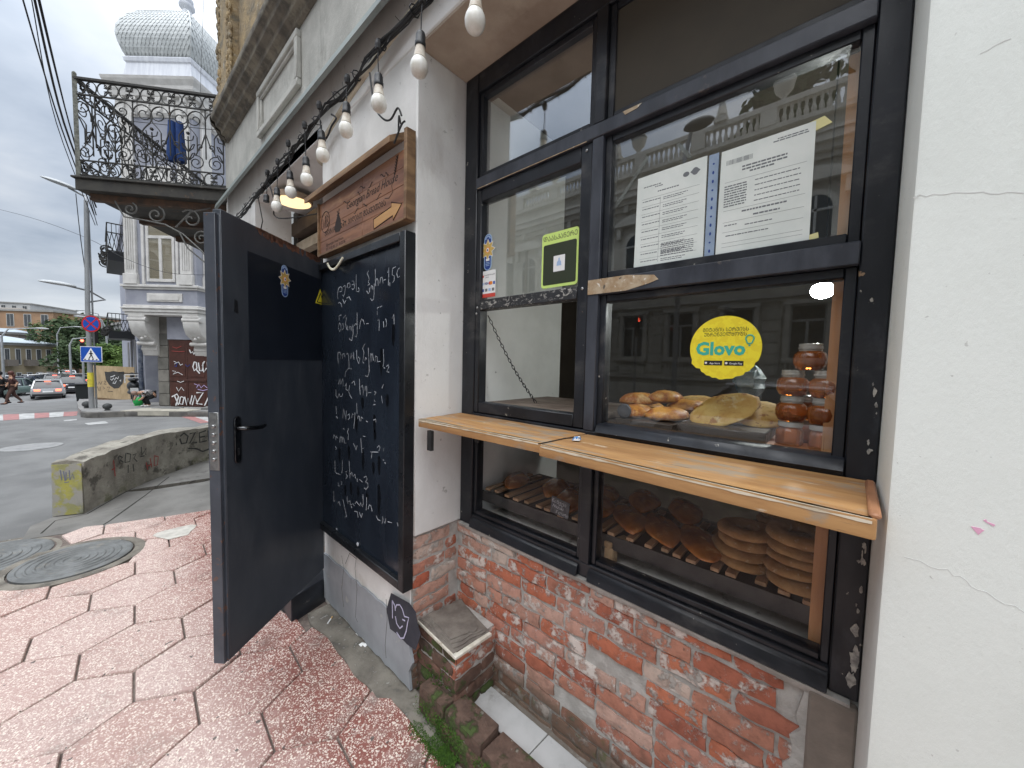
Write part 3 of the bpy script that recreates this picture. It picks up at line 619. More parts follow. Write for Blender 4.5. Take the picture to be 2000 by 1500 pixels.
# ---------------------------------------------------------------- shop window
wf = MB()
wf.box(1.285, 1.36, 1.415, 1.508, .80, 3.075).box(1.285, 1.36, -.076, -.015, .80, 3.075)     # stiles
wf.box(1.285, 1.36, -.015, 1.415, 2.985, 3.075)                                           # head
wf.box(1.285, 1.36, -.015, 1.415, .80, .862)                                              # bottom sill piece
wfo = P(wf, 'window_frame', m_black, bev=.004)
Wp = lambda mb, name, mat, **k: mb.build(name, mat, wfo, **k)
Wp(MB().box(1.281, 1.36, .714, .761, .862, 1.372), 'mullion', m_black, bev=.003)
Wp(MB().box(1.279, 1.36, .714, .761, 1.40, 2.517), 'mullion', m_mulgrey, bev=.003)
Wp(MB().box(1.281, 1.36, .714, .761, 2.571, 2.985), 'mullion', m_black, bev=.003)
Wp(MB().box(1.277, 1.36, -.015, 1.4148, 2.518, 2.569), 'transom', m_mulgrey, bev=.003)
Wp(MB().box(1.277, 1.36, -.015, .7135, 1.927, 1.986), 'transom', m_mulgrey, bev=.003)
Wp(MB().box(1.279, 1.40, -.015, 1.4148, 1.373, 1.399), 'counter_rail', m_black, bev=.003)
Wp(MB().prism([(1.262, .70, 1.40), (1.277, .70, 1.43), (1.33, .70, 1.436), (1.33, .70, 1.40)], (0, -.715, 0)), 'window_sill', m_black, bev=.002)
Wp(MB().prism([(1.262, 1.41, .803), (1.272, 1.41, .84), (1.284, 1.41, .85), (1.284, 1.41, .803)], (0, -.648, 0)).prism([(1.262, .713, .803), (1.272, .713, .84), (1.284, .713, .85), (1.284, .713, .803)], (0, -.727, 0)), 'bottom_bead', m_black, bev=.002)
ch = MB().prism([(1.2765, .757, 1.93), (1.2765, .757, 1.985), (1.2765, .60, 1.985), (1.2765, .50, 1.972), (1.2765, .485, 1.955), (1.2765, .52, 1.945), (1.2765, .60, 1.93)], (-.0015, 0, 0))
Wp(ch, 'chipped_paint', m_barewood)
Wp(MB().prism([(1.2765, .64, 2.566), (1.2765, .57, 2.567), (1.2765, .585, 2.556), (1.2765, .63, 2.552)], (-.0012, 0, 0)).box(1.2755, 1.2775, .785, 1.40, 2.5155, 2.5185), 'chipped_paint', m_barewood)
def opening(ya, yb, za, zb, d=1.298, w=.026, mat=m_black):
    mb = MB().box(d, d + .05, ya, ya + w, za, zb).box(d, d + .05, yb - w, yb, za, zb).box(d, d + .05, ya + w, yb - w, za, za + w).box(d, d + .05, ya + w, yb - w, zb - w, zb)
    Wp(mb, 'glazing_bead', mat, bev=.003)
def pane(ya, yb, za, zb, x=1.313, mt=None): Wp(MB().box(x, x + .005, ya, yb, za, zb), 'glass_pane', mt or m_glass)
# upper left, upper right (opaque brown sheet in place of glass), documents pane, bread pane, two low panes
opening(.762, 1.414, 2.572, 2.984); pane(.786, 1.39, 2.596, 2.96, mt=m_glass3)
opening(-.014, .713, 2.572, 2.984)
Wp(MB().box(1.306, 1.33, .012, .688, 2.597, 2.959), 'brown_panel', m_brownpanel)
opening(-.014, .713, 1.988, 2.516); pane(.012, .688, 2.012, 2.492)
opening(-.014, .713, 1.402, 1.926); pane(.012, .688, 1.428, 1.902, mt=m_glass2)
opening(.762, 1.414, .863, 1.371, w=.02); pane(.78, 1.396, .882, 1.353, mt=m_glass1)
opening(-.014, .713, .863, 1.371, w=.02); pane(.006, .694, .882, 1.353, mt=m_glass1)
# hatch: a vertical sash, glazed above and open below
hs = MB().box(1.289, 1.345, 1.383, 1.4145, 1.402, 2.515).box(1.289, 1.345, .764, .815, 1.402, 2.515).box(1.289, 1.345, .815, 1.383, 2.455, 2.515).box(1.289, 1.345, .815, 1.383, 1.402, 1.456)
hso = P(hs, 'hatch_sash', m_black, bev=.004)
MB().box(1.288, 1.345, .816, 1.382, 1.922, 1.972).build('sash_rail', m_blackworn, hso, bev=.003)
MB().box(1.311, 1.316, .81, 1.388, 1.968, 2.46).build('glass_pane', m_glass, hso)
sc_ = MB()
for y, z in ((.79, 1.96), (1.40, 1.935), (1.405, 1.905), (.79, 2.49)): sc_.lathe([(.006, 0), (.006, .003), (.003, .005)], (1.289, y, z), 8, ((0, 1, 0), (0, 0, 1), (-1, 0, 0)))
sc_.build('screw', m_steel, hso)
# caulk crumbs along the right stile
ca_ = MB(); r2 = random.Random(3)
def flake(mb, yc, zc, ry, rz, x, th=.002, n=11):
    mb.prism([(x, yc + ry * math.cos(a) * r2.uniform(.45, 1.15), zc + rz * math.sin(a) * r2.uniform(.5, 1.1)) for a in [2 * math.pi * i / n for i in range(n)]], (-th, 0, 0))
for i in range(30):
    z = .83 + .42 * r2.random() ** 1.3 if i < 20 else r2.choice((1.28, 1.36, 1.42, 1.47, 1.56, 1.62)) + r2.uniform(-.02, .02); k_ = 1.4 if z < 1.0 else .6
    flake(ca_, -.064 + r2.uniform(-.005, .008), z, r2.uniform(.003, .008) * k_, r2.uniform(.006, .022) * k_, 1.2845 - i * .00004)
tag(P(ca_, 'crumbling_sealant', M('dirty_sealant', (.50, .48, .43), (.20, .19, .18), scale=50, rough=.9, bump=.8, bdist=.004)), kind='stuff')
# ---------------------------------------------------------------- shop interior
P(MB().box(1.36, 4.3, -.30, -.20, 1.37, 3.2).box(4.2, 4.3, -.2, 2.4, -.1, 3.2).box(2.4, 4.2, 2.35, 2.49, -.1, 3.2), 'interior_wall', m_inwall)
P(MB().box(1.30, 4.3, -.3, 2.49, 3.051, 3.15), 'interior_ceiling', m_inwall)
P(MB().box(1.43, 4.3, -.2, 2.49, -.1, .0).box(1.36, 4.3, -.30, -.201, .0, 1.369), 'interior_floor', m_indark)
P(MB().box(1.362, 2.08, 1.43, 1.50, .80, 3.05), 'partition', m_inwhite)
P(MB().box(1.35, 1.385, -.075, .034, .84, 3.05), 'interior_post', m_inwood)
P(MB().box(1.40, 2.0, -.16, 1.428, 1.37, 1.412), 'display_board', m_blockwood, bev=.004)
P(MB().box(1.347, 1.95, .78, 1.428, 1.413, 1.447), 'hatch_counter', M('scuffed_counter', (.12, .085, .065), (.21, .165, .135), scale=18, rough=.6, stretch=(1, .4, 1), bump=.3), bev=.003)
P(MB().box(1.34, 1.52, -.19, 1.428, .60, .835), 'inner_sill', m_sill, bev=.008)
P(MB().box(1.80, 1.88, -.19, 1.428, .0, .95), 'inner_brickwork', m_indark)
P(MB().box(2.9, 3.4, .1, 2.3, 0, 1.05), 'back_counter', M('back_counter', (.20, .17, .13), (.12, .1, .08), scale=3))

# ================================================================ steel door, swung open
HP, FP = Vector((.975, 2.53, 0)), Vector((.37, 2.05, 0)); dd = (HP - FP).normalized(); dn = Vector((dd.y, -dd.x, 0))   # dn: towards the viewer
DL = (HP - FP).length
D = lambda s_, z, o=0.0: FP + dd * s_ + dn * o + Vector((0, 0, z))
door = P(MB().obox(D(0, .25, -.038), dd * DL, dn * .038, (0, 0, 2.047)), 'door', m_door, bev=.002)
dk = lambda mb, name, mat, **k: mb.build(name, mat, door, **k)
dk(MB().obox(D(-.004, .245, -.062), dd * .003, dn * .060, (0, 0, 2.03)).obox(D(-.02, .245, -.062), dd * .016, dn * .052, (0, 0, 2.03)), 'edge_flange', m_doorrust, bev=.0015)
dk(MB().obox(D(.148, 1.648, 0), dd * (DL - .152), dn * .0012, (0, 0, .515)), 'vinyl_film', m_film)
lk = MB().obox(D(-.0225, 1.15, -.056), dd * .003, dn * .044, (0, 0, .26))
for k in range(5): lk.lathe([(.009, 0), (.009, .006), (.006, .009)], D(-.0225, 1.20 + k * .037, -.033), 10, (dn, (0, 0, 1), -dd))
dk(lk, 'lock_plate', m_steel, bev=.001)
hd = MB(); pr = []
for i in range(24):
    a = 2 * math.pi * i / 24; pr.append(D(.063 + .02 * math.cos(a), 1.272 + (.09 if math.sin(a) >= 0 else -.09) + .02 * math.sin(a), .001))
hd.prism(pr, dn * .008)
hob = dk(hd, 'handle_plate', m_darksteel, bev=.002)
hp2 = [D(.058, 1.328, .004), D(.058, 1.328, .030), D(.066, 1.327, .042), D(.09, 1.324, .048), D(.13, 1.319, .05), D(.17, 1.317, .046), D(.195, 1.319, .038)]
MB().tube(hp2, [.010, .010, .011, .0105, .010, .010, .008], 10).lathe([(.016, 0), (.016, .006)], D(.058, 1.328, .008), 14, (dd, (0, 0, 1), dn)).build('lever', m_darksteel, hob, smooth=True)
MB().obox(D(.057, 1.20, .0085), dd * .012, dn * .002, (0, 0, .034)).build('keyhole_cover', m_rubber, hob)
ru = MB(); r3 = random.Random(9)
for k in range(34):
    s_ = r3.uniform(.22, .72); w_ = r3.uniform(.012, .05); h_ = r3.uniform(.008, .034)
    ru.prism([D(s_ + w_ * math.cos(a) * r3.uniform(.6, 1), 2.297 - max(0, h_ * (.6 + math.sin(a)) * r3.uniform(.6, 1)), 0) for a in [2 * math.pi * i / 7 for i in range(7)]], dn * .0008)
dk(ru, 'rust_patch', m_rust)
dk(MB().prism([D(.062, 1.865, 0), D(.085, 1.86, 0), D(.082, 1.915, 0), D(.066, 1.92, 0)], dn * .0015), 'tape_remnant', m_rubber)
# warning triangle on the door near the hinge
wt = thing('warning_sticker', 'small yellow warning triangle sticker at hinge edge of dark door', 'sticker', D(.735, 2.05))
tri = lambda s_, o, t_, mat, nm: MB().prism([D(.745 - .055 * s_, 2.005 + .024 * (1 - s_), o), D(.745 + .055 * s_, 2.005 + .024 * (1 - s_), o), D(.745, 2.005 + .095 * s_ + .024 * (1 - s_), o)], dn * t_).build(nm, mat, wt)
tri(1, .0014, .0006, m_yellow, 'sticker_face'); tri(.72, .0021, .0004, m_inkblack, 'black_triangle'); tri(.5, .0026, .0004, m_yellow, 'inner_triangle')

# police style star stickers: a long blue capsule with a gold eight-pointed star
def star_sticker(Mx, h, label, base):
    t_ = thing('star_sticker', label, 'sticker', base)
    w_ = h * .27
    def pl_(pts, z0_, mat, nm): MB().prism([Mx @ Vector((x, y, z0_)) for x, y in pts], (Mx.to_3x3() @ Vector((0, 0, .0004)))).build(nm, mat, t_)
    cap = lambda w, hh: [(w * math.cos(a), (hh - w) * (1 if a < math.pi else -1) + w * math.sin(a)) for a in [math.pi * 2 * (i + .5) / 28 for i in range(28)]]
    pl_(cap(w_ / 2 * 1.12, h / 2), 0, m_ltblue, 'sticker_rim'); pl_(cap(w_ / 2 * .88, h / 2 - w_ * .09), .0005, m_blue, 'sticker_face')
    st = lambda R_, q, n_=8: [(R_ * (1 if i % 2 == 0 else q) * math.sin(math.pi * i / n_), R_ * (1 if i % 2 == 0 else q) * math.cos(math.pi * i / n_) + h * .07) for i in range(2 * n_)]
    pl_(st(h * .30, .60), .0010, m_white, 'star_rim'); pl_(st(h * .272, .58), .0015, m_gold, 'star')
    ci = lambda R_, yy=.07, sx=1: [(R_ * sx * math.cos(a), R_ * math.sin(a) + h * yy) for a in [2 * math.pi * i / 16 for i in range(16)]]
    pl_(ci(h * .085, .06), .0020, m_orange, 'medallion'); pl_(ci(h * .062, .06, .85), .0025, m_white, 'medallion_centre'); pl_(ci(h * .03, .055), .0030, m_ink, 'profile_mark')
    pl_([(-w_ * .26, -h * .24), (w_ * .26, -h * .24), (w_ * .26, -h * .17), (-w_ * .26, -h * .17)], .0012, m_white, 'white_bar')
    for k, wd in enumerate((.30, .32, .28)): pl_([(-w_ * wd, -h * (.29 + k * .042)), (w_ * wd, -h * (.29 + k * .042)), (w_ * wd, -h * (.275 + k * .042)), (-w_ * wd, -h * (.275 + k * .042))], .0012, m_ltblue, 'print_line')
    for k in range(7):
        a = math.pi * (.12 + .76 * k / 6); pl_([(w_ * .33 * math.cos(a) + dx_, h / 2 - w_ * .56 + w_ * .33 * math.sin(a) + dy_) for dx_, dy_ in ((-.004, -.004), (.004, -.004), (.004, .004), (-.004, .004))], .0011, m_ltblue, 'print_mark')
star_sticker(frame(D(.408, 2.077, .0014), dd, (0, 0, 1)), .172, 'blue capsule sticker with gold star on the open dark steel door', D(.408, 2.0))
star_sticker(wall_frame(1.3095, 1.352, 2.207), .178, 'blue capsule sticker with gold star on the hatch glass', (1.309, 1.352, 2.12))

# ================================================================ chalkboard
cb = thing('chalkboard', 'tall black chalkboard menu hanging on the white pier beside the open door', 'chalkboard', (.98, 2.06, .54))
MB().box(.966, .998, 1.56, 2.545, .585, 2.21).build('board_panel', m_board, cb)
fm = MB().box(.942, .999, 1.513, 1.559, .54, 2.252).box(.942, .999, 2.546, 2.59, .54, 2.252).box(.942, .999, 1.559, 2.546, 2.211, 2.252).box(.942, .999, 1.559, 2.546, .54, .584)
fm.build('board_frame', m_boardframe, cb, bev=.003)
rc = random.Random(2)
for line_s in [[[(2.267,2.08),(2.277,2.06),(2.282,2.035),(2.275,2.016)],[(2.267,2.08),(2.238,2.086),(2.219,2.075),(2.224,2.057),(2.252,2.057)],[(2.202,2.082),(2.181,2.086),(2.175,2.07),(2.186,2.038),(2.2,2.024),(2.21,2.034)],[(2.144,2.093),(2.154,2.07)],[(2.144,2.093),(2.12,2.093),(2.114,2.072),(2.136,2.065)],[(2.094,2.099),(2.07,2.097),(2.065,2.08),(2.094,2.078)],[(2.065,2.08),(2.061,2.057),(2.083,2.05),(2.094,2.06)],[(2.04,2.129),(2.042,2.081),(2.036,2.036),(2.011,2.031),(2.005,2.044),(2.017,2.054)],[(2.275,1.991),(2.253,1.995),(2.231,1.984),(2.224,1.965)],[(2.21,2.009),(2.189,1.983),(2.168,1.999)],[(2.161,2.011),(2.127,2.015),(2.107,1.994)],[(1.897,2.129),(1.915,2.117),(1.903,2.102),(1.891,2.084)],[(1.891,2.084),(1.903,2.069),(1.886,2.058),(1.909,2.053)],[(1.92,2.026),(1.903,2.009),(1.888,2.017),(1.891,2.04)],[(1.874,2.027),(1.869,2.048),(1.855,2.041),(1.852,2.024)],[(1.838,2.055),(1.84,2.001),(1.846,1.974),(1.863,1.969),(1.88,1.983)],[(1.828,2.127),(1.827,2.081),(1.824,2.04)],[(1.824,2.064),(1.81,2.076),(1.799,2.064),(1.797,2.039)],[(1.781,2.048),(1.774,2.074),(1.76,2.077),(1.753,2.06),(1.749,2.044)],[(1.744,2.059),(1.724,2.06)],[(1.704,2.09),(1.694,2.114),(1.695,2.068),(1.698,2.028)],[(1.685,2.041),(1.683,2.023)],[(1.659,2.104),(1.628,2.109)],[(1.659,2.104),(1.662,2.074),(1.644,2.067),(1.644,2.046),(1.659,2.035)],[(1.611,2.092),(1.621,2.073),(1.611,2.054),(1.592,2.059),(1.579,2.082),(1.588,2.098),(1.607,2.094)],[(1.539,2.115),(1.552,2.095),(1.544,2.075)],[(1.778,1.929),(1.759,1.932)]],[[(2.232,1.919),(2.261,1.917),(2.261,1.889)],[(2.258,1.877),(2.273,1.846),(2.254,1.823),(2.232,1.838),(2.239,1.863),(2.258,1.873)],[(2.211,1.868),(2.197,1.842),(2.218,1.831)],[(2.201,1.898),(2.178,1.915),(2.162,1.896),(2.176,1.866),(2.162,1.835),(2.146,1.825),(2.151,1.852)],[(2.128,1.827),(2.121,1.848),(2.105,1.844),(2.101,1.823)],[(2.081,1.855),(2.079,1.801),(2.095,1.766),(2.122,1.772),(2.124,1.782)],[(2.03,1.919),(2.03,1.864),(2.028,1.811),(2.036,1.785),(2.056,1.789)],[(2.062,1.848),(2.049,1.859),(2.03,1.852)],[(2.002,1.828),(1.992,1.862),(1.978,1.881),(1.958,1.871),(1.944,1.848)],[(1.922,1.851),(1.899,1.851)],[(1.807,1.919),(1.802,1.927),(1.786,1.93)],[(1.807,1.911),(1.807,1.89)],[(1.807,1.863),(1.787,1.864),(1.785,1.834),(1.788,1.808)],[(1.745,1.854),(1.741,1.824)],[(1.722,1.866),(1.712,1.841),(1.72,1.826)],[(1.662,1.862),(1.646,1.884),(1.642,1.835)]],[[(2.277,1.7),(2.281,1.668),(2.275,1.63)],[(2.277,1.697),(2.255,1.7),(2.234,1.681),(2.248,1.659)],[(2.212,1.691),(2.217,1.659)],[(2.212,1.687),(2.194,1.694),(2.184,1.669)],[(2.163,1.687),(2.146,1.694),(2.136,1.672),(2.129,1.614)],[(2.102,1.694),(2.109,1.663),(2.089,1.682)],[(2.075,1.7),(2.069,1.658)],[(2.037,1.711),(2.033,1.664),(2.011,1.635),(1.995,1.662),(2.015,1.673)],[(1.938,1.745),(1.966,1.72),(1.95,1.699),(1.956,1.671),(1.968,1.647),(1.95,1.639)],[(1.938,1.653),(1.932,1.671),(1.92,1.662)],[(1.902,1.722),(1.896,1.66),(1.89,1.598),(1.908,1.566),(1.938,1.573)],[(1.873,1.694),(1.871,1.649)],[(1.871,1.682),(1.856,1.691),(1.845,1.655)],[(1.83,1.649),(1.823,1.68),(1.806,1.674),(1.804,1.647)],[(1.795,1.65),(1.773,1.652)],[(1.744,1.715),(1.739,1.651),(1.747,1.626)],[(1.739,1.62),(1.726,1.618)],[(1.712,1.627),(1.695,1.636),(1.69,1.625),(1.7,1.614),(1.71,1.601),(1.688,1.599)],[(2.096,1.603),(2.136,1.608),(2.177,1.582),(2.185,1.554)]],[[(2.276,1.506),(2.249,1.54),(2.242,1.508),(2.213,1.544),(2.209,1.497)],[(2.185,1.499),(2.167,1.519),(2.171,1.481),(2.147,1.476)],[(2.123,1.509),(2.137,1.471),(2.116,1.448),(2.096,1.434)],[(2.096,1.522),(2.069,1.536),(2.056,1.513)],[(2.003,1.551),(1.999,1.498),(1.993,1.463)],[(1.986,1.505),(1.968,1.518),(1.958,1.489),(1.958,1.463)],[(1.938,1.49),(1.934,1.511),(1.92,1.515),(1.917,1.483),(1.92,1.46)],[(1.905,1.48),(1.867,1.485)],[(1.833,1.492),(1.816,1.488),(1.833,1.475)],[(1.838,1.447),(1.825,1.439)],[(1.844,1.421),(1.825,1.425)],[(1.757,1.514),(1.741,1.536)],[(1.762,1.475),(1.751,1.438)],[(2.309,1.472),(2.31,1.433),(2.287,1.422),(2.265,1.449),(2.25,1.431),(2.228,1.436),(2.214,1.453)]],[[(2.31,1.367),(2.303,1.322)],[(2.308,1.305),(2.284,1.297)],[(2.215,1.307),(2.204,1.359),(2.172,1.305),(2.168,1.356)],[(2.151,1.33),(2.13,1.341),(2.124,1.317),(2.144,1.306)],[(2.097,1.321),(2.09,1.346),(2.073,1.342)],[(2.057,1.356),(2.063,1.306),(2.073,1.262)],[(2.037,1.412),(2.031,1.352)],[(2.025,1.323),(2.016,1.342),(2.003,1.34),(1.999,1.314)],[(1.987,1.316),(1.98,1.34),(1.962,1.333)],[(1.925,1.324),(1.907,1.322)],[(1.844,1.339),(1.821,1.347),(1.818,1.331)],[(2.215,1.243),(2.191,1.243)]],[[(2.351,1.164),(2.343,1.185),(2.32,1.175),(2.316,1.156),(2.305,1.184),(2.289,1.173)],[(2.26,1.152),(2.252,1.186),(2.23,1.189),(2.226,1.157),(2.215,1.191),(2.201,1.181),(2.194,1.156)],[(2.138,1.253),(2.154,1.232),(2.14,1.215),(2.145,1.186)],[(2.18,1.162),(2.173,1.16)],[(2.321,1.116),(2.305,1.105),(2.321,1.097)],[(2.077,1.175),(2.057,1.16),(2.044,1.144),(2.031,1.171)],[(1.987,1.22),(1.98,1.173),(1.974,1.139)],[(1.962,1.236),(1.937,1.237)],[(1.974,1.163),(1.956,1.169)],[(1.878,1.162),(1.86,1.165),(1.866,1.129)],[(1.86,1.165),(1.793,1.176)],[(1.804,1.198),(1.787,1.212),(1.773,1.203),(1.787,1.184)],[(1.739,1.206),(1.739,1.19)]],[[(1.744,1.145),(1.733,1.143)],[(1.728,1.134),(1.717,1.131)],[(2.329,1.027),(2.327,0.954),(2.299,0.95)],[(2.291,0.952),(2.254,0.954)],[(2.224,1.048),(2.224,0.996),(2.232,0.968)],[(2.181,0.986),(2.16,0.997),(2.174,0.975),(2.156,0.966),(2.174,0.946)],[(2.132,1.06),(2.128,1.016),(2.122,0.961)],[(2.118,0.987),(2.098,1.004),(2.091,0.98)],[(2.078,0.983),(2.058,1.0),(2.051,0.977)],[(2.032,0.981),(2.029,0.961)],[(2.003,0.982),(1.968,0.975)],[(1.949,1.006),(1.925,1.018),(1.913,1.003),(1.931,0.984)],[(1.931,0.984),(1.907,0.983),(1.904,0.963),(1.925,0.944),(1.949,0.946)],[(2.284,0.897),(2.277,0.875),(2.262,0.882)],[(2.239,0.917),(2.232,0.896)]],[[(2.347,0.828),(2.351,0.759),(2.332,0.771)],[(2.293,0.761),(2.27,0.781),(2.255,0.758)],[(2.218,0.808),(2.204,0.786),(2.182,0.746),(2.168,0.718),(2.19,0.708)],[(2.16,0.843),(2.156,0.812),(2.147,0.802)],[(2.14,0.816),(2.119,0.828),(2.119,0.803)],[(2.098,0.79),(2.112,0.805),(2.085,0.819),(2.065,0.812)],[(2.058,0.826),(2.038,0.844),(2.012,0.833)],[(2.006,0.828),(1.987,0.852),(1.981,0.835)],[(1.962,0.907),(1.958,0.854),(1.968,0.833)],[(1.925,0.827),(1.919,0.871),(1.919,0.9)],[(1.901,0.84),(1.889,0.867),(1.871,0.866),(1.857,0.841)],[(2.065,0.78),(2.032,0.787),(2.019,0.757)],[(2.006,0.791),(1.981,0.768),(1.968,0.796)],[(1.813,0.83),(1.796,0.813),(1.769,0.815)],[(1.752,0.803),(1.742,0.829),(1.747,0.845)],[(1.731,0.821),(1.72,0.816),(1.715,0.843)],[(1.694,0.833),(1.653,0.84)],[(1.604,0.856),(1.596,0.839)]]]:
    cl = MB()
    for s_ in line_s: cl.ribbon([(.9655, y, z) for y, z in s_], [.0038 * rc.uniform(.35, 1.25) for _ in s_], (-1, 0, 0), th=.0004)
    tag(cl.build('chalk_line', m_chalk, cb), kind='stuff')
sm = MB(); SKIP = 2
for s_ in [[(1.652,1.828),(1.649,1.745)],[(1.768,1.715),(1.765,1.596)]] + [[(1.704,1.479),(1.707,1.436)],[(1.832,1.363),(1.836,1.289)],[(1.832,1.278),(1.826,1.245)],[(1.843,1.105),(1.848,1.058)],[(1.782,1.151),(1.787,1.071)],[(1.781,1.005),(1.778,0.932),(1.789,0.844)],[(1.968,1.152),(1.956,1.059)],[(2.044,1.333),(2.037,1.261)],[(2.138,1.147),(2.131,1.085)],[(2.189,0.9),(2.182,0.857)],[(2.112,0.932),(2.105,0.876)],[(2.019,0.929),(2.019,0.892)],[(1.919,0.918),(1.907,0.892)],[(1.968,1.442),(1.966,1.401)],[(2.267,1.112),(2.261,1.047)]]:
    (ya, za), (yb, zb) = s_[0], s_[-1]; pts = []
    for i in range(16):
        a = 2 * math.pi * i / 16; h_ = abs(za - zb) / 2 + .012; w_ = .012 + .007 * rc.random()
        pts.append((.9657, (ya + yb) / 2 + w_ * math.cos(a), (za + zb) / 2 + h_ * math.sin(a) * (1 + .12 * math.sin(3 * a))))
    sm.prism(pts, (-.0002, 0, 0))
tag(sm.build('wiped_smear', m_smudge, cb), kind='stuff')
MB().box(.9655, .968, 2.3, 2.32, .59, .60).lathe([(.012, 0), (.01, .004)], (.964, 2.02, .60), 10, ((0, 1, 0), (0, 0, 1), (-1, 0, 0))).build('chalk_crumb', m_chalk, cb)
# string of little lights down the left edge with a loop hanging at the top
ls = thing('light_strip', 'string of tiny white beads down the left edge of chalkboard', 'light strip', (.945, 2.50, .62))
bd = MB(); cdm = MB()
pts = [(.935, 2.535, 2.20 - k * .0135) for k in range(118)]; cdm.tube(pts[::4], .003, 5)
for p in pts: bd.ell(p, (.0055, .005, .0045), 6, 4)
loop = [(.930, 2.33 - .20 * k / 22, 2.225 - .045 * math.sin(math.pi * (k / 22) ** .8)) for k in range(23)]; cdm.tube(loop[::2], .003, 5)
for p in loop: bd.ell(p, (.007, .0055, .0075), 6, 4)
m_bead = M('pale_led_bead', (.80, .78, .66), (.55, .5, .35), scale=60, rough=.3); tag(bd.build('bead', m_bead, ls, smooth=True), kind='stuff'); cdm.build('cord', m_cable, ls)

# ================================================================ wooden sign
sg = thing('wooden_sign', 'brown burnt wood sign with carved lettering and small roof above chalkboard', 'sign', (.98, 2.0, 2.30))
r4 = random.Random(4); yb_ = 1.552
for k, (za, zb) in enumerate(((2.31, 2.388), (2.389, 2.466), (2.467, 2.545), (2.546, 2.625))):
    cut = (1.95 + .0 * k)
    for (ya, yb) in ((1.53, cut), (cut + .0015, 2.515)): MB().box(.957 + r4.uniform(-.0006, .0006), .985, ya, yb, za, zb).build('plank', m_signwood, sg, bev=.0015)
MB().box(.942, .99, 1.505, 1.529, 2.30, 2.70).build('side_post', m_oldwood, sg, bev=.002)
MB().box(.946, .99, 2.516, 2.530, 2.30, 2.63).box(.942, .99, 1.53, 2.515, 2.298, 2.3095).build('border_strip', m_oldwood, sg, bev=.0015)
MB().prism([(.995, 1.59, 2.700), (.905, 1.59, 2.646), (.905, 1.59, 2.678), (.995, 1.59, 2.735)], (0, 1.04, 0)).build('roof_board', m_oldwood, sg, bev=.002)
MB().tube(spline([(.93, 1.59, 2.65), (.94, 1.545, 2.72), (.95, 1.53, 2.735)]), .0045, 6).tube(spline([(.94, 1.57, 2.69), (.93, 1.55, 2.755), (.96, 1.585, 2.75)]), .004, 6).build('wire_tangle', m_cable, sg)
SX_ = .9565
def st(txt, y, z, size, **k): return text_mesh(txt, wall_frame(SX_, y, z), size, m_burn, 'burnt_lettering', parent=sg, th=.0008, **k)
st('Georgian Bread House', 1.8744999999999998, 2.5175, .058, shear=.35, bold=.0002)
st('ᲕᲛᲣᲨᲐᲝᲑᲗ 24/7, ᲕᲘᲦᲔᲑᲗ ᲨᲔᲙᲕᲔᲗᲔᲑᲡ', 2.075, 2.4275, .040, bold=.0003, xs=.98)
st('@ georgian bread house', 2.30, 2.356, .024); st('555 14 82 80, 551 30 22 06', 2.29, 2.330, .024)
cu_ = MB()
cu_.tube([(SX_, 2.43 + .062 * math.cos(a), 2.50 + .062 * math.sin(a)) for a in [2 * math.pi * i / 28 for i in range(28)]], .0022, 5, close=True)
for s0 in ([(2.47, 2.525), (2.455, 2.47), (2.42, 2.535), (2.405, 2.475)], [(2.43, 2.535), (2.425, 2.47)], [(2.41, 2.535), (2.385, 2.52), (2.405, 2.503), (2.38, 2.485), (2.41, 2.468)]): cu_.ribbon([(SX_, y, z) for y, z in s0], .006, (-1, 0, 0))
cu_.build('monogram', m_burn, sg); cu_ = MB()
# sack outline
sk = [(2.255, 2.50), (2.285, 2.46), (2.30, 2.425), (2.285, 2.405), (2.23, 2.402), (2.205, 2.42), (2.215, 2.465), (2.238, 2.50)]
cu_.prism([(SX_, y, z) for y, z in sk], (-.0006, 0, 0)); cu_.ribbon([(SX_, 2.262, 2.525), (SX_, 2.248, 2.503), (SX_, 2.232, 2.53)], .007, (-1, 0, 0)); cu_.ribbon([(SX_, 2.265, 2.50), (SX_, 2.23, 2.505)], .006, (-1, 0, 0))
cu_.build('sack_drawing', m_burn, sg); cu_ = MB()
# wheat ear and flourishes
cu_.ribbon([(SX_, 1.655, 2.49), (SX_, 1.63, 2.53), (SX_, 1.615, 2.58), (SX_, 1.605, 2.615)], .0035, (-1, 0, 0))
for k in range(7):
    for sg_ in (-1, 1): cu_.ribbon([(SX_, 1.628 - k * .0035, 2.535 + k * .0115), (SX_, 1.628 - k * .0035 + sg_ * .010, 2.547 + k * .0115)], [.006, .002], (-1, 0, 0))
cu_.build('wheat_drawing', m_burn, sg); cu_ = MB()
for (yc, zc, w_, sgn) in ((2.15, 2.545, .06, 1), (2.02, 2.465, .06, -1), (1.95, 2.57, .06, 1), (1.86, 2.555, .05, -1), (1.74, 2.565, .05, 1), (1.78, 2.475, .06, -1), (2.17, 2.445, .05, 1), (1.99, 2.55, .03, 1), (1.70, 2.56, .03, 1), (1.92, 2.47, .05, 1)):
    cu_.ribbon([(SX_, yc + w_ * t_, zc + sgn * .010 * math.sin(t_ * 5)) for t_ in (-.5, -.3, -.1, .1, .3, .5)], [.002, .004, .005, .005, .004, .002], (-1, 0, 0))
cu_.ribbon([(SX_, 1.655, 2.49), (SX_, 1.645, 2.46), (SX_, 1.68, 2.44), (SX_, 1.72, 2.45)], .003, (-1, 0, 0))
tag(cu_.build('flourish', m_burn, sg), kind='stuff'); cu_ = MB()
arrow = [(1.83, 2.375), (1.655, 2.395), (1.655, 2.415), (1.565, 2.385), (1.64, 2.325), (1.642, 2.348), (1.825, 2.325)]
cu_.tube([(SX_, y, z) for y, z in arrow], .002, 5, close=True)
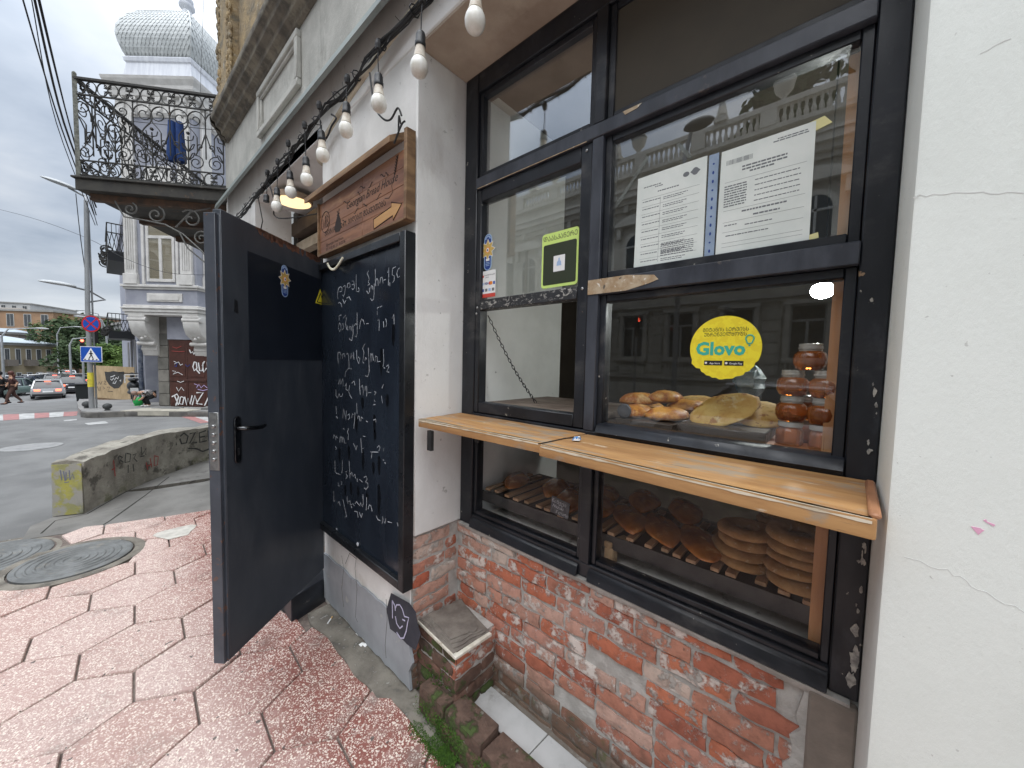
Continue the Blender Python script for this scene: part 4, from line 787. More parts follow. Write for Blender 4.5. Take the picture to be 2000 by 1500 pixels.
cu_.build('arrow_outline', m_burn, sg)
MB().prism([(SX_ - .0002, y, z) for y, z in [(1.826, 2.372), (1.658, 2.391), (1.66, 2.41), (1.57, 2.384), (1.642, 2.331), (1.645, 2.352), (1.822, 2.329)]], (-.0006, 0, 0)).build('arrow', M('honey_wood_arrow', (.52, .29, .11), (.42, .21, .075), scale=6, rough=.5, stretch=(1, .4, 3)), sg)

# ================================================================ cables, conduit and hanging bulbs
cbn = thing('cable_bundle', 'tangled black cables running along the wall under the cornice', 'cable', (.93, 2.5, 3.1))
base_line = [(-.6, 3.17), (.4, 3.165), (1.0, 3.15), (1.34, 3.13), (1.67, 3.145), (2.0, 3.12), (2.32, 3.125), (2.57, 3.10), (2.86, 3.09), (3.15, 3.07), (3.4, 3.05), (3.9, 3.02), (4.5, 2.99), (5.1, 2.95)]
rq = random.Random(8)
for k in range(6):
    pts = []
    for i, (y, z) in enumerate(base_line):
        pts.append((.93 + rq.uniform(-.018, .018), y, z + rq.uniform(-.012, .016)))
        if i < len(base_line) - 1: y2, z2 = base_line[i + 1]; pts.append((.93 + rq.uniform(-.02, .02), (y + y2) / 2, (z + z2) / 2 + rq.uniform(-.03, .008)))
    MB().tube(pts, rq.choice((.003, .0035, .0045, .006)), 6).build('cable', m_cable, cbn, smooth=True)
zt = MB()
for k in range(46):
    y = .9 + k * .088 + rq.uniform(-.03, .03); i = max(j for j in range(len(base_line)) if base_line[j][0] <= y); f = (y - base_line[i][0]) / (base_line[i + 1][0] - base_line[i][0]); z = base_line[i][1] + (base_line[i + 1][1] - base_line[i][1]) * f
    a = rq.uniform(0, 6.28); zt.tube([(.93, y, z), (.93 - .03 * abs(math.cos(a)), y + .01, z + .045 * math.sin(a))], .0016, 4)
    if k % 3 == 0: zt.tube([(.93 + .024 * math.cos(b), y, z + .024 * math.sin(b)) for b in [i_ * .7854 for i_ in range(8)]], .003, 5, close=True)
zt.build('cable_tie', m_rubber, cbn)
MB().tube(spline([(.968, .9, 3.24), (.965, 1.5, 3.20), (.962, 2.0, 3.12), (.962, 2.35, 3.04), (.965, 2.52, 2.985), (.985, 2.60, 2.94), (1.03, 2.62, 2.93)]), .014, 8).build('conduit', m_conduit, cbn, smooth=True)
MB().tube(spline([(.93, 1.82, 3.07), (.925, 1.79, 2.98), (.925, 1.76, 2.88), (.93, 1.69, 2.80), (.935, 1.63, 2.775), (.935, 1.57, 2.80), (.94, 1.545, 2.76)]), .0045, 6).build('sign_lead', m_cable, cbn, smooth=True)
MB().tube(spline([(.93, 2.42, 3.06), (.91, 2.40, 2.97), (.925, 2.33, 2.95), (.93, 2.27, 2.995), (.935, 2.22, 3.02), (.93, 2.27, 3.06)]), .005, 6).build('cable_loop', m_cable, cbn, smooth=True); MB().tube(spline([(.93, 3.45, 3.04), (.94, 3.35, 2.86), (.96, 3.42, 2.78), (1.0, 3.2, 2.72), (1.3, 3.0, 2.83)]), .005, 6).build('cable_loop', m_cable, cbn, smooth=True); MB().tube([(.93, 3.75, 3.02), (.95, 3.7, 2.8), (.97, 3.9, 2.7)], .004, 6).build('cable_loop', m_cable, cbn, smooth=True)
bulb_prof = [(.0135, .060), (.0175, .052), (.019, .040), (.0215, .022), (.026, .004)]
glob = [(.0275, 0.0), (.0335, -.012), (.036, -.026), (.0345, -.042), (.028, -.056), (.016, -.066), (.003, -.069)]
neck_me = MB().lathe(bulb_prof[::-1], (0, 0, 0), 20).mesh('bulb_neck', m_bulbneck, smooth=True, ang=60)
glob_me = MB().lathe(glob[::-1], (0, 0, 0), 20).mesh('bulb_globe', m_bulb, smooth=True, ang=60)
sock_me = MB().lathe([(.0205, .050), (.0215, .053), (.0215, .066), (.0195, .068), (.0195, .092), (.016, .104), (.007, .112)], (0, 0, 0), 16).mesh('bulb_socket', m_rubber, smooth=True, ang=50)
bulb_lab = ['dusty opal bulb hanging in front of window soffit, nearest the viewer', 'dusty opal bulb hanging at the outer corner of the white pier', 'opal bulb hanging over the right end of the wooden sign',
            'opal bulb hanging over the middle of the wooden sign', 'opal bulb hanging over the left end of sign roof', 'opal bulb hanging just left of sign by the doorway edge', 'opal bulb hanging in front of the lit doorway lamp', 'opal bulb hanging beyond the lit doorway lamp, farthest from viewer']
for k, (y, zb) in enumerate([(1.014, 2.795), (1.348, 2.807), (1.674, 2.806), (2.015, 2.822), (2.323, 2.80), (2.57, 2.737), (2.858, 2.741), (3.151, 2.72), (3.408, 2.74)]):
    zc = zb + .069; x = .90; top = 3.115 - .03 * max(0, y - 2.2)
    empty_sock = k == 8
    t_ = thing('hanging_bulb' if not empty_sock else 'lamp_socket', bulb_lab[k] if not empty_sock else 'black lamp socket without a bulb hanging above the open door', 'light bulb' if not empty_sock else 'lamp socket', (x, y, zc), 'bulbs hanging under the cornice' if not empty_sock else None, world=False)
    t_.rotation_euler = (rq.uniform(-.06, .06), rq.uniform(-.05, .05), rq.uniform(0, 6))
    if not empty_sock: instance('bulb_neck', neck_me, t_); instance('bulb_globe', glob_me, t_)
    instance('bulb_socket', sock_me, t_)
    w = MB().tube([(0, 0, .11), (.001, .002, .11 + (top - zc - .11) * .5), (0, 0, top - zc)], .0026, 6).lathe([(.012, top - zc - .02), (.015, top - zc), (.012, top - zc + .02)], (0, 0, 0), 8)
    w.build('bulb_wire', m_cable, t_)
cl_ = thing('ceiling_lamp', 'round lit warm ceiling lamp above the doorway', 'lamp', (1.16, 3.62, 3.0))
MB().lathe([(.145, 0), (.15, .01), (.15, .045), (.13, .05)], (1.16, 3.62, 3.002), 32).build('lamp_rim', M('lamp_rim', (.55, .42, .3), rough=.5), cl_, smooth=True)
MB().lathe([(.05, -.022), (.10, -.016), (.132, -.004), (.134, 0)], (1.16, 3.62, 3.001), 32).build('diffuser', m_lamp, cl_, smooth=True)

# ================================================================ window counter shelf
sh = thing('counter_shelf', 'worn varnished wooden counter shelf under the serving window', 'shelf', (1.12, .72, 1.36))
sh1 = MB().prism([(.985, 1.462, 1.352), (1.276, 1.504, 1.352), (1.276, .742, 1.352), (1.00, .757, 1.352)], (0, 0, .038)); sh1.build('plank', m_shelf, sh, bev=.006, seg=2)
sh2 = MB().prism([(.985, .752, 1.347), (1.276, .738, 1.347), (1.276, -.072, 1.347), (.945, -.062, 1.347)], (0, 0, .040)); sh2.build('plank', m_shelf, sh, bev=.005, seg=2)
wr = MB(); rw = random.Random(17)
for (xa, ya, xb, yb, zt_) in ((.9845, 1.455, .9995, .765, 1.3895), (.9845, .745, .9455, -.055, 1.3865)):
    pts = [(xa + (xb - xa) * i / 40, ya + (yb - ya) * i / 40, zt_) for i in range(41)]
    wr.ribbon([(x + .008, y, z) for x, y, z in pts], [.006 + .016 * max(0, noise.noise((y * 5, 7, 0)) + .35) + .004 * rw.random() for x, y, z in pts], (0, 0, 1), th=.0005)
    wr.ribbon([(x - .0005, y, z - .006) for x, y, z in pts], [.002 + .005 * rw.random() + .006 * max(0, noise.noise((y * 4, 3, 1))) for x, y, z in pts], (-1, 0, 0), th=.0006)
wr.build('worn_edge', M('bleached_worn_edge', (.66, .58, .45), (.44, .36, .25), scale=30, rough=.85, stretch=(1, .3, 1)), sh)
MB().obox((.955, -.050, 1.384), (.29, -.004, 0), (0, -.018, .0), (0, 0, .012)).build('end_strip', M('reddish_edge_strip', (.42, .2, .10), (.30, .13, .065), scale=9, rough=.5), sh, bev=.004)
MB().tube([(.984, .7545, 1.389), (1.02, .748, 1.3895), (1.12, .745, 1.3895), (1.20, .72, 1.389)], .0022, 5).build('joint_gap', m_inkblack, sh)
for y in (1.36, .735, -.04):
    m0 = MB().box(1.262, 1.268, y - .016, y + .016, 1.255, 1.35).box(1.08, 1.262, y - .016, y + .016, 1.340, 1.3465)
    for q in (1.275, 1.315): m0.lathe([(.005, 0), (.004, .003)], (1.262, y, q), 8, ((0, 1, 0), (0, 0, 1), (-1, 0, 0)))
    m0.build('bracket', m_rack if y > 1 else M('grey_bracket', (.22, .22, .21), (.14, .14, .14), scale=20, rough=.5, metal=.6), sh)
MB().box(.985, 1.0, 1.36, 1.39, 1.255, 1.345).build('bracket', m_rack, sh)
cw_ = MB(); cy = (1.124,0.688)
cw_.add([(cy[0] - .018, cy[1] + .012, 1.392), (cy[0] + .004, cy[1] + .016, 1.392), (cy[0] + .016, cy[1] - .006, 1.393), (cy[0] - .006, cy[1] - .012, 1.392), (cy[0] - .012, cy[1] + .006, 1.405), (cy[0] + .002, cy[1] + .006, 1.400), (cy[0] + .008, cy[1] - .006, 1.406), (cy[0] - .008, cy[1] - .006, 1.402)], [(3, 2, 1, 0), (4, 5, 6, 7), (0, 1, 5, 4), (1, 2, 6, 5), (2, 3, 7, 6), (3, 0, 4, 7)])
tag(cw_.build('candy_wrapper', M('blue_white_wrapper', (.05, .22, .52), (.75, .76, .78), scale=60, rough=.35, lo=.48, hi=.52)), 'crumpled blue and white wrapper lying on the wooden counter shelf', 'wrapper')

# ================================================================ stickers and papers on the glass
gx = 1.3095
qr = thing('scan_sticker', 'lime green square edged sticker with dark panel on hatch glass', 'sticker', (gx, .92, 2.0))
def rrect(w, h, r): return [(sx * (w / 2 - r) + r * math.cos(a), sy * (h / 2 - r) + r * math.sin(a)) for (sx, sy, a0) in ((1, 1, 0), (-1, 1, 90), (-1, -1, 180), (1, -1, 270)) for a in [rad(a0 + 22.5 * i) for i in range(5)]]
def slab(poly, Mx, z0, mat, nm, par, th=.0005): return MB().prism([Mx @ Vector((x, y, z0)) for x, y in poly], Mx.to_3x3() @ Vector((0, 0, th))).build(nm, mat, par)
Mq = wall_frame(gx, .919, 2.103)
slab(rrect(.186, .232, .014), Mq, 0, m_lime, 'sticker_face', qr); slab([(x, y - .018) for x, y in rrect(.168, .172, .008)], Mq, .0006, m_dkgreen, 'dark_panel', qr)
slab([(x, y - .018) for x, y in rrect(.058, .066, .002)], Mq, .0012, m_white, 'white_label', qr)
slab([(-.012, -.028), (.012, -.028), (.010, -.012), (.004, -.006), (.003, .004), (-.003, .004), (-.004, -.006), (-.010, -.012)], Mq, .0018, m_ltblue, 'sack_mark', qr)
text_mesh('ᲓᲐᲐᲡᲙᲐᲜᲔᲠᲔ', Mq @ Matrix.Translation((0, .092, .0008)), .0285, m_dkgreen, 'sticker_lettering', bold=.0, parent=qr, th=.0003, xs=.92)
pay = thing('payment_sticker', 'white payment card sticker with red foot on the hatch glass', 'sticker', (gx, 1.36, 2.0))
Mp = wall_frame(gx - .0015, 1.345, 2.05)
slab(rrect(.104, .132, .006), Mp, 0, m_white, 'sticker_face', pay); slab([(-.052, -.066), (.052, -.066), (.052, -.047), (-.052, -.047)], Mp, .0006, m_red, 'red_foot', pay)
text_mesh('VISA', Mp @ Matrix.Translation((-.012, .003, .0008)), .0155, m_blue, 'sticker_lettering', bold=.0005, parent=pay, th=.0003, shear=.2)
ring = lambda x0, y0, r: [(x0 + r * math.cos(a), y0 + r * math.sin(a)) for a in [2 * math.pi * i / 16 for i in range(16)]]
slab(ring(.014, .003, .0085), Mp, .0006, m_red, 'card_mark', pay); slab(ring(.0235, .003, .0085), Mp, .0009, m_orange, 'card_mark', pay); slab([(.036, -.005), (.048, -.005), (.048, .010), (.036, .010)], Mp, .0006, m_signblue, 'card_mark', pay)
for k, (x, c_) in enumerate(((-.036, m_blue), (-.012, m_ink), (.012, m_ltblue), (.036, m_ink))): slab([(x - .008, -.036), (x + .008, -.036), (x + .008, -.022), (x - .008, -.022)], Mp, .0006, c_, 'card_mark', pay)
slab([(-.047, -.003), (-.031, -.003), (-.031, .009), (-.047, .009)], Mp, .0006, m_ltblue, 'card_mark', pay); slab([(-.042, .036), (-.031, .034), (-.029, .05), (-.034, .044), (-.043, .046)], Mp, .0006, m_red, 'animal_logo', pay)
text_mesh('ᲡᲐᲥᲐᲠᲗᲕᲔᲚᲝᲡ ᲑᲐᲜᲙᲘ', Mp @ Matrix.Translation((.010, .044, .0008)), .0085, m_ink, 'sticker_lettering', parent=pay, th=.0003, xs=.75); text_mesh('ᲙᲔᲠᲫᲝ', Mp @ Matrix.Translation((-.008, .033, .0008)), .007, m_ink, 'sticker_lettering', parent=pay, th=.0003)
# yellow delivery sticker, its lower edge torn
gl = thing('delivery_sticker', 'round torn yellow delivery sticker inside the bread window', 'sticker', (1.311, .285, 1.62))
Mg = wall_frame(1.3115, .283, 1.722); rg_ = random.Random(6); pts = []
for i in range(64):
    a = 2 * math.pi * i / 64; r = .1; 
    if 200 < math.degrees(a) < 335: r = .098 + rg_.uniform(-.004, .003) + (.006 if 205 < math.degrees(a) < 222 else 0)
    pts.append((r * math.cos(a), r * math.sin(a)))
slab(pts, Mg, 0, m_yellow, 'sticker_face', gl)
T = Matrix.Translation
text_mesh('ᲛᲘᲢᲐᲜᲘᲡ ᲡᲔᲠᲕᲘᲡᲡ', Mg @ T((0, .057, .0008)), .0165, m_dkgreen, 'sticker_lettering', bold=.0, parent=gl, th=.0003, xs=.82); text_mesh('ᲣᲖᲠᲣᲜᲕᲔᲚᲧᲝᲤᲡ', Mg @ T((0, .042, .0008)), .0165, m_dkgreen, 'sticker_lettering', bold=.0, parent=gl, th=.0003, xs=.82)
text_mesh('Glovo', Mg @ T((-.012, -.004, .0008)), .056, m_teal, 'sticker_lettering', bold=.0022, parent=gl, th=.0003, xs=1.0)
pin = MB(); pin.tube([Mg @ Vector((.068 + .0105 * math.cos(a), .028 + .0105 * math.sin(a) + (-.005 if math.sin(a) < -.8 else 0), .001)) for a in [2 * math.pi * i / 20 for i in range(20)]], .0022, 5, close=True); pin.prism([Mg @ Vector((.068 + .003 * math.cos(a), .007 + .003 * math.sin(a), .0006)) for a in [math.pi * i / 4 for i in range(8)]], Mg.to_3x3() @ Vector((0, 0, .0004)))
pin.build('pin_mark', m_teal, gl)
for x, tx in ((-.029, 'App Store'), (.029, 'Google Play')):
    slab([(x - .026, -.055), (x + .026, -.055), (x + .026, -.040), (x - .026, -.040)], Mg, .0006, m_inkblack, 'store_badge', gl); text_mesh(tx, Mg @ T((x + .005, -.0485, .0013)), .0085, m_white, 'sticker_lettering', parent=gl, th=.0003, xs=.85)
    slab(ring(x - .0205, -.0475, .0035), Mg, .0011, m_white, 'store_mark', gl)
# documents in a clear sleeve
dx0 = 1.3105
def doc(name, label, yc, zc, w, h, kind):
    t_ = thing(name, label, 'document', (dx0, yc, zc - h / 2)); Md = wall_frame(dx0, yc, zc)
    slab([(-w / 2, -h / 2), (w / 2, -h / 2), (w / 2 - .002, h / 2), (-w / 2 + .003, h / 2 - .004)], Md, 0, m_paper, 'sheet', t_)
    mb = MB(); rd_ = random.Random(kind)
    def line(x0, x1, y, th): mb.prism([Md @ Vector(p) for p in ((x0, y, .0006), (x1, y, .0006), (x1, y + th, .0006), (x0, y + th, .0006))], Md.to_3x3() @ Vector((0, 0, .0002)))
    def words(x0, x1, y, th):
        x = x0
        while x < x1 - .003: l_ = rd_.uniform(.004, .014); line(x, min(x + l_, x1), y, th); x += l_ + .0018
    if kind == 1:
        for k in range(9): y = .085 - k * .026; line(-.095, .095, y, .0007); words(-.092, -.03, y - .010, .0028); words(-.02, .06, y - .010, .0024); words(-.02, .05, y - .016, .0024)
        for k in range(7): words(-.022, .085, -.085 - k * .0062, .0026)
        line(-.03, -.0292, -.14, .22); words(-.09, -.03, .125, .003); words(-.05, -.02, .118, .003); words(-.04, .03, .10, .0035)
        mb.prism([Md @ Vector((.052 + .010 * math.cos(a), .130 + .008 * math.sin(a), .0006)) for a in [math.pi * i / 6 for i in range(12)]], Md.to_3x3() @ Vector((0, 0, .0003)))
        mb.prism([Md @ Vector((.080 + .013 * (1.2 if i % 3 == 0 else .8) * math.cos(a), .132 + .012 * math.sin(a), .0006)) for i, a in enumerate([math.pi * i / 6 for i in range(12)])], Md.to_3x3() @ Vector((0, 0, .0003)))
    else:
        for k in range(26): line(-.098 + k * .0027, -.098 + k * .0027 + rd_.choice((.0009, .0016)), .118, .014)
        words(.03, .10, .150, .003); words(.02, .10, .144, .003)
        for k in range(3): words(-.055 + .02 * (k == 2), .055 - .03 * (k == 2), .100 - k * .009, .0046)
        for k in range(9): words(-.10, -.04, .052 - k * .0075, .0036); (words(-.02, .09, .052 - k * .0075, .0026) if k % 2 == 0 else None)
        for y in (.066, -.02, -.055, -.085, -.118, -.13): line(-.10, .10, y, .0007)
        words(-.05, .06, -.032, .0045); words(-.02, .045, -.048, .0045); words(-.095, -.06, -.066, .003); words(-.04, .03, -.073, .003); words(-.09, .02, -.098, .003)
    mb.build('printed_text', m_ink, t_)
    return t_
doc('document_sheet', 'left printed sheet with table behind the upper window glass', .474, 2.164, .232, .338, 1)
doc('document_sheet', 'right printed sheet with barcode behind the upper window glass', .206, 2.164, .232, .336, 2)
bs = thing('binder_strip', 'blue punched plastic strip between the two printed sheets', 'binder strip', (dx0, .34, 2.0)); Mb = wall_frame(dx0 - .001, .340, 2.165)
slab([(-.014, -.165), (.014, -.165), (.014, .165), (-.014, .165)], Mb, 0, m_sleeve, 'strip', bs)
hm = MB()
for k in range(11): y = .135 - k * .027; hm.prism([Mb @ Vector((x0 + .003 * math.cos(a), y + (.0055 if k % 3 else .003) * math.sin(a), .0006)) for x0 in (0,) for a in [math.pi * i / 5 for i in range(10)]], Mb.to_3x3() @ Vector((0, 0, .0003)))
hm.build('punch_hole', m_blue, bs)
for (pts, lab, mt) in (([(1.3115, .122, 2.330), (1.3115, .075, 2.338), (1.3115, .058, 2.315), (1.3115, .10, 2.304)], 'yellowed tape at the upper right corner of right sheet', m_ytape), ([(1.3115, .098, 2.028), (1.3115, .072, 2.033), (1.3115, .070, 2.018), (1.3115, .097, 2.013)], 'yellowed tape at the lower right corner of right sheet', m_ytape),
                       ([(1.3115, .675, 2.26), (1.3115, .56, 2.40), (1.3115, .551, 2.393), (1.3115, .665, 2.25)], 'long clear tape strip left of the left printed sheet', m_tape), ([(1.3115, .46, 2.405), (1.3115, .447, 2.405), (1.3115, .405, 2.345), (1.3115, .42, 2.345)], 'short clear tape strip above the left printed sheet', m_tape)):
    tag(MB().prism(pts, (-.0004, 0, 0)).build('tape', mt), lab, 'tape', 'tape holding the sheets')

# ================================================================ bread, jars and racks
def loaf_mesh(name, mat, L, Wd, H, seed, bend=0.0, dent=.25, n=22, m=12):
    off = Vector((seed * 3.1, seed * 1.7, 0))
    def fn(d, p):
        q = Vector(p); q *= 1 + dent * .35 * noise.noise(d * 1.6 + off) + .05 * noise.noise(d * 5 + off)
        k = abs(q.x) / L; q.y *= 1 - .35 * k * k; q.y += bend * (q.x / L) ** 2 * L
        q.z = q.z if q.z > 0 else q.z * .45
        q.z -= .010 * max(0, noise.noise(d * 3.3 + off)) * (1 if d.z > .2 else 0)
        return q
    return MB().ell((0, 0, 0), (L, Wd, H), n, m, fn).mesh(name, mat, smooth=True, ang=180)
def put(name, me, label, cat, loc, rz=0, rx=0, ry=0, group=None):
    o = instance(name, me); o.location = loc; o.rotation_euler = (rx, ry, rz); return tag(o, label, cat, group)
# boards the bread lies on
for nm, lab, (x0, x1, ya, yb, za, zb) in (('wooden_board', 'dark greasy board under the golden loaves on left', (1.362, 1.72, .445, .665, 1.413, 1.452)), ('wooden_board', 'thick dark greasy board under the flat breads', (1.352, 1.70, .165, .425, 1.413, 1.462))):
    tag(MB().box(x0, x1, ya, yb, za, zb).build(nm, m_blockwood, bev=.004), lab, 'board', 'boards in the bread window')
tag(MB().prism([(1.35, .178, 1.413), (1.35, .008, 1.413), (1.62, .008, 1.413), (1.62, .178, 1.413)], (0, 0, .016)).build('wooden_board', M('reddish_board', (.42, .16, .08), (.30, .10, .05), scale=8, rough=.45), bev=.002), 'reddish wooden board under the honey jars', 'board', 'boards in the bread window')
LM = [loaf_mesh('bread_loaf', m_bread, .088, .048, .038, s_) for s_ in (1, 2, 3)]
zl = 1.466
for i, (x, y, z, rz, lab) in enumerate(((1.46, .615, zl, 1.2, 'golden loaf at front left of the left board'), (1.44, .49, zl + .004, .75, 'pale ended golden loaf lying at the front of the left board'), (1.53, .64, zl + .043, .9, 'golden loaf stacked on the left of the loaf pile'),
                                     (1.60, .555, zl + .055, 1.0, 'brown capped loaf on top of the loaf pile'), (1.64, .47, zl + .022, .6, 'golden loaf at the right back of the loaf pile'), (1.66, .66, zl, .8, 'golden loaf lowest at the back of the pile'))):
    put('bread_loaf', LM[i % 3], lab, 'bread', (x, y, z), rz + 1.57, group='golden loaves in the window')
tag(MB().lathe([(.026, -.006), (.028, -.004), (.028, .004), (.026, .006)], (1.372, .632, 1.482), 20, ((0, 1, 0), (0, 0, 1), (1, 0, 0))).lathe([(.02, .007), (.004, .009)], (1.366, .632, 1.482), 12, ((0, 1, 0), (0, 0, 1), (-1, 0, 0))).build('vent_wheel', M('dark_vent_wheel', (.10, .10, .11), rough=.4)), 'small dark round vent beside the golden loaves', 'vent')
FB = [loaf_mesh('flat_bread', m_flatbread, .116, .076, .018, s_, dent=.3, n=26) for s_ in (5, 8)]
def put_axes(name, me, label, cat, loc, xa, za, group):
    xa = Vector(xa).normalized(); za = Vector(za); za = (za - xa * za.dot(xa)).normalized(); ya = za.cross(xa)
    o = instance(name, me); o.matrix_basis = Matrix(((xa.x, ya.x, za.x, loc[0]), (xa.y, ya.y, za.y, loc[1]), (xa.z, ya.z, za.z, loc[2]), (0, 0, 0, 1))); return tag(o, label, cat, group)
put_axes('flat_bread', FB[0], 'front flat bread leaning on the other over dark board', 'bread', (1.465, .305, 1.512), (.25, -.85, .36), (-.62, -.1, .78), 'flat breads in the window'); put_axes('flat_bread', FB[1], 'rear flat bread lying half under the front one', 'bread', (1.54, .205, 1.500), (.45, -.85, .12), (-.5, -.1, .85), 'flat breads in the window')
put_axes('flat_bread', FB[1], 'flat bread lying at the back behind the loaves', 'bread', (1.72, .47, 1.50), (.3, -.9, .1), (-.4, 0, .9), 'flat breads in the window')
pbm = MB().ell((0, 0, 0), (.10, .05, .06), 16, 10, lambda d, p: Vector(p) * (1 + .5 * noise.noise(d * 2.6))).mesh('plastic_bag', M('crumpled_clear_bag', (.62, .70, .72), (.30, .42, .48), scale=9, rough=.2, bump=.8, bscale=20, bdist=.01, trans=.35), smooth=True, ang=30)
put('plastic_bag', pbm, 'crumpled bluish plastic bag behind the flat breads', 'bag', (1.88, .30, 1.60), .5)
# honey jars
jm_body = MB().lathe([(.022, 0), (.031, .004), (.0375, .018), (.039, .032), (.036, .048), (.0285, .056)], (0, 0, 0), 48, ribs=16, amp=.06).mesh('jar_body', m_honey, smooth=True, ang=80)
jm_lid = MB().lathe([(.0275, .0565), (.0275, .061), (.030, .062), (.030, .067), (.0285, .068), (.0285, .077), (.026, .078)], (0, 0, 0), 28).mesh('jar_lid', m_jarlid, smooth=True, ang=40)
hx_body = MB().lathe([(.033, 0), (.036, .003), (.036, .043), (.027, .055)], (0, 0, 0), 6).mesh('jar_body', m_honey, bev=.003, seg=2)
hx_lid = MB().lathe([(.028, .0555), (.0315, .057), (.0315, .070), (.030, .0715)], (0, 0, 0), 28).mesh('jar_lid', m_jarlid, smooth=True, ang=40)
def jar(x, y, z, lab, hexa=False, grp=None, sc=1.0):
    t_ = thing('honey_jar', lab, 'jar', (x, y, z), grp, world=False); instance('jar_body', hx_body if hexa else jm_body, t_); instance('jar_lid', hx_lid if hexa else jm_lid, t_); t_.rotation_euler.z = RN.uniform(0, 6); t_.scale = (sc,) * 3
g_ = 'honey jars stacked in the window'
jar(1.405, .112, 1.430, 'hexagonal honey jar at the bottom of the left stack', True, g_); jar(1.385, .035, 1.430, 'hexagonal honey jar at the bottom of right stack, nearest glass', True, g_)
jar(1.405, .112, 1.502, 'ribbed honey jar second from bottom in the left stack', False, g_); jar(1.385, .035, 1.502, 'ribbed honey jar second from bottom in the right stack', False, g_)
jar(1.405, .113, 1.580, 'ribbed honey jar third from bottom in the left stack', False, g_); jar(1.385, .034, 1.580, 'ribbed honey jar third from bottom in right stack', False, g_)
jar(1.395, .075, 1.658, 'honey jar crowning the stacks, paler amber', False, g_); jar(1.50, .075, 1.430, 'hexagonal honey jar in the rear row of the stacks', True, g_); jar(1.50, .075, 1.502, 'ribbed honey jar in the rear row of the stacks', False, g_)
# interior lamp
il = thing('shop_lamp', 'bright white lit lamp glowing inside the shop', 'lamp', (2.2, .084, 1.98)); MB().ell((2.2, .09, 2.02), (.055, .045, .035), 18, 12).build('lamp_globe', m_lamp2, il, smooth=True); MB().tube([(2.2, .09, 2.05), (2.2, .09, 3.05)], .004, 6).build('lamp_cord', m_cable, il)
# chain across the open hatch
chn = thing('hatch_chain', 'thin black chain slanting across the open serving hatch', 'chain', (1.36, 1.4, 1.9)); ca, cb_ = Vector((1.352, 1.385, 1.90)), Vector((1.56, 1.22, 1.45)); nl = 26
lkm = MB().tube([(.0135 * math.cos(a) * (1 if abs(math.cos(a)) < .9 else 1), .0058 * math.sin(a), 0) for a in [2 * math.pi * i / 12 for i in range(12)]], .0019, 5, close=True).mesh('chain_link', m_rack, smooth=True)
dv = (cb_ - ca); q0 = dv.to_track_quat('X', 'Z').to_matrix().to_4x4()
for i in range(nl):
    f = (i + .5) / nl; p = ca + dv * f - Vector((0, 0, .03 * math.sin(math.pi * f)))
    instance('chain_link', lkm, chn, Matrix.Translation(p) @ q0 @ Matrix.Rotation(rad(90) * (i % 2) + .3, 4, 'X'))
# rack below the counter
rk = thing('bread_rack', 'black iron rack with wooden slats in the lower window', 'rack', (1.5, .7, .93))
MB().box(1.362, 1.366, -.03, 1.425, .915, .972).box(1.366, 1.76, -.03, 1.425, .915, .920).box(1.76, 1.765, -.03, 1.425, .915, .975).box(1.362, 1.366, 1.4255, 1.429, .915, .99).build('rack_frame', m_rack, rk, bev=.001)
rs = random.Random(12); y = 1.40
while y > -.02:
    w_ = rs.uniform(.026, .036); MB().obox((1.368 + rs.uniform(-.012, .01), y, .9745), (.38, rs.uniform(-.02, .02), 0), (0, -w_, 0), (0, 0, .013)).build('slat', m_slat, rk, bev=.0015); y -= w_ + rs.choice((.018, .03, .045, .05))
NM = [loaf_mesh('sweet_bread', m_nazuki, .155, .070, .028, s_, bend=.10, dent=.3, n=24) for s_ in (11, 14, 17)]
nl_ = ['first from partition', 'second', 'third']
for i, (x, y, z, rz, lab) in enumerate(((1.55, 1.33, 1.003, .5, 'reddish glazed bread at the far left end of the rack'), (1.60, 1.10, 1.006, .4, 'glazed bread on rack just left of price tag, farther back'), (1.50, .94, 1.008, .55, 'glazed bread directly behind the black price tag'), (1.53, .80, 1.01, .45, 'glazed bread behind the middle post of lower window'),
                                     (1.50, .645, 1.01, .6, 'glazed bread right of the middle post on the rack'), (1.49, .505, 1.01, .55, 'glossy glazed bread between two others on rack'), (1.475, .36, 1.012, .6, 'large glossy glazed bread next to the ring bread stack'), (1.68, .86, 1.012, .3, 'glazed bread in back row behind price tag'), (1.69, .66, 1.03, .4, 'glazed bread in the back row right of the post'), (1.70, .48, 1.03, .5, 'glazed bread in the back row beside ring breads'))):
    put('sweet_bread', NM[i % 3], lab, 'bread', (x, y, z), rz + (RN.uniform(-.08, .08)), group='glazed breads on the rack')
def ring_mesh(seed):
    b = MB(); n, m = 34, 12
    for i in range(n):
        a = 2 * math.pi * i / n
        for j in range(m):
            c_ = 2 * math.pi * j / m; R_ = .060 + .004 * noise.noise((math.cos(a) * 1.3, math.sin(a) * 1.3, seed)); r_ = .029 * (1 + .13 * noise.noise((math.cos(a) * 2.5 + seed, math.sin(a) * 2.5, c_)))
            b.v.append(((R_ + r_ * math.cos(c_)) * math.cos(a), (R_ + r_ * math.cos(c_)) * math.sin(a), .62 * r_ * math.sin(c_)))
    for i in range(n):
        for j in range(m): b.f.append((i * m + j, ((i + 1) % n) * m + j, ((i + 1) % n) * m + (j + 1) % m, i * m + (j + 1) % m))
    return b.mesh('ring_bread', m_ring, smooth=True, ang=180)
RG = [ring_mesh(s_) for s_ in (1, 4, 9)]
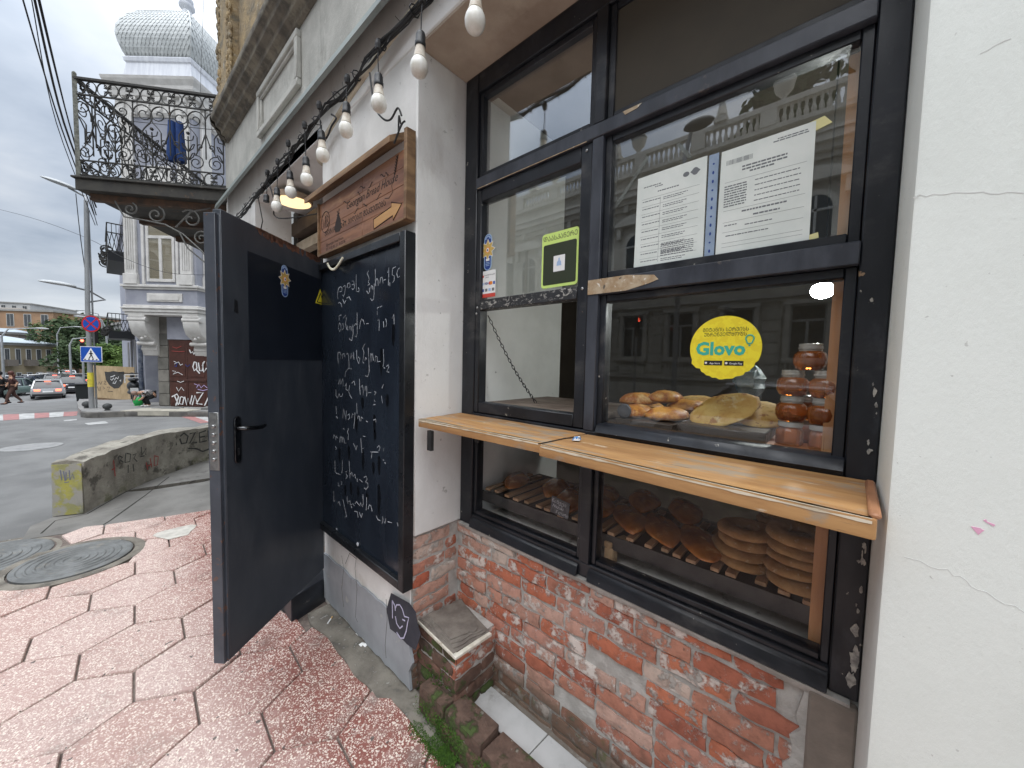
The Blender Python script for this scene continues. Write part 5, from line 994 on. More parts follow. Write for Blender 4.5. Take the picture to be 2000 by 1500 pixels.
for st_, (x, y, z0_, n_, nm) in enumerate(((1.465, .225, 1.006, 4, 'left ring bread stack'), (1.445, .075, 1.006, 5, 'right ring bread stack'), (1.63, .13, 1.006, 6, 'rear ring bread stack'))):
    pos = ['bottom', 'second from bottom', 'third from bottom', 'fourth from bottom', 'fifth from bottom', 'topmost']
    for k in range(n_):
        put('ring_bread', RG[(k + st_) % 3], 'floury brown ring bread, %s of the %s' % ('topmost' if k == n_ - 1 else pos[k], nm), 'ring bread', (x + RN.uniform(-.010, .010), y + RN.uniform(-.01, .01), z0_ + k * .0345), RN.uniform(0, 6), RN.uniform(-.10, .10), RN.uniform(-.10, .10), 'ring breads stacked on the rack')
pt = thing('price_tag', 'small black price card with chalk writing clipped to the rack', 'price tag', (1.355, .905, .98)); Mt = frame((1.353, .905, 1.022), (0, -1, -.12), (-.02, -.12, 1))
slab([(-.048, -.038), (.048, -.038), (.048, .038), (-.048, .038)], Mt, 0, m_board, 'card', pt, th=.003)
text_mesh('ნაზუქი', Mt @ T((-.008, .020, .0035)), .022, m_chalk, 'chalk_lettering', parent=pt, th=.0003, shear=.2); text_mesh('Nazuki', Mt @ T((-.010, -.002, .0035)), .021, m_chalk, 'chalk_lettering', parent=pt, th=.0003, shear=.3); text_mesh('5 ლარი', Mt @ T((.014, -.024, .0035)), .018, m_chalk, 'chalk_lettering', parent=pt, th=.0003, shear=.3)
wb = thing('wood_offcut', 'split piece of pale firewood propped under the rack', 'offcut', (1.37, .66, .86)); m_split = M('split_wood', (.50, .35, .20), (.34, .22, .12), scale=20, rough=.8, stretch=(1, 1, .2), bump=.5)
MB().prism([(1.355, .69, .837), (1.36, .655, .837), (1.40, .65, .837), (1.40, .69, .837)], (0, -.004, .085)).build('upright_piece', m_split, wb, bev=.003); MB().obox((1.345, .66, .923), (.11, -.035, .0), (.010, .03, 0), (0, 0, .022)).build('lying_piece', m_split, wb, bev=.003)

# ================================================================ brick stub with felt cap, curb, tiles and moss
ps = thing('brick_stub', 'low brick stub with torn roofing felt cap at the foot of pier', 'brick pier', (1.15, 1.36, 0)); rb = random.Random(21)
MB().box(1.04, 1.285, 1.232, 1.50, -.05, .352).build('mortar_core', m_mortar, ps)
stub_mat = m_wetbrick
def stub_brick(L, Mx, mat): 
    me = rb.choice(BV[L]).copy(); me.materials.clear(); me.materials.append(mat); instance('brick', me, ps, Mx)
for k in range(5):
    z = .318 - k * .0668
    s_ = 1.245 - (.0 if k % 2 else .02)
    for L in ((.155, .125) if k % 2 else (.10, .19)):
        stub_brick(L, Matrix.Translation((1.033 - rb.uniform(0, .010), s_ + L / 2, z)) @ frame((0, 0, 0), (0, -1, 0), (-1, 0, 0)), m_wetbrick); s_ += L + .004
    s_ = 1.035
    for L in ((.125, .125) if k % 2 else (.155, .10)):
        stub_brick(L, Matrix.Translation((s_ + L / 2, 1.226 - rb.uniform(0, .012), z)) @ frame((0, 0, 0), (1, 0, 0), (0, -1, 0)), m_brick if k < 2 else m_wetbrick); s_ += L + .005
fc = MB(); 
for k in range(4):
    ins = k * .012; c4 = [(1.035 + ins, 1.515 - ins * .3), (1.018 + ins, 1.225 + ins * 1.6), (1.225 - ins, 1.205 + ins), (1.282 - ins * .2, 1.50 - ins)]
    pts = []
    for i in range(4):
        a, b = c4[i], c4[(i + 1) % 4]
        for q in range(6):
            f = q / 6; pts.append((a[0] + (b[0] - a[0]) * f + rb.uniform(-.007, .007) * (k > 0), a[1] + (b[1] - a[1]) * f + rb.uniform(-.007, .007) * (k > 0), .356 + k * .0052))
    fc.prism(pts, (.002, .0, .0046))
fc.build('roofing_felt', m_felt, ps)
m_trim = M('chipped_white_trim', (.66, .63, .55), (.5, .46, .38), scale=20, rough=.7, layers=[dict(col=(.16, .10, .07), scale=18, lo=.6, hi=.66)])
MB().obox((1.012, 1.215, .345), (.018, .305, 0), (.024, 0, 0), (0, 0, .014)).obox((1.012, 1.20, .3445), (.215, -.012, 0), (0, .022, 0), (0, 0, .0145)).build('metal_trim', m_trim, ps, bev=.002)
cbk = thing('brick_curb', 'mossy broken brick curb along the recess by the pavement', 'curb', (1.0, .9, 0))
MB().box(.955, 1.10, -.6, 1.24, -.06, .075).build('mortar_bed', m_wetbrick, cbk, bev=.01)
yk = 1.41
while yk > -.5:
    L = rb.uniform(.17, .24); b = MB()
    xo = .965 + rb.uniform(-.012, .012)
    b.obox((xo, yk, .012), (.115, rb.uniform(-.01, .01), 0), (rb.uniform(-.006, .006), -L, 0), (.006, 0, .108 + rb.uniform(-.012, .012))); me = b.mesh('brick', m_wetbrick, bev=.005, seg=2); me.polygons.foreach_set('use_smooth', [True] * len(me.polygons))
    instance('brick', me, cbk); yk -= L + .012
lt = tag(MB().box(1.08, 1.30, -.6, 1.275, -.08, .040).build('recess_floor', m_mortar), kind='structure')
for k in range(4): MB().prism([(1.115, 1.262 - k * .385, .036), (1.262, 1.252 - k * .385, .036), (1.262, .872 - k * .385, .036), (1.115, .882 - k * .385, .036)], (0, 0, .013)).build('floor_tile', m_lgtile, lt, bev=.0015)
tag(MB().box(1.1095, 1.1135, -.6, 1.262, .03, .066).build('tile_trim', m_steel), 'thin metal trim edging the pale tiles of the recess', 'trim')
# moss: many small blades along the foot of curb and stub
ms = MB(); rmz = random.Random(30)
for i in range(15000):
    y = rmz.triangular(.72, 1.44, 1.22); x = .928 + (1.35 - y) * .02 + rmz.gauss(0, .021) + (.03 if y > 1.38 else 0); z = .004
    if noise.noise((x * 14, y * 9, 2)) < -.12: continue
    if rmz.random() < .25: x = .958 + rmz.uniform(-.012, .012); z = rmz.uniform(.0, .09)
    a = rmz.uniform(0, 6.28); r = rmz.uniform(.0015, .0042); h = rmz.uniform(.002, .007); v = Vector((math.cos(a), math.sin(a), 0)) * r
    p = Vector((x, y, z)); ms.add([p - v, p + v, p + Vector((rmz.uniform(-.006, .006), rmz.uniform(-.006, .006), h))], [(0, 1, 2)])
for i in range(900):
    f = rmz.choice((0, 1)); z = rmz.uniform(.02, .3); a = rmz.uniform(0, 6.28)
    if f: p = Vector((1.020, rmz.uniform(1.24, 1.5), z))
    else: p = Vector((rmz.uniform(1.04, 1.1), 1.212, z))
    if noise.noise((p.y * 9, z * 9, 5)) < .12: continue
    r = rmz.uniform(.003, .007); v = Vector((0, math.cos(a), math.sin(a))) * r if f else Vector((math.cos(a), 0, math.sin(a))) * r
    ms.add([p - v, p + v, p + Vector((-.008 if f else 0, 0 if f else -.008, rmz.uniform(0, .01)))], [(0, 1, 2)])
tag(ms.build('moss', m_moss), kind='stuff')
# litter
cg = thing('cigarette_butt', 'cigarette butt lying by the door step', 'cigarette butt', (.85, 2.2, .01)); cp0 = (2.402,4.606); cp_ = Vector((*(0.908,2.307), .0115))
MB().tube([cp_, cp_ + Vector((.03, .028, .0))], .0042, 8).build('paper', m_white, cg); MB().tube([cp_ + Vector((.0305, .0285, 0)), cp_ + Vector((.045, .042, 0))], .0043, 8).build('filter', M('butt_filter', (.6, .38, .15)), cg)
for k, (px_, lab) in enumerate((((0.962,1.978), 'white paper scrap by the grey plinth, nearer the pier foot'), ((0.976,1.958), 'white paper scrap touching another by the plinth'), ((0.99,2.076), 'lone white paper scrap closer to the door step'))):
    p = Vector((*px_, .009)); tag(MB().add([p, p + Vector((.028, .006, .003)), p + Vector((.024, .03, .0)), p + Vector((-.004, .022, .004)), p + Vector((.012, .014, .010))], [(0, 1, 4), (1, 2, 4), (2, 3, 4), (3, 0, 4), (3, 2, 1, 0)]).build('paper_scrap', m_white), lab, 'litter', 'paper scraps by the wall')
# pale cement smear on far paving, with two holes
cs = [( .44 + .13 * math.cos(a) * (1 + .3 * math.sin(3 * a)), 4.55 + .17 * math.sin(a) * (1 + .25 * math.cos(2 * a)), .004) for a in [2 * math.pi * i / 18 for i in range(18)]]
tag(MB().prism(cs, (0, 0, .004)).build('cement_patch', M('pale_cement', (.55, .53, .48), (.42, .40, .36), scale=14, rough=.9)), kind='structure')
# manhole covers
def manhole(lab, cxy, R_, z, name='manhole_cover', mat=None):
    t_ = thing(name, lab, 'manhole cover', (*cxy, z), world=False); pr_ = [(R_, -.03), (R_, .004), (R_ * .97, .008)]
    for k in range(6):
        r = R_ * (.9 - k * .14); pr_ += [(r, .008), (r - .008, .002), (r - .03, .002), (r - .036, .008)] if r > .06 else []
    pr_ += [(.012, .008)]; MB().lathe(pr_, (0, 0, 0), 48).build('cover', mat or m_iron, t_)
    MB().lathe([(R_ + .07, -.035), (R_ + .075, -.004), (R_ + .012, -.002), (R_ + .008, -.03)], (0, 0, 0), 40).build('collar', m_concrete, t_)
manhole('ribbed cast iron manhole cover set among the pink paving', MH1, .325, .006)
manhole('second ribbed manhole cover at the left edge, by the road', MH2, .36, -.012)
tag(MB().obox((-.49, 4.62, -.05), (.10, .26, 0), (.10, -.03, 0), (0, 0, .055)).build('broken_slab', m_concrete, bev=.008), 'broken concrete slab between the two manhole covers', 'slab')
mr_ = (-0.834,10.642)
tag(MB().lathe([(.36, -.03), (.36, -.022), (.33, -.02), (.05, -.0195)], (mr_[0], mr_[1], .0), 32).build('road_manhole', M('pale_manhole', (.27, .27, .265), (.2, .2, .2), scale=9)), 'pale round manhole cover in the road beyond the barrier', 'manhole cover')

# ================================================================ wrought iron balcony on the building's cut corner
m_trouser = M('blue_cloth', (.012, .04, .16), (.02, .06, .2), scale=9, rough=.85)
bp, bq = Vector((-.09, 6.10, 0)), Vector((.985, 5.255, 0)); bs_ = (bq - bp).normalized(); BL = (bq - bp).length; bf = Vector((.57, .82, 0)).normalized(); FLN = 2.4
bal = thing('balcony', 'ornate black wrought iron balcony jutting from the bakery corner', 'balcony', (bp.x, bp.y, 3.36))
br_ = bp + bf * FLN; bw2 = br_ + bs_ * BL
MB().prism([p + Vector((0, 0, 3.37)) for p in (bp - bs_ * .02 - bf * .02, br_ - bs_ * .02, bw2 + bs_ * .1, bq + bs_ * .1 - bf * .04)], (0, 0, .115)).prism([p + Vector((0, 0, 3.486)) for p in (bp - bs_ * .045 - bf * .04, br_ - bs_ * .045, bw2 + bs_ * .1, bq + bs_ * .1 - bf * .07)], (0, 0, .02)).build('slab', m_slab, bal, bev=.004)
bm_ = MB()
for k in range(4): a = bp + bf * (.1 + k * .7) + bs_ * .05; bm_.bar(a + Vector((0, 0, 3.335)), a + bs_ * (BL - .02) + Vector((0, 0, 3.335)), .07, .068)
bm_.build('floor_beam', M('rusty_floor_beam', (.12, .07, .045), (.06, .045, .035), scale=9, rough=.8), bal)
ZB = 3.51; ZT = 4.50
def spiral(cx, cz, r0, a0, turns, r1=.012, n=18):
    return [(cx + (r0 + (r1 - r0) * i / n) * math.cos(a0 + turns * 2 * math.pi * i / n), cz + (r0 + (r1 - r0) * i / n) * math.sin(a0 + turns * 2 * math.pi * i / n)) for i in range(n + 1)]
def frieze_curves(x, z, h):
    r = h / 2; c_ = []
    for sg_ in (-1, 1):
        cx = x + sg_ * .047
        c_.append([(cx + .047 * math.cos(a), z + r * math.sin(a)) for a in [2 * math.pi * i / 14 for i in range(15)]])
        for sv in (-1, 1): c_.append([(cx - sg_ * .03 + .0 * i + sg_ * .018 * math.sin(i * .9) * (1 - i / 9), z + sv * (r * .85 - r * .13 * i + .0)) for i in range(6)] + [(cx - sg_ * .012, z + sv * r * .32)])
    return c_
def unit_curves(x, z0, z1, w):
    H_ = z1 - z0; c_ = []
    for sg_ in (-1, 1):
        f = lambda a, b: (x + sg_ * a * w, z0 + b * H_)
        sp_ = [(x + sg_ * (p[0]), p[1]) for p in spiral(.115 * w / .39 * 1.0, z0 + .83 * H_, .085, math.pi * .5, -1.25, .018)]
        # big S: top scroll, shoulder, straight leg, bottom scroll
        top = [(x + sg_ * (q0), q1) for q0, q1 in [(.10 * w / .39 + .09 * math.cos(a), z0 + .80 * H_ + .17 * H_ * math.sin(a)) for a in [math.pi * (1.1 - 1.45 * i / 12) for i in range(13)]]]
        c_.append(sp_); c_.append(top + [f(.30, .60), f(.245, .55), f(.245, .30), f(.30, .25)] + [(x + sg_ * (w * .5 - q0), q1) for q0, q1 in [(.085 * math.cos(a), z0 + .13 * H_ + .12 * H_ * math.sin(a)) for a in [math.pi * (.35 - .0) - math.pi * 1.2 * i / 10 * -1 for i in range(0)]]])
        c_.append([(x + sg_ * p[0], p[1]) for p in spiral(w * .5 - .075, z0 + .135 * H_, .08, math.pi * .45, 1.5 * 1, .016)])
        c_.append([f(.0, .62), f(.12, .42), f(.235, .32)]); c_.append([(x + sg_ * p[0], p[1]) for p in spiral(.055, z0 + .40 * H_, .035, -math.pi * .5, -1.2 * -1, .008, 12)])
    c_.append([(x, z0 + H_), (x, z0 + .30 * H_), (x, z0 + .20 * H_)])
    # sprig with looped leaves and a ball, standing between two lyres
    xs_ = x + w / 2; c_.append([(xs_, z0), (xs_, z0 + .55 * H_)])
    for k, zz_ in enumerate((.16, .30)):
        for sg_ in (-1, 1): c_.append([(xs_, z0 + zz_ * H_), (xs_ + sg_ * .045, z0 + (zz_ + .06) * H_), (xs_ + sg_ * .062, z0 + (zz_ + .13) * H_), (xs_ + sg_ * .04, z0 + (zz_ + .12) * H_), (xs_, z0 + zz_ * H_)])
    for sg_ in (-1, 1): c_.append([(xs_, z0 + .48 * H_), (xs_ + sg_ * .045, z0 + .50 * H_), (xs_ + sg_ * .055, z0 + .57 * H_)])
    return c_
def railing(o, d, L, nm):
    o = Vector(o); pt_ = lambda s_, z: o + d * s_ + Vector((0, 0, z))
    for z, h, w_ in ((ZT, .022, .04), (ZT - .155, .012, .016), (ZB + .17, .012, .016), (ZB + .02, .012, .016)): MB().bar(pt_(0, z), pt_(L, z), w_, h).build('rail', m_wrought, bal)
    a_, b_, c3 = MB(), MB(), MB()
    n_ = max(1, round(L / .19))
    for k in range(n_):
        x = L * (k + .5) / n_
        for cc in frieze_curves(x, ZT - .083, .125): a_.tube([pt_(*p) for p in cc], .0055, 4)
        for cc in frieze_curves(x, ZB + .095, .125): b_.tube([pt_(*p) for p in cc], .0055, 4)
    m_ = max(1, round(L / .39)); w = L / m_
    for k in range(m_):
        for cc in unit_curves(w * (k + .5), ZB + .178, ZT - .163, w):
            if len(cc) > 1: c3.tube([pt_(*p) for p in cc if 0 <= p[0] <= L], .0062, 4)
        if w * (k + 1) < L - .02: c3.ell(pt_(w * (k + 1), ZB + .178 + .60 * (ZT - ZB - .34)), (.017, .017, .017), 8, 6)
    a_.build('top_frieze', m_wrought, bal); b_.build('bottom_frieze', m_wrought, bal); c3.build('scroll_panel', m_wrought, bal)
railing(bp, bs_, BL, 'side'); railing(bp, bf, FLN, 'front'); railing(br_, bs_, BL, 'far')
MB().bar(bp + Vector((0, 0, ZB)), bp + Vector((0, 0, ZT + .03)), .035, .035, (1, 0, 0)).ell(bp + Vector((0, 0, ZT + .045)), (.018, .018, .022), 8, 6).build('corner_post', M('flaking_post_paint', (.24, .25, .22), (.12, .125, .11), scale=40, rough=.8), bal)
bk_ = MB(); q_ = lambda s_, z: bp + bs_ * s_ + bf * .06 + Vector((0, 0, z))
for pts in (spiral(.42, 3.24, .07, 1.2, -1.4), spiral(.66, 3.20, .095, 1.2, -1.5), spiral(1.10, 2.98, .08, 1.0, 1.5), spiral(1.18, 2.78, .06, 1.2, -1.4), spiral(1.0, 3.18, .11, 2.4, -1.3), [(.28, 3.31), (.36, 3.15), (.55, 3.13), (.75, 3.10), (.92, 3.01), (1.1, 2.84), (1.22, 2.68), (1.32, 2.58)], [(.85, 3.08), (1.0, 3.26), (1.2, 3.32)], [(.88, 3.04), (.96, 2.86), (1.12, 2.72), (1.28, 2.66)]): bk_.tube([q_(*p) for p in pts], .0085, 5)
bk_.build('scroll_bracket', M('worn_scroll_iron', (.16, .16, .15), (.09, .09, .085), scale=12, rough=.5), bal)
lau = MB(); lp = bp + bs_ * .66 + bf * .45
for sg_ in (-1, 1): lau.tube([lp + bs_ * (sg_ * .04) + Vector((0, 0, 4.42)), lp + bs_ * (sg_ * .044) + Vector((0, .01, 4.25)), lp + bs_ * (sg_ * .05) + Vector((0, 0, 4.05)), lp + bs_ * (sg_ * .058) + Vector((0, 0, 3.96))], [.036, .042, .05, .044], 10)
tag(lau.build('trousers', m_trouser, smooth=True), 'blue trousers drying behind the iron balcony railing', 'laundry')
tag(MB().tube([bp + bs_ * .1 + bf * .55 + Vector((0, 0, 4.42)), bq + bf * .55 + Vector((0, 0, 4.44))], .004, 5).build('clothes_line', m_cable), 'clothes line stretched across the iron balcony', 'clothes line')

# ================================================================ concrete barrier with graffiti
b0, b1, b2 = Vector((-.347, 5.90, 0)), Vector((-.139, 5.80, 0)), Vector((1.60, 7.98, 0)); bm1 = Vector((.47, 6.83, 0)); wd = Vector((-.21, .13, 0))
bar = thing('concrete_barrier', 'low rough concrete barrier with graffiti and yellow painted end', 'barrier', (.4, 7, 0))
line_ = [b1, Vector((.10, 6.30, 0)), Vector((.477, 6.87, 0)), Vector((.86, 7.29, 0)), Vector((1.25, 7.60, 0)), Vector((1.9, 8.05, 0)), Vector((2.8, 8.6, 0))]
tops = [.535, .545, .56, .545, .50, .48, .47]; mb = MB(); wv = [Vector((-.208, .10, 0)), Vector((-.24, .15, 0)), Vector((-.24, .2, 0)), Vector((-.22, .25, 0)), Vector((-.2, .28, 0)), Vector((-.18, .3, 0)), Vector((-.18, .3, 0))]
rk_ = random.Random(40); sec = []
for i in range(len(line_) - 1):
    for k in range(5):
        f = k / 5; sec.append((line_[i].lerp(line_[i + 1], f), tops[i] + (tops[i + 1] - tops[i]) * f, wv[i].lerp(wv[i + 1], f)))
for i, (p, h, w_) in enumerate(sec):
    j = lambda s_: s_ * rk_.uniform(-1, 1); p = p + Vector((j(.012), j(.012), 0))
    mb.v += [tuple(p + Vector((0, 0, -.05))), tuple(p + Vector((.0, .01, h * .5 + j(.03)))), tuple(p + Vector((.01, .015, h + j(.014)))), tuple(p + w_ * .5 + Vector((0, 0, h + .015 + j(.012)))), tuple(p + w_ + Vector((0, 0, h + j(.014)))), tuple(p + w_ * 1.05 + Vector((0, 0, -.05)))]
for i in range(len(sec) - 1):
    for k in range(5): a = i * 6 + k; mb.f.append((a, a + 1, a + 7, a + 6))
mb.f.append((0, 1, 2, 3, 4, 5)); e_ = (len(sec) - 1) * 6; mb.f.append((e_ + 5, e_ + 4, e_ + 3, e_ + 2, e_ + 1, e_))
mb.build('barrier_body', m_barrier, bar, smooth=True, ang=35)
en = (b1 - b0).normalized(); eo = Vector((en.y, -en.x, 0)) * .016
MB().prism([b0 + Vector((0, 0, .0)) + eo, b1 + eo + Vector((-.004, 0, 0)), b1 + eo + Vector((-.006, 0, .52)), b0 + eo + Vector((.005, 0, .525))], -eo * .6).build('yellow_end', m_ypaint, bar)
# sprayed letters follow the face that looks to the pavement
def on_face(strokes, w_, mat, nm, par, A_, B_, off=.018):
    e3 = (B_ - A_).normalized(); n3 = Vector((e3.y, -e3.x, 0)); m3 = MB()
    for s_ in strokes: m3.ribbon([A_ + e3 * a + n3 * off + Vector((0, 0, z)) for a, z in s_], w_, n3, th=.001)
    return m3.build(nm, mat, par)
on_face([[(-0.334,0.441),(-0.394,0.372),(-0.398,0.246),(-0.354,0.176)],[(-0.334,0.441),(-0.215,0.439),(-0.198,0.352)],[(-0.141,0.436),(-0.118,0.358),(-0.041,0.354),(-0.012,0.447),(-0.075,0.509),(-0.135,0.471)],[(0.015,0.479),(0.11,0.486),(0.011,0.335),(0.133,0.324)],[(0.294,0.478),(0.173,0.462),(0.18,0.314),(0.304,0.313)],[(0.177,0.392),(0.277,0.39)],[(0.329,0.472),(0.342,0.305)],[(0.443,0.464),(0.344,0.384),(0.485,0.281)],[(-0.017,0.262),(0.116,0.231),(0.227,0.158),(0.359,0.174)]], .022, m_sprayblack, 'graffiti', bar, Vector((.86, 7.29, 0)), Vector((1.25, 7.60, 0)), .02)
on_face([[(0.013,0.45),(0.021,0.369)],[(0.025,0.456),(0.074,0.424),(0.035,0.405),(0.084,0.362)],[(0.127,0.461),(0.109,0.355),(0.187,0.344),(0.205,0.431),(0.14,0.458)],[(0.245,0.411),(0.3,0.418),(0.256,0.367),(0.309,0.312)],[(0.159,0.312),(0.154,0.212)],[(0.239,0.3),(0.248,0.204)],[(0.389,0.481),(0.398,0.373),(0.475,0.44),(0.465,0.356)],[(0.368,0.359),(0.441,0.352)]], .014, m_sprayblack, 'graffiti', bar, Vector((.10, 6.30, 0)), Vector((.477, 6.87, 0)), .02)
on_face([[(-0.133,0.411),(-0.127,0.296),(-0.061,0.43),(-0.047,0.233)],[(-0.137,0.318),(-0.042,0.328)],[(0.466,0.259),(0.492,0.154)],[(0.544,0.293),(0.569,0.165)],[(0.479,0.202),(0.571,0.209)],[(0.623,0.306),(0.703,0.274),(0.682,0.167),(0.617,0.174),(0.623,0.295)]], .015, m_sprayred, 'graffiti', bar, Vector((.10, 6.30, 0)), Vector((.477, 6.87, 0)), .02)
on_face([[(0.07,0.467),(0.079,0.364)],[(0.094,0.456),(0.102,0.353)],[(0.112,0.446),(0.109,0.361),(0.128,0.393)],[(0.136,0.461),(0.139,0.358),(0.16,0.424),(0.17,0.372)],[(0.096,0.337),(0.132,0.341)]], .008, M('grey_spray', (.16, .17, .22), rough=.9), 'graffiti', bar, b0, b1, .0175)

# ================================================================ pavement across the junction, kerb and markings
def tz(x, y): return terrain(x, y) + .12
rows = [(-.34, .75, 15.0), (-.42, 2.6, 15.9), (-.46, 4.0, 17.0), (-.55, 1.2, 20), (-.65, 1.2, 26), (-.75, 1.2, 34), (-.85, 1.2, 46), (-.95, 1.2, 70)]
kb = MB(); front = [(-.34, 15.0), (-.24, 14.72), (-.02, 14.55), (.45, 14.42), (.9, 14.12), (1.6, 13.45), (2.4, 12.75), (3.4, 12.0), (6.5, 14.2), (4, 17)]
kb.prism([(x, y, -.06) for x, y in front + [(-.46, 17.0), (-.42, 15.9)]], (0, 0, .18))
for (xa, xb, y), (xc, xd, y2) in zip(rows[2:], rows[3:]): kb.add([(xa, y, tz(0, y)), (xb, y, tz(0, y)), (xd, y2, tz(0, y2)), (xc, y2, tz(0, y2)), (xa, y, tz(0, y) - .2), (xb, y, tz(0, y) - .2), (xd, y2, tz(0, y2) - .2), (xc, y2, tz(0, y2) - .2)], [(0, 1, 2, 3), (0, 4, 5, 1), (1, 5, 6, 2), (2, 6, 7, 3), (3, 7, 4, 0)])
fs = tag(kb.build('far_pavement', M('far_pavement_concrete', (.27, .265, .255), (.21, .205, .2), scale=1.5, rough=.9)), kind='structure')
ks = MB(); 
for (xa, ya), (xb, yb) in zip(front[:8], front[1:8]): ks.prism([(xa, ya, -.05), (xb, yb, -.05), (xb - .02, yb - .11, -.05), (xa - .02, ya - .11, -.05)], (0, 0, .165))
tag(ks.build('kerb', M('dark_stone_kerb', (.17, .16, .145), (.11, .105, .1), scale=4, rough=.9, bump=.4), bev=.012), kind='structure')
tag(MB().prism([(.35, 14.42, .0), (1.6, 13.36, .0), (1.9, 13.5, .0), (1.5, 14.3, .0), (.85, 14.75, .0)], (0, 0, .132)).build('cement_ramp', M('pale_cement_ramp', (.46, .43, .36), (.36, .34, .29), scale=4, rough=.95, bump=.5)), kind='structure')
tag(MB().prism([(.95, 14.55, .12), (1.45, 14.0, .12), (1.62, 14.25, .12), (1.30, 14.9, .12)], (0, 0, .02)).prism([(1.9, 13.55, .12), (3.4, 12.3, .12), (3.6, 12.8, .12), (2.1, 14.0, .12)], (0, 0, .05)).build('stone_slab_steps', M('grey_slab', (.2, .2, .195), (.15, .15, .145), scale=3)), kind='structure')
m_rw = (M('white_road_paint', (.50, .50, .49), (.30, .30, .295), scale=9, rough=.8), M('red_road_paint', (.40, .18, .17), (.27, .15, .145), scale=9, rough=.8))
def stripes(p0, p1, q0, q1, n_, first, par_label):
    for k in range(n_):
        a, b = k / n_, (k + .995) / n_; L4 = lambda u, v, t_: (u[0] + (v[0] - u[0]) * t_, u[1] + (v[1] - u[1]) * t_)
        pts = [L4(p0, p1, a), L4(p0, p1, b), L4(q0, q1, b), L4(q0, q1, a)]
        tag(MB().prism([(x, y, -.029) for x, y in pts], (0, 0, .004)).build('crossing_stripe', m_rw[(k + first) % 2]), kind='structure')
stripes((-0.443,16.36), (-2.258,16.649), (-0.435,15.296), (-2.054,15.105), 7, 1, '')
stripes((1.448,13.651), (2.988,14.297), (1.658,11.889), (2.957,12.43), 7, 1, '')
for a, b, c_, d in (((-0.628,14.422), (-0.414,14.462), (-0.408,14.24), (-0.603,14.191)), ((-0.27,13.51), (0.062,13.638), (0.117,13.185), (-0.209,13.171))): tag(MB().prism([(x, y, -.029) for x, y in (a, b, c_, d)], (0, 0, .0035)).build('road_mark', m_rw[0]), kind='structure')

# ================================================================ sign pole, signs, lamps, wires
m_pole = M('galvanised_pole', (.34, .35, .355), (.25, .26, .265), scale=5, rough=.45, metal=.3, stretch=(1, 1, .3))
px_, py_ = -.165, 15.55; po = Vector((px_, py_, 0))
pole = thing('lamp_pole', 'tall grey street pole carrying road signs and two lamps', 'pole', (px_, py_, .12))
MB().tube([(px_, py_, .10), (px_, py_, 2.9), (px_ + .05, py_, 5.78)], [.058, .052, .042], 14).build('post', m_pole, pole, smooth=True)
MB().tube([(px_ + .09, py_ + .06, .12), (px_ + .085, py_ + .06, 5.55)], .02, 8).build('side_pipe', m_pole, pole, smooth=True)
MB().tube([(px_ - .085, py_ - .03, .80)], .01).lathe([(.0615, 0), (.062, .40)], (px_, py_, .72), 14).build('yellow_flyer', M('yellow_flyer', (.72, .62, .06), (.55, .48, .06), scale=9, rough=.7), pole)
def street_lamp_head(p, d, par):
    d = Vector(d).normalized(); sd2 = d.cross(Vector((0, 0, 1))).normalized()
    MB().ell((0, 0, 0), (.34, .11, .055), 14, 8, lambda dd_, q: Vector((q.x, q.y * (1 - .25 * (dd_.x > 0) * dd_.x), q.z * (.55 if q.z < 0 else 1)))).mesh
    m3 = MB().ell((0, 0, 0), (.34, .12, .07), 14, 8, lambda dd_, q: Vector((q.x, q.y * (1 - .3 * max(0, dd_.x)), q.z * (.5 if q.z < 0 else 1))))
    Rm = Matrix((d, sd2, d.cross(sd2) * -1)).transposed(); m3.v = [tuple(Rm @ Vector(v) + Vector(p)) for v in m3.v]; m3.build('lamp_head', M('grey_lamp_head', (.42, .44, .45), rough=.4), par, smooth=True)
l1 = Vector((-0.581,16.069,6.223)); l2 = Vector((-0.685,15.801,3.494))
MB().tube([l1 + Vector((.15, 0, -.06)), l1 + Vector((.45, 0, -.20)), Vector((px_ + .05, py_, 5.76))], .025, 8).build('lamp_arm', m_pole, pole, smooth=True); street_lamp_head(l1, (-1, .1, .22), pole)
MB().tube([l2 + Vector((.15, 0, -.02)), l2 + Vector((.55, 0, -.10)), l2 + Vector((.85, .1, -.30)), Vector((px_, py_, 3.05))], .025, 8).build('lamp_arm', m_pole, pole, smooth=True); street_lamp_head(l2, (-1, .1, .08), pole)
# round no-stopping sign
sy = py_ - .10; fY = lambda x, z: Vector((x, sy, z)); cz1, cx1 = (2.461,-0.109)
ns = thing('no_stopping_sign', 'round blue no stopping sign with red rim and red cross', 'road sign', (cx1, sy, cz1 - .26))
disc = lambda r, y, th, n_=28: MB().prism([(cx1 + r * math.cos(a), y, cz1 + r * math.sin(a)) for a in [2 * math.pi * i / n_ for i in range(n_)]], (0, -th, 0))
disc(.228, sy, .012).build('red_rim', m_signred, ns); disc(.188, sy - .0125, .002).build('blue_face', m_signblue, ns)
for a in (45, 135): c_, s_ = math.cos(rad(a)), math.sin(rad(a)); MB().prism([(cx1 + c_ * .19 * u - s_ * .018 * v, sy - .015 - (.002 if a > 90 else 0), cz1 + s_ * .19 * u + c_ * .018 * v) for u, v in ((-1, -1), (1, -1), (1, 1), (-1, 1))], (0, -.0015, 0)).build('red_bar', m_signred, ns)
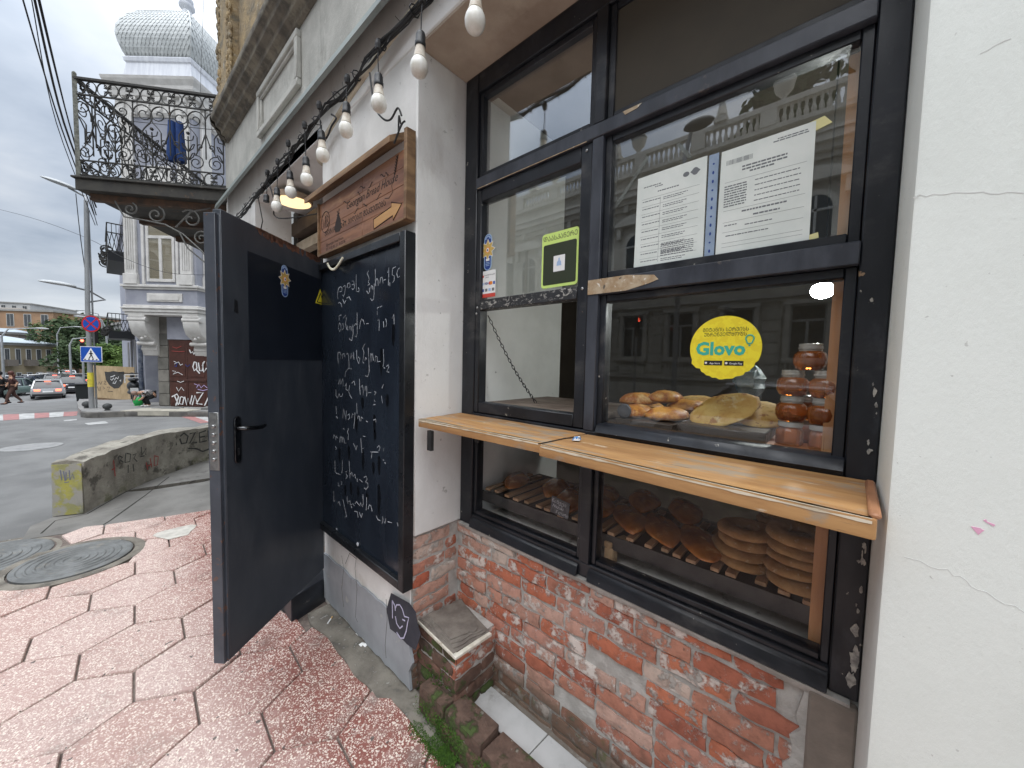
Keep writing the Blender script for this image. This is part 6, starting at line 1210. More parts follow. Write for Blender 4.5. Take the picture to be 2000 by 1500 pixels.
# pedestrian crossing sign
cx2, cz2 = (-0.127,1.625)
pcs = thing('pedestrian_crossing_sign', 'blue rectangular pedestrian crossing sign with white triangle', 'road sign', (cx2, sy, cz2 - .22))
MB().box(cx2 - .30, cx2 + .30, sy - .012, sy, cz2 - .215, cz2 + .215).build('white_rim', m_white, pcs); MB().box(cx2 - .285, cx2 + .285, sy - .015, sy - .0125, cz2 - .20, cz2 + .20).build('blue_face', m_signblue, pcs)
MB().prism([(cx2 - .23, sy - .0155, cz2 - .165), (cx2 + .23, sy - .0155, cz2 - .165), (cx2, sy - .0155, cz2 + .175)], (0, -.002, 0)).build('white_triangle', m_white, pcs)
wk = MB(); fy = sy - .018; pr2 = lambda pts: wk.prism([(cx2 + x, fy, cz2 + z) for x, z in pts], (0, -.0015, 0))
pr2([(.0 + .022 * math.cos(a), .082 + .022 * math.sin(a)) for a in [2 * math.pi * i / 12 for i in range(12)]]); pr2([(-.028, .052), (.02, .056), (.028, -.03), (-.02, -.03)])
pr2([(-.022, .048), (-.062, .01), (-.052, .0), (-.012, .030)]); pr2([(.016, .05), (.062, .012), (.052, .0), (.012, .025)]); pr2([(-.018, -.03), (.012, -.03), (-.045, -.12), (-.075, -.12)]); pr2([(.0, -.03), (.028, -.03), (.07, -.12), (.042, -.12)])
for x in (-.17, -.06, .05, .155): pr2([(x - .03, -.155), (x + .012, -.155), (x + .03, -.128), (x - .012, -.128)])
wk.build('walking_figure', m_inkblack, pcs)
# both signs are turned on the pole, away from square-on
for par, cx_ in ((ns, cx1), (pcs, cx2)):
    Rm = Matrix.Translation((cx_, sy, 0)) @ Matrix.Rotation(rad(-40), 4, 'Z') @ Matrix.Diagonal((.86 if par is pcs else 1, 1, 1, 1)) @ Matrix.Translation((-cx_, -sy, 0))
    for ch in par.children: ch.data.transform(Rm)
# traffic lights: red lit
m_redlit = M('red_signal_lens', (.6, .05, .03), emit=(1.0, .10, .05), estr=5.0)
def traffic_light(lab, p, s_=1.0, grp=None, post=None):
    t_ = thing('traffic_light', lab, 'traffic light', p, grp); x, y, z = p
    MB().box(x - .12 * s_, x + .12 * s_, y, y + .12 * s_, z - .40 * s_, z + .40 * s_).build('housing', m_rubber, t_, bev=.01 * s_)
    for k, mt in enumerate((m_redlit, m_rubber, m_rubber)):
        zz_ = z + (.26 - .26 * k) * s_; MB().lathe([(.09 * s_, 0), (.085 * s_, .02 * s_), (.03 * s_, .03 * s_)], (x, y - .001, zz_), 14, ((1, 0, 0), (0, 0, 1), (0, -1, 0))).build('lens', mt, t_, smooth=True); MB().tube([(x + .1 * s_ * math.cos(a), y - .06 * s_, zz_ + .1 * s_ * math.sin(a)) for a in [math.pi * i / 8 for i in range(9)]], .012 * s_, 4).build('visor', m_rubber, t_)
    if post: MB().tube([(x, y + .08, post), (x, y + .08, z)], .05, 8).build('post', m_pole, t_)
traffic_light('red lit traffic light on an arm left of the sign pole', (-0.69,36.887,2.228), .85, 'traffic lights in the street', -1.2)
traffic_light('smaller red lit traffic light above the plywood hoarding', (-0.166,51.037,-1.17), .85, 'traffic lights in the street', -3.0)
tl3 = (-0.048,16.027,2.169); tag(MB().box(tl3[0] - .06, tl3[0] + .06, tl3[1], tl3[1] + .12, tl3[2] - .22, tl3[2] + .22).build('signal_box', m_rubber, bev=.01), 'black signal box seen edge on behind the round road sign', 'signal')
for k, (lab, pts, r_) in enumerate((('leftmost overhead cable rising from pole to upper left', ((0.025,15.78,5.5), (-0.402,12.889,6.506), (-0.661,10.246,7.354), (-0.7,9.402,7.526)), .012), ('thin overhead cable second from left above the pole', ((0.036,15.743,5.216), (-0.473,12.978,6.614), (-0.567,10.141,7.357), (-0.575,9.263,7.531)), .008),
                                 ('thick dark overhead cable in the middle of bundle', ((0.069,15.75,5.715), (-0.363,12.854,6.618), (-0.534,10.104,7.358), (-0.55,9.235,7.532)), .018), ('overhead cable on the right of the bundle', ((0.063,15.738,5.501), (-0.289,12.771,6.62), (-0.495,10.06,7.359), (-0.525,9.207,7.532)), .012),
                                 ('outer right overhead cable of the bundle', ((0.075,15.701,5.217), (-0.264,13.036,6.519), (-0.478,10.042,7.36), (-0.5,9.179,7.533)), .008), ('single wire crossing from left street edge to the grey tower', ((-3.332,26.783,7.653), (-1.348,19.914,6.003), (-0.108,16.026,4.872), (0.556,14.627,4.232), (1.305,13.454,3.828), (2.164,12.187,3.762)), .006),
                                 ('slack cable hanging steeply down beside the pole', ((-0.295,15.881,6.0), (-0.239,15.861,4.749), (-0.124,15.746,3.147)), .009), ('thin vertical wire in front of the domed tower', ((1.963,12.105,10.676), (1.844,12.045,8.434), (1.805,11.992,7.314)), .004))):
    pts = [Vector(p) for p in pts]; q = []
    for i in range(len(pts) - 1):
        p0, p1, p2, p3 = pts[max(0, i - 1)], pts[i], pts[i + 1], pts[min(len(pts) - 1, i + 2)]
        for j in range(6): t_ = j / 6; q.append(.5 * ((2 * p1) + (-p0 + p2) * t_ + (2 * p0 - 5 * p1 + 4 * p2 - p3) * t_ * t_ + (-p0 + 3 * p1 - 3 * p2 + p3) * t_ ** 3))
    q.append(pts[-1]); tag(MB().tube(q, r_, 5).build('overhead_cable', m_cable, smooth=True), lab, 'cable', 'cables above the street')
# stone ball bollards
bme = MB().lathe([(.10, 0), (.11, .03), (.09, .05)], (0, 0, 0), 16).ell((0, 0, .185), (.17, .17, .14), 18, 12).mesh('stone_bollard', M('dark_stone_ball', (.075, .08, .08), (.05, .052, .052), scale=14, rough=.8), smooth=True)
for p, lab in (((.12, 14.78, .12), 'dark stone ball bollard in front, right of the pole'), ((-.26, 15.7, .12), 'dark stone ball bollard behind, left of the pole')): o = instance('stone_bollard', bme); o.location = p; o.scale = (.55, .55, .6); tag(o, lab, 'bollard', 'stone ball bollards at the kerb')

# ================================================================ domed corner building
m_cream = M('cream_trim', (.66, .645, .62), (.55, .535, .51), scale=4, rough=.85, bump=.2, bscale=30); m_lav = M('lavender_grey_render', (.34, .35, .40), (.28, .29, .34), scale=3, rough=.9)
m_dome = M('silver_dome_scales', (.56, .58, .575), (.46, .48, .475), scale=5, rough=.5, metal=.15); m_drum = M('white_metal_drum', (.70, .72, .76), (.58, .60, .65), scale=3, rough=.4, stretch=(3, 3, .3))
m_grstone = M('grey_stone_block', (.23, .215, .19), (.16, .15, .135), scale=3, rough=.92, rnd=[(.24, .225, .2), (.18, .17, .15), (.21, .2, .175), (.15, .145, .13)], bump=.4, bscale=20)
m_blind = M('beige_blind', (.42, .36, .27), (.36, .30, .22), scale=3, rough=.8, stretch=(.3, .3, 8)); m_bdoor = M('brown_double_door', (.085, .032, .024), (.06, .024, .018), scale=6, rough=.6)
CA = Vector((.56, 15.31, 0)); CU = Vector((.669, -.743, 0)); CV = Vector((.743, .669, 0)); CZ = Vector((0, 0, 1)); BW, BD = 2.03, 2.2
c3 = lambda s_, d, z: CA + CU * s_ + CV * d + CZ * z          # s along the front, d into the building
cbld = thing('corner_building', 'grey and cream corner building with silver scaled dome and bay window', 'building', c3(1, .5, .12))
cp_ = lambda mb, n_, m_, **k: mb.build(n_, m_, cbld, **k)
ob = lambda s0, s1, d0, d1, z0, z1, mb=None: (mb or MB()).obox(c3(s0, d0, z0), CU * (s1 - s0), CV * (d1 - d0), CZ * (z1 - z0))
cp_(ob(0, BW, 0, BD, 2.93, 8.5), 'bay_wall', m_lav)
mb = MB()
for (z0, z1, e_) in ((2.78, 2.86, .03), (2.86, 2.95, .06), (2.95, 3.0, .09), (3.0, 3.06, .05), (3.50, 3.56, .04), (3.56, 3.63, .08)): ob(-e_, BW + e_, -e_, BD, z0, z1, mb)
cp_(mb, 'bay_moulding', m_cream, bev=.01)
mb = MB(); ob(.62, 1.62, -.03, 0, 3.16, 3.40, mb); ob(.70, 1.54, -.045, -.0295, 3.2, 3.36, mb); cp_(mb, 'panel', m_cream, bev=.008)
cp_(MB().obox(c3(BW, .5, 3.16), CU * .03, CV * .9, CZ * .24), 'panel', m_cream, bev=.008)
for s0 in (.06, 1.62):
    mb = MB(); ob(s0, s0 + .33, -.07, -.001, 3.64, 8.3, mb); ob(s0 - .03, s0 + .36, -.10, -.001, 3.635, 3.92, mb)
    for k in range(4): ob(s0 + .06 + k * .06, s0 + .09 + k * .06, -.085, -.0705, 4.05, 8.2, mb)
    cp_(mb, 'pilaster', m_cream, bev=.006)
for d0 in (.22, 1.5):
    mb = MB().obox(c3(BW + .001, d0, 3.64), CU * .07, CV * .33, CZ * 4.66).obox(c3(BW + .001, d0 - .03, 3.635), CU * .10, CV * .39, CZ * .28); cp_(mb, 'pilaster', m_cream, bev=.006)
win = cp_(ob(.52, .60, -.05, -.001, 3.64, 6.3, ob(1.48, 1.56, -.05, -.001, 3.64, 6.3, ob(.60, 1.48, -.05, -.001, 6.15, 6.3))), 'window_casing', m_cream, bev=.008)
fm_ = MB(); ob(.64, .71, -.035, -.001, 3.72, 5.9, fm_); ob(1.37, 1.44, -.035, -.001, 3.72, 5.9, fm_); ob(.71, 1.37, -.035, -.001, 3.72, 3.80, fm_); ob(.71, 1.37, -.035, -.001, 4.92, 5.0, fm_); ob(.71, 1.37, -.035, -.001, 5.82, 5.9, fm_); ob(1.0, 1.08, -.034, -.001, 3.80, 4.92, fm_)
fm_.build('window_frame', m_cream, win, bev=.004)
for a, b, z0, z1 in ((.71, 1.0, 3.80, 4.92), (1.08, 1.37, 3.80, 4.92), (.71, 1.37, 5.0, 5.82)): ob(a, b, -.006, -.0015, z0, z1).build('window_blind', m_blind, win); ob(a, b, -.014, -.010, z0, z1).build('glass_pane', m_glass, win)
cp_(ob(.58, 1.5, -.09, -.001, 6.32, 6.5, ob(.66, 1.42, -.04, -.001, 6.5, 6.9)), 'window_hood', m_cream, bev=.01)
# entablature
mb = MB(); prof = [(.02, 8.2), (.05, 8.28), (.06, 8.3), (.05, 8.66), (.13, 8.70), (.15, 8.82), (.17, 8.87), (.18, 8.95), (.235, 9.08), (.25, 9.15)]
def sq_loft(mb, prof, d_extra=0, s0=0, s1=BW, d1=BD):
    b = len(mb.v)
    for e_, z in prof: mb.v += [tuple(c3(s0 - e_, -e_, z)), tuple(c3(s1 + e_, -e_, z)), tuple(c3(s1 + e_, d1 + e_, z)), tuple(c3(s0 - e_, d1 + e_, z))]
    for i in range(len(prof) - 1):
        for k in range(4): mb.f.append((b + i * 4 + k, b + i * 4 + (k + 1) % 4, b + i * 4 + 4 + (k + 1) % 4, b + i * 4 + 4 + k))
    mb.f.append((b + 3, b + 2, b + 1, b)); t_ = b + (len(prof) - 1) * 4; mb.f.append((t_, t_ + 1, t_ + 2, t_ + 3)); return mb
cp_(sq_loft(mb, prof), 'entablature', m_cream)
for k in range(6):
    s0 = .10 + k * .34; mb = MB(); ob(s0, s0 + .14, -.15, -.055, 8.54, 8.665, mb); ob(s0 + .01, s0 + .13, -.11, -.058, 8.22, 8.54, mb); ob(s0 + .02, s0 + .12, -.135, -.1105, 8.28, 8.38, mb); cp_(mb, 'bracket', m_cream, bev=.02)
for k in range(5): mb = MB().obox(c3(BW + .061, .2 + k * .36, 8.54), CU * .14, CV * .14, CZ * .125).obox(c3(BW + .061, .21 + k * .36, 8.22), CU * .07, CV * .12, CZ * .30); cp_(mb, 'bracket', m_cream, bev=.02)
cp_(sq_loft(MB(), [(-.05, 9.15), (-.12, 9.74), (-.09, 9.77), (-.075, 9.86), (-.10, 9.90)]), 'drum', m_drum)
DT = [(0, -.11), (.12, -.03), (.25, .02), (.38, .015), (.5, -.04), (.62, -.14), (.74, -.30), (.85, -.51), (.94, -.74), (1, -.93)]
def dome_e(t_):
    for (a, b), (c_, d) in zip(DT, DT[1:]):
        if t_ <= c_: f = (t_ - a) / (c_ - a); return b + (d - b) * f
    return DT[-1][1]
DZ0, DH = 9.90, 1.85
cp_(sq_loft(MB(), [(dome_e(i / 16) - .005, DZ0 + DH * (i / 16)) for i in range(17)]), 'dome', m_dome, smooth=True, ang=50)
scl = MB(); NR = 17
for face in (0, 1):
    for r in range(NR):
        t0, t1 = r / NR, min(1, (r + 1.7) / NR); e0, e1 = dome_e(t0), dome_e(t1); ln0 = (BW if face == 0 else BD) + 2 * e0; n_ = 18
        if ln0 < .3: continue
        for k in range(n_):
            sa = (k + (.5 if r % 2 else 0)) / n_
            if sa + 1 / n_ > 1.0: continue
            def pt3(u, t_, lift):
                e_ = dome_e(t_); z = DZ0 + DH * t_; L_ = (BW if face == 0 else BD) + 2 * e_; s_ = -e_ + L_ * u
                return c3(s_, -e_ - lift, z) if face == 0 else c3(BW + e_ + lift, s_, z)
            w_ = 1 / n_; q = [pt3(sa + w_ * .5, t0, .014), pt3(sa + w_ * .97, (t0 + t1) / 2 - .008, .011), pt3(sa + w_ * .95, t1, .001), pt3(sa + w_ * .05, t1, .001), pt3(sa + w_ * .03, (t0 + t1) / 2 - .008, .011)]
            scl.add(q + [pt3(sa + w_ * .5, t0, 0)], [(0, 1, 2, 3, 4), (0, 4, 5), (0, 5, 1)])
tag(cp_(scl, 'dome_scale', m_dome), kind='stuff')
cp_(MB().tube([c3(BW + dome_e(i / 16) + .01, -dome_e(i / 16) - .01, DZ0 + DH * i / 16) for i in range(16)], .022, 6), 'dome_ridge', m_dome)
fc_ = c3(BW / 2, BD / 2, -.40); cp_(MB().lathe([(.17, 12.05), (.13, 12.15), (.11, 12.38), (.15, 12.42), (.19, 12.47), (.19, 12.53), (.14, 12.57), (.16, 12.62), (.16, 12.7), (.10, 12.75), (.09, 12.95), (.15, 13.05), (.05, 13.3)], fc_, 20), 'finial', m_drum, smooth=True)
# stone ground floor set back below the bay, with corbels and the graffiti door
cp_(ob(.48, 4.5, .42, BD, .0, 2.779), 'base_wall', m_grstone)
for r in range(6):
    s_ = .47
    while s_ < 4.4:
        L = RN.uniform(.35, .55); e2 = min(s_ + L, 4.5); z0 = .14 + r * .36
        if s_ < .80 < e2 and r < 6: e2 = .80
        if .795 <= s_ < 1.98: s_ = 1.98; continue
        if e2 - s_ > .05: cp_(ob(s_, e2 - .012, .395, .419, z0, z0 + .348), 'stone_block', m_grstone, bev=.008)
        s_ = e2
cp_(ob(.81, 1.97, .36, .419, 2.12, 2.77), 'door_panel_above', m_lav)
dr = cp_(ob(.83, 1.375, .37, .418, .13, 2.10, ob(1.38, 1.95, .37, .418, .13, 2.10)), 'graffiti_door', m_bdoor, bev=.01)
ob(.85, 1.93, .35, .369, .88, .95).build('door_rail', m_bdoor, dr, bev=.006)
for a, b, z0, z1 in ((.89, 1.32, .2, .82), (1.44, 1.89, .2, .82), (.89, 1.32, 1.02, 2.02), (1.44, 1.89, 1.02, 2.02)): ob(a, b, .358, .3695, z0, z1).build('door_panel', m_bdoor, dr, bev=.008)
DA, DB = c3(1.3, .356, 0), c3(2.4, .356, 0)
for st_, mt, w_ in (([[(0.692,1.83),(0.73,1.73),(0.792,1.771),(0.81,1.691),(0.894,1.814),(0.932,1.714),(0.983,1.836),(1.021,1.736),(1.076,1.838),(1.129,1.86),(1.095,1.778)],[(0.824,1.469),(0.78,1.326),(0.817,1.205),(0.901,1.288),(0.884,1.45),(0.824,1.469)],[(0.879,1.247),(0.978,1.127)],[(0.945,1.451),(0.98,1.209),(1.061,1.211),(1.087,1.455)],[(1.128,1.496),(1.065,1.373),(1.1,1.171),(1.184,1.295)],[(1.209,1.478),(1.221,1.133)],[(0.126,0.414),(0.291,0.5),(0.329,0.419),(0.24,0.151)],[(0.208,0.457),(0.322,0.173)],[(0.39,0.42),(0.344,0.214),(0.445,0.196),(0.492,0.402),(0.403,0.421)],[(0.512,0.423),(0.567,0.179),(0.613,0.385),(0.669,0.201),(0.737,0.469)],[(0.73,0.182),(0.819,0.471),(0.893,0.207)],[(0.862,0.554),(1.065,0.559),(0.853,0.226),(1.036,0.21)],[(1.096,0.17),(1.225,0.44)]], m_spraywhite, .036), ([[(0.218,1.475),(0.297,1.436),(0.235,1.394),(0.359,1.458),(0.417,1.358),(0.478,1.4)],[(0.169,1.19),(0.27,1.172),(0.186,1.089),(0.33,1.153),(0.469,1.075)],[(0.302,0.888),(0.402,0.85),(0.505,0.893)],[(0.276,0.704),(0.334,0.583),(0.419,0.707),(0.497,0.607)]], m_spraywhite, .018), ([[(0.807,0.818),(0.908,0.78),(0.865,0.697),(0.949,0.801),(1.007,0.7),(1.091,0.784),(1.19,0.705)],[(0.905,0.657),(1.066,0.62),(1.21,0.664)]], m_spraypurple, .02), ([[(0.236,1.415),(0.318,1.437),(0.294,1.315),(0.234,1.334)],[(0.559,1.382),(0.618,1.322),(0.701,1.385),(0.639,1.343)]], m_blue, .02), ([[(0.19,1.899),(0.31,1.861),(0.453,1.925)],[(0.166,1.777),(0.367,1.761),(0.549,1.774)]], m_sprayred, .018)):
    g3 = MB()
    for s_ in st_: g3.ribbon([Vector((1.3465, 14.9685, 0)) + CU * a - CV * .012 + CZ * z for a, z in s_], w_, -CV, th=.002)
    g3.build('graffiti', mt, dr)
for s0 in (.08, 1.62):
    pf3 = [(.42, 1.62), (.36, 1.64), (.33, 1.78), (.30, 1.80), (.33, 1.95), (.24, 2.1), (.05, 2.25), (-.02, 2.45), (-.04, 2.58), (.0, 2.66), (-.05, 2.70), (-.05, 2.779), (.42, 2.779)]
    mb = MB().prism([c3(s0, d, z) for d, z in pf3], CU * .46)
    for k in range(2): mb.lathe([(.075, 0), (.075, .52)], c3(s0 - .03, .02, 2.66), 14, (CV, CZ, CU)) if k == 0 else mb.lathe([(.055, 0), (.055, .50)], c3(s0 - .02, .24, 1.98), 14, (CV, CZ, CU))
    for k in range(9): mb.ell(c3(s0 + .23 + .12 * math.sin(k * 2.1), .12 - .02 * k + .02 * k * 1.4, 2.12 + .05 * k), (.05, .05, .05), 7, 5)
    cp_(mb, 'corbel', m_cream, bev=.01)
# long side wall down the street, drainpipe, two iron balconies
cp_(MB().box(.98, 2.4, 16.55, 33, -2, 8.3).box(.90, 2.4, 16.5, 33, 2.75, 2.95).box(.86, 2.4, 16.5, 33, 7.6, 8.1), 'side_wall', m_lav)
for y in (18.0, 20.4, 22.8, 25.2): cp_(MB().box(.955, .981, y, y + 1.0, 3.6, 5.8), 'side_window', m_blind); cp_(MB().box(.955, .981, y, y + 1.0, .3, 2.2), 'shop_shutter', M('dull_shutter', (.10, .11, .13), (.2, .19, .18), scale=2))
cp_(MB().tube([(.90, 16.9, -.1), (.90, 16.9, 7.9)], .06, 8), 'drainpipe', M('dark_blue_pipe', (.03, .045, .09), (.2, .22, .25), scale=6, rough=.5))
def iron_balcony(lab, x0, x1, y0, y1, z0, h, dense):
    t_ = thing('iron_balcony', lab, 'balcony', (x0, y0, z0), 'balconies on the corner building'); MB().box(x0, x1, y0, y1, z0, z0 + .28).build('slab', m_rubber, t_)
    r_ = MB(); 
    for z in (z0 + .3, z0 + h * .75, z0 + h): r_.bar((x0, y0, z), (x1, y0, z), .03, .03).bar((x0, y0, z), (x0, y1, z), .03, .03)
    n_ = 7
    for k in range(n_):
        for q in (-1, 1): r_.tube([(x0 + (x1 - x0) * (k + (0 if q > 0 else 1)) / n_, y0, z0 + .3), (x0 + (x1 - x0) * (k + (1 if q > 0 else 0)) / n_, y0, z0 + h * .75)], .009, 4); r_.tube([(x0, y0 + (y1 - y0) * (k + (0 if q > 0 else 1)) / n_, z0 + .3), (x0, y0 + (y1 - y0) * (k + (1 if q > 0 else 0)) / n_, z0 + h * .75)], .009, 4)
    for k in range(n_ + 1): r_.tube([(x0 + (x1 - x0) * k / n_, y0, z0 + h * .75), (x0 + (x1 - x0) * k / n_, y0, z0 + h)], .008, 4)
    r_.build('railing', m_wrought, t_)
    s3 = MB()
    for k in range(dense): s3.tube([Vector((x0 - .04 + .05 * math.sin(k), y0 + (y1 - y0) * k / max(1, dense), z0 + .1)) + Vector((p[0] * .8, 0, p[1] * .8)) for p in spiral(0, .25, .2, k, 1.4, .02)], .02, 5)
    s3.build('iron_leaves', m_wrought, t_, smooth=True)
iron_balcony('upper black lattice balcony left of the domed building', .28, .98, 17.5, 20.5, 4.62, 1.15, 10); iron_balcony('lower dark ornate balcony beside the corbel of domed building', .28, .98, 21, 24, 2.25, .95, 22)

# ================================================================ people
def figure(lab, joints, edges, skin_m, clothes, loc, rz, scale=1.0, extras=()):
    t_ = thing('person', lab, 'person', loc, world=False); t_.rotation_euler.z = rz; t_.scale = (scale,) * 3
    def skinned(name, js, es, mat, grow=1.0, root=0):
        idx = {j: i for i, j in enumerate(js)}; me = bpy.data.meshes.new(name); me.from_pydata([joints[j][0] for j in js], [(idx[a], idx[b]) for a, b in es if a in idx and b in idx], [])
        o = bpy.data.objects.new(name, me); COL.objects.link(o); md = o.modifiers.new('skin', 'SKIN'); md.use_smooth_shade = True
        lay_ = me.skin_vertices[0].data if me.skin_vertices else None
        for j, i in idx.items(): lay_[i].radius = (joints[j][1] * grow,) * 2; lay_[i].use_root = i == root
        sb = o.modifiers.new('sub', 'SUBSURF'); sb.levels = sb.render_levels = 1
        dg = bpy.context.evaluated_depsgraph_get(); m2 = bpy.data.meshes.new_from_object(o.evaluated_get(dg)); m2.name = name; bpy.data.objects.remove(o); bpy.data.meshes.remove(me)
        m2.materials.clear(); m2.materials.append(mat); m2.polygons.foreach_set('use_smooth', [True] * len(m2.polygons)); return instance(name, m2, t_)
    skinned('body', list(joints), edges, skin_m)
    for nm, js, mat, gr in clothes: skinned(nm, js, edges, mat, gr)
    for nm, mb, mat in extras: mb.build(nm, mat, t_, smooth=True)
    return t_
m_skin = flat('skin', (.42, .24, .16), .6); m_hair = flat('auburn_hair', (.09, .03, .02), .6); m_brownc = flat('dark_brown_cloth', (.07, .03, .028), .9); m_tr = flat('plum_brown_trousers', (.10, .055, .045), .9); m_blk = flat('black_cloth', (.015, .015, .017), .9)
WJ = {'pelvis': ((0, 0, .93), .125), 'waist': ((0, 0, 1.08), .115), 'chest': ((.02, 0, 1.30), .135), 'neck': ((.03, 0, 1.46), .055), 'head0': ((.04, 0, 1.56), .08), 'head1': ((.045, 0, 1.66), .085),
      'lsh': ((.02, .17, 1.40), .06), 'lel': ((-.12, .24, 1.16), .045), 'lha': ((-.02, .27, .93), .033), 'rsh': ((.02, -.17, 1.40), .06), 'rel': ((.10, -.24, 1.17), .045), 'rha': ((.28, -.24, 1.02), .033),
      'lhip': ((0, .09, .90), .10), 'lkn': ((.17, .09, .52), .068), 'lan': ((.26, .09, .09), .045), 'lto': ((.38, .09, .04), .04), 'rhip': ((0, -.09, .90), .10), 'rkn': ((-.06, -.09, .50), .068), 'ran': ((-.32, -.09, .14), .045), 'rto': ((-.27, -.09, .04), .035)}
WE = [('pelvis', 'waist'), ('waist', 'chest'), ('chest', 'neck'), ('neck', 'head0'), ('head0', 'head1'), ('chest', 'lsh'), ('lsh', 'lel'), ('lel', 'lha'), ('chest', 'rsh'), ('rsh', 'rel'), ('rel', 'rha'), ('pelvis', 'lhip'), ('lhip', 'lkn'), ('lkn', 'lan'), ('lan', 'lto'), ('pelvis', 'rhip'), ('rhip', 'rkn'), ('rkn', 'ran'), ('ran', 'rto')]
up_ = ['pelvis', 'waist', 'chest', 'lsh', 'lel', 'rsh', 'rel']; lo_ = ['pelvis', 'lhip', 'lkn', 'lan', 'rhip', 'rkn', 'ran']
hair = lambda: MB().ell((.025, 0, 1.66), (.115, .105, .13), 12, 8).ell((-.05, 0, 1.52), (.07, .11, .14), 10, 7)
shoe = lambda: MB().ell((.33, .09, .045), (.14, .05, .045), 10, 6).ell((-.28, -.09, .07), (.13, .05, .045), 10, 6)
figure('long haired woman in brown top and trousers walking at left', WJ, WE, m_skin, [('top', up_, m_brownc, 1.16), ('trousers', lo_, m_tr, 1.16)], (-2.761,29.216,-0.836), rad(200), .88, (('hair', hair(), m_hair), ('shoes', shoe(), m_brownc), ('hand_bag', MB().ell((.1, -.27, .95), (.10, .04, .08), 10, 6), m_skin)))
figure('person in black with pale bag at the left edge of street', WJ, WE, m_skin, [('coat', up_, m_blk, 1.2), ('trousers', lo_, m_blk, 1.16)], (-3.077,29.224,-0.839), rad(215), .88, (('hair', MB().ell((.03, 0, 1.66), (.11, .10, .125), 12, 8), m_blk), ('shoes', shoe(), m_blk)))
# stooping woman in a patterned cardigan, hands at a green bag
CJ = {'pelvis': ((.30, 0, .52), .15), 'waist': ((.14, 0, .62), .15), 'chest': ((-.10, 0, .66), .15), 'neck': ((-.25, 0, .62), .055), 'head0': ((-.33, 0, .61), .08), 'head1': ((-.41, 0, .58), .085), 'lsh': ((-.13, .17, .62), .065), 'lel': ((-.22, .2, .42), .05), 'lha': ((-.32, .12, .30), .034), 'rsh': ((-.13, -.17, .62), .065), 'rel': ((-.20, -.22, .42), .05), 'rha': ((-.32, -.12, .30), .034),
      'lhip': ((.30, .1, .48), .11), 'lkn': ((.0, .12, .34), .08), 'lan': ((.14, .11, .07), .05), 'lto': ((.0, .11, .035), .04), 'rhip': ((.30, -.1, .48), .11), 'rkn': ((-.02, -.12, .33), .08), 'ran': ((.12, -.11, .07), .05), 'rto': ((-.02, -.11, .035), .04)}
m_pat = M('black_white_pattern_knit', (.55, .53, .53), (.05, .05, .06), scale=26, rough=.9, lo=.48, hi=.52, obj=True, det=2)
cr_p = (0.872,15.299)
figure('stooping woman in black and white patterned cardigan on corner pavement', CJ, WE, m_skin, [('cardigan', ['pelvis', 'waist', 'chest', 'lsh', 'lel', 'rsh', 'rel'], m_pat, 1.2), ('trousers', ['lhip', 'lkn', 'lan', 'rhip', 'rkn', 'ran', 'pelvis'], m_blk, 1.1)], (*cr_p, .12), rad(30), .66, (('hair', MB().ell((-.38, 0, .64), (.11, .10, .09), 12, 8), flat('grey_brown_hair', (.30, .2, .16), .7)), ('shoes', MB().ell((.03, .11, .035), (.13, .05, .04), 10, 6).ell((.01, -.11, .035), (.13, .05, .04), 10, 6), m_white)))
gb = MB().prism([(-.10, -.05, 0), (.10, -.05, 0), (.10, .05, 0), (-.10, .05, 0)], (0, 0, .02)).ell((0, 0, .12), (.12, .07, .13), 12, 8).tube([(-.05, 0, .22), (-.02, 0, .32), (.03, 0, .32), (.05, 0, .22)], .008, 5); o = gb.build('shopping_bag', flat('bright_green_plastic', (.02, .36, .08), .4), smooth=True); gbp = (0.765,15.701); o.location = (*gbp, .12); tag(o, 'bright green shopping bag held by the stooping woman', 'bag')

# ================================================================ scooter, dumpster, hoarding
spz = (0.733,17.142); sx, sy2 = spz[0], spz[1] + .3
sc3 = thing('scooter', 'dark motor scooter with pale rack parked by the hoarding', 'scooter', (sx, sy2, .12))
for dy in (-.45, .45): MB().lathe([(.10, -.05), (.21, -.045), (.22, 0), (.21, .045), (.10, .05)], (sx, sy2 + dy, .34), 18, ((0, 1, 0), (0, 0, 1), (1, 0, 0))).build('wheel', m_rubber, sc3, smooth=True)
MB().ell((sx, sy2 - .25, .62), (.16, .38, .17), 14, 9).ell((sx, sy2 + .1, .40), (.14, .42, .09), 12, 8).build('body', m_rubber, sc3, smooth=True); MB().ell((sx, sy2 - .22, .83), (.13, .36, .07), 14, 8).build('seat', flat('black_seat', (.01, .01, .01), .4), sc3, smooth=True)
MB().tube([(sx, sy2 + .45, .34), (sx, sy2 + .35, .95), (sx, sy2 + .32, 1.02)], .05, 8).tube([(sx - .32, sy2 + .28, 1.04), (sx, sy2 + .33, 1.0), (sx + .32, sy2 + .28, 1.04)], .018, 6).build('steering', m_rubber, sc3, smooth=True)
MB().bar((sx - .2, sy2 - .5, 1.0), (sx + .2, sy2 - .5, 1.0), .03, .03).bar((sx - .2, sy2 - .5, .74), (sx - .2, sy2 - .5, 1.0), .03, .03, (1, 0, 0)).bar((sx + .2, sy2 - .5, .74), (sx + .2, sy2 - .5, 1.0), .03, .03, (1, 0, 0)).bar((sx - .2, sy2 - .5, .9), (sx + .2, sy2 - .5, .9), .02, .02).build('rack', m_white, sc3); MB().box(sx - .09, sx + .09, sy2 - .62, sy2 - .60, .46, .58).build('plate', m_white, sc3)
dpx = (-0.548,28.086,-0.754); dx_, dy_, dz_ = dpx
du = thing('dumpster', 'black wheeled dumpster in the road left of the hoarding', 'dumpster', dpx)
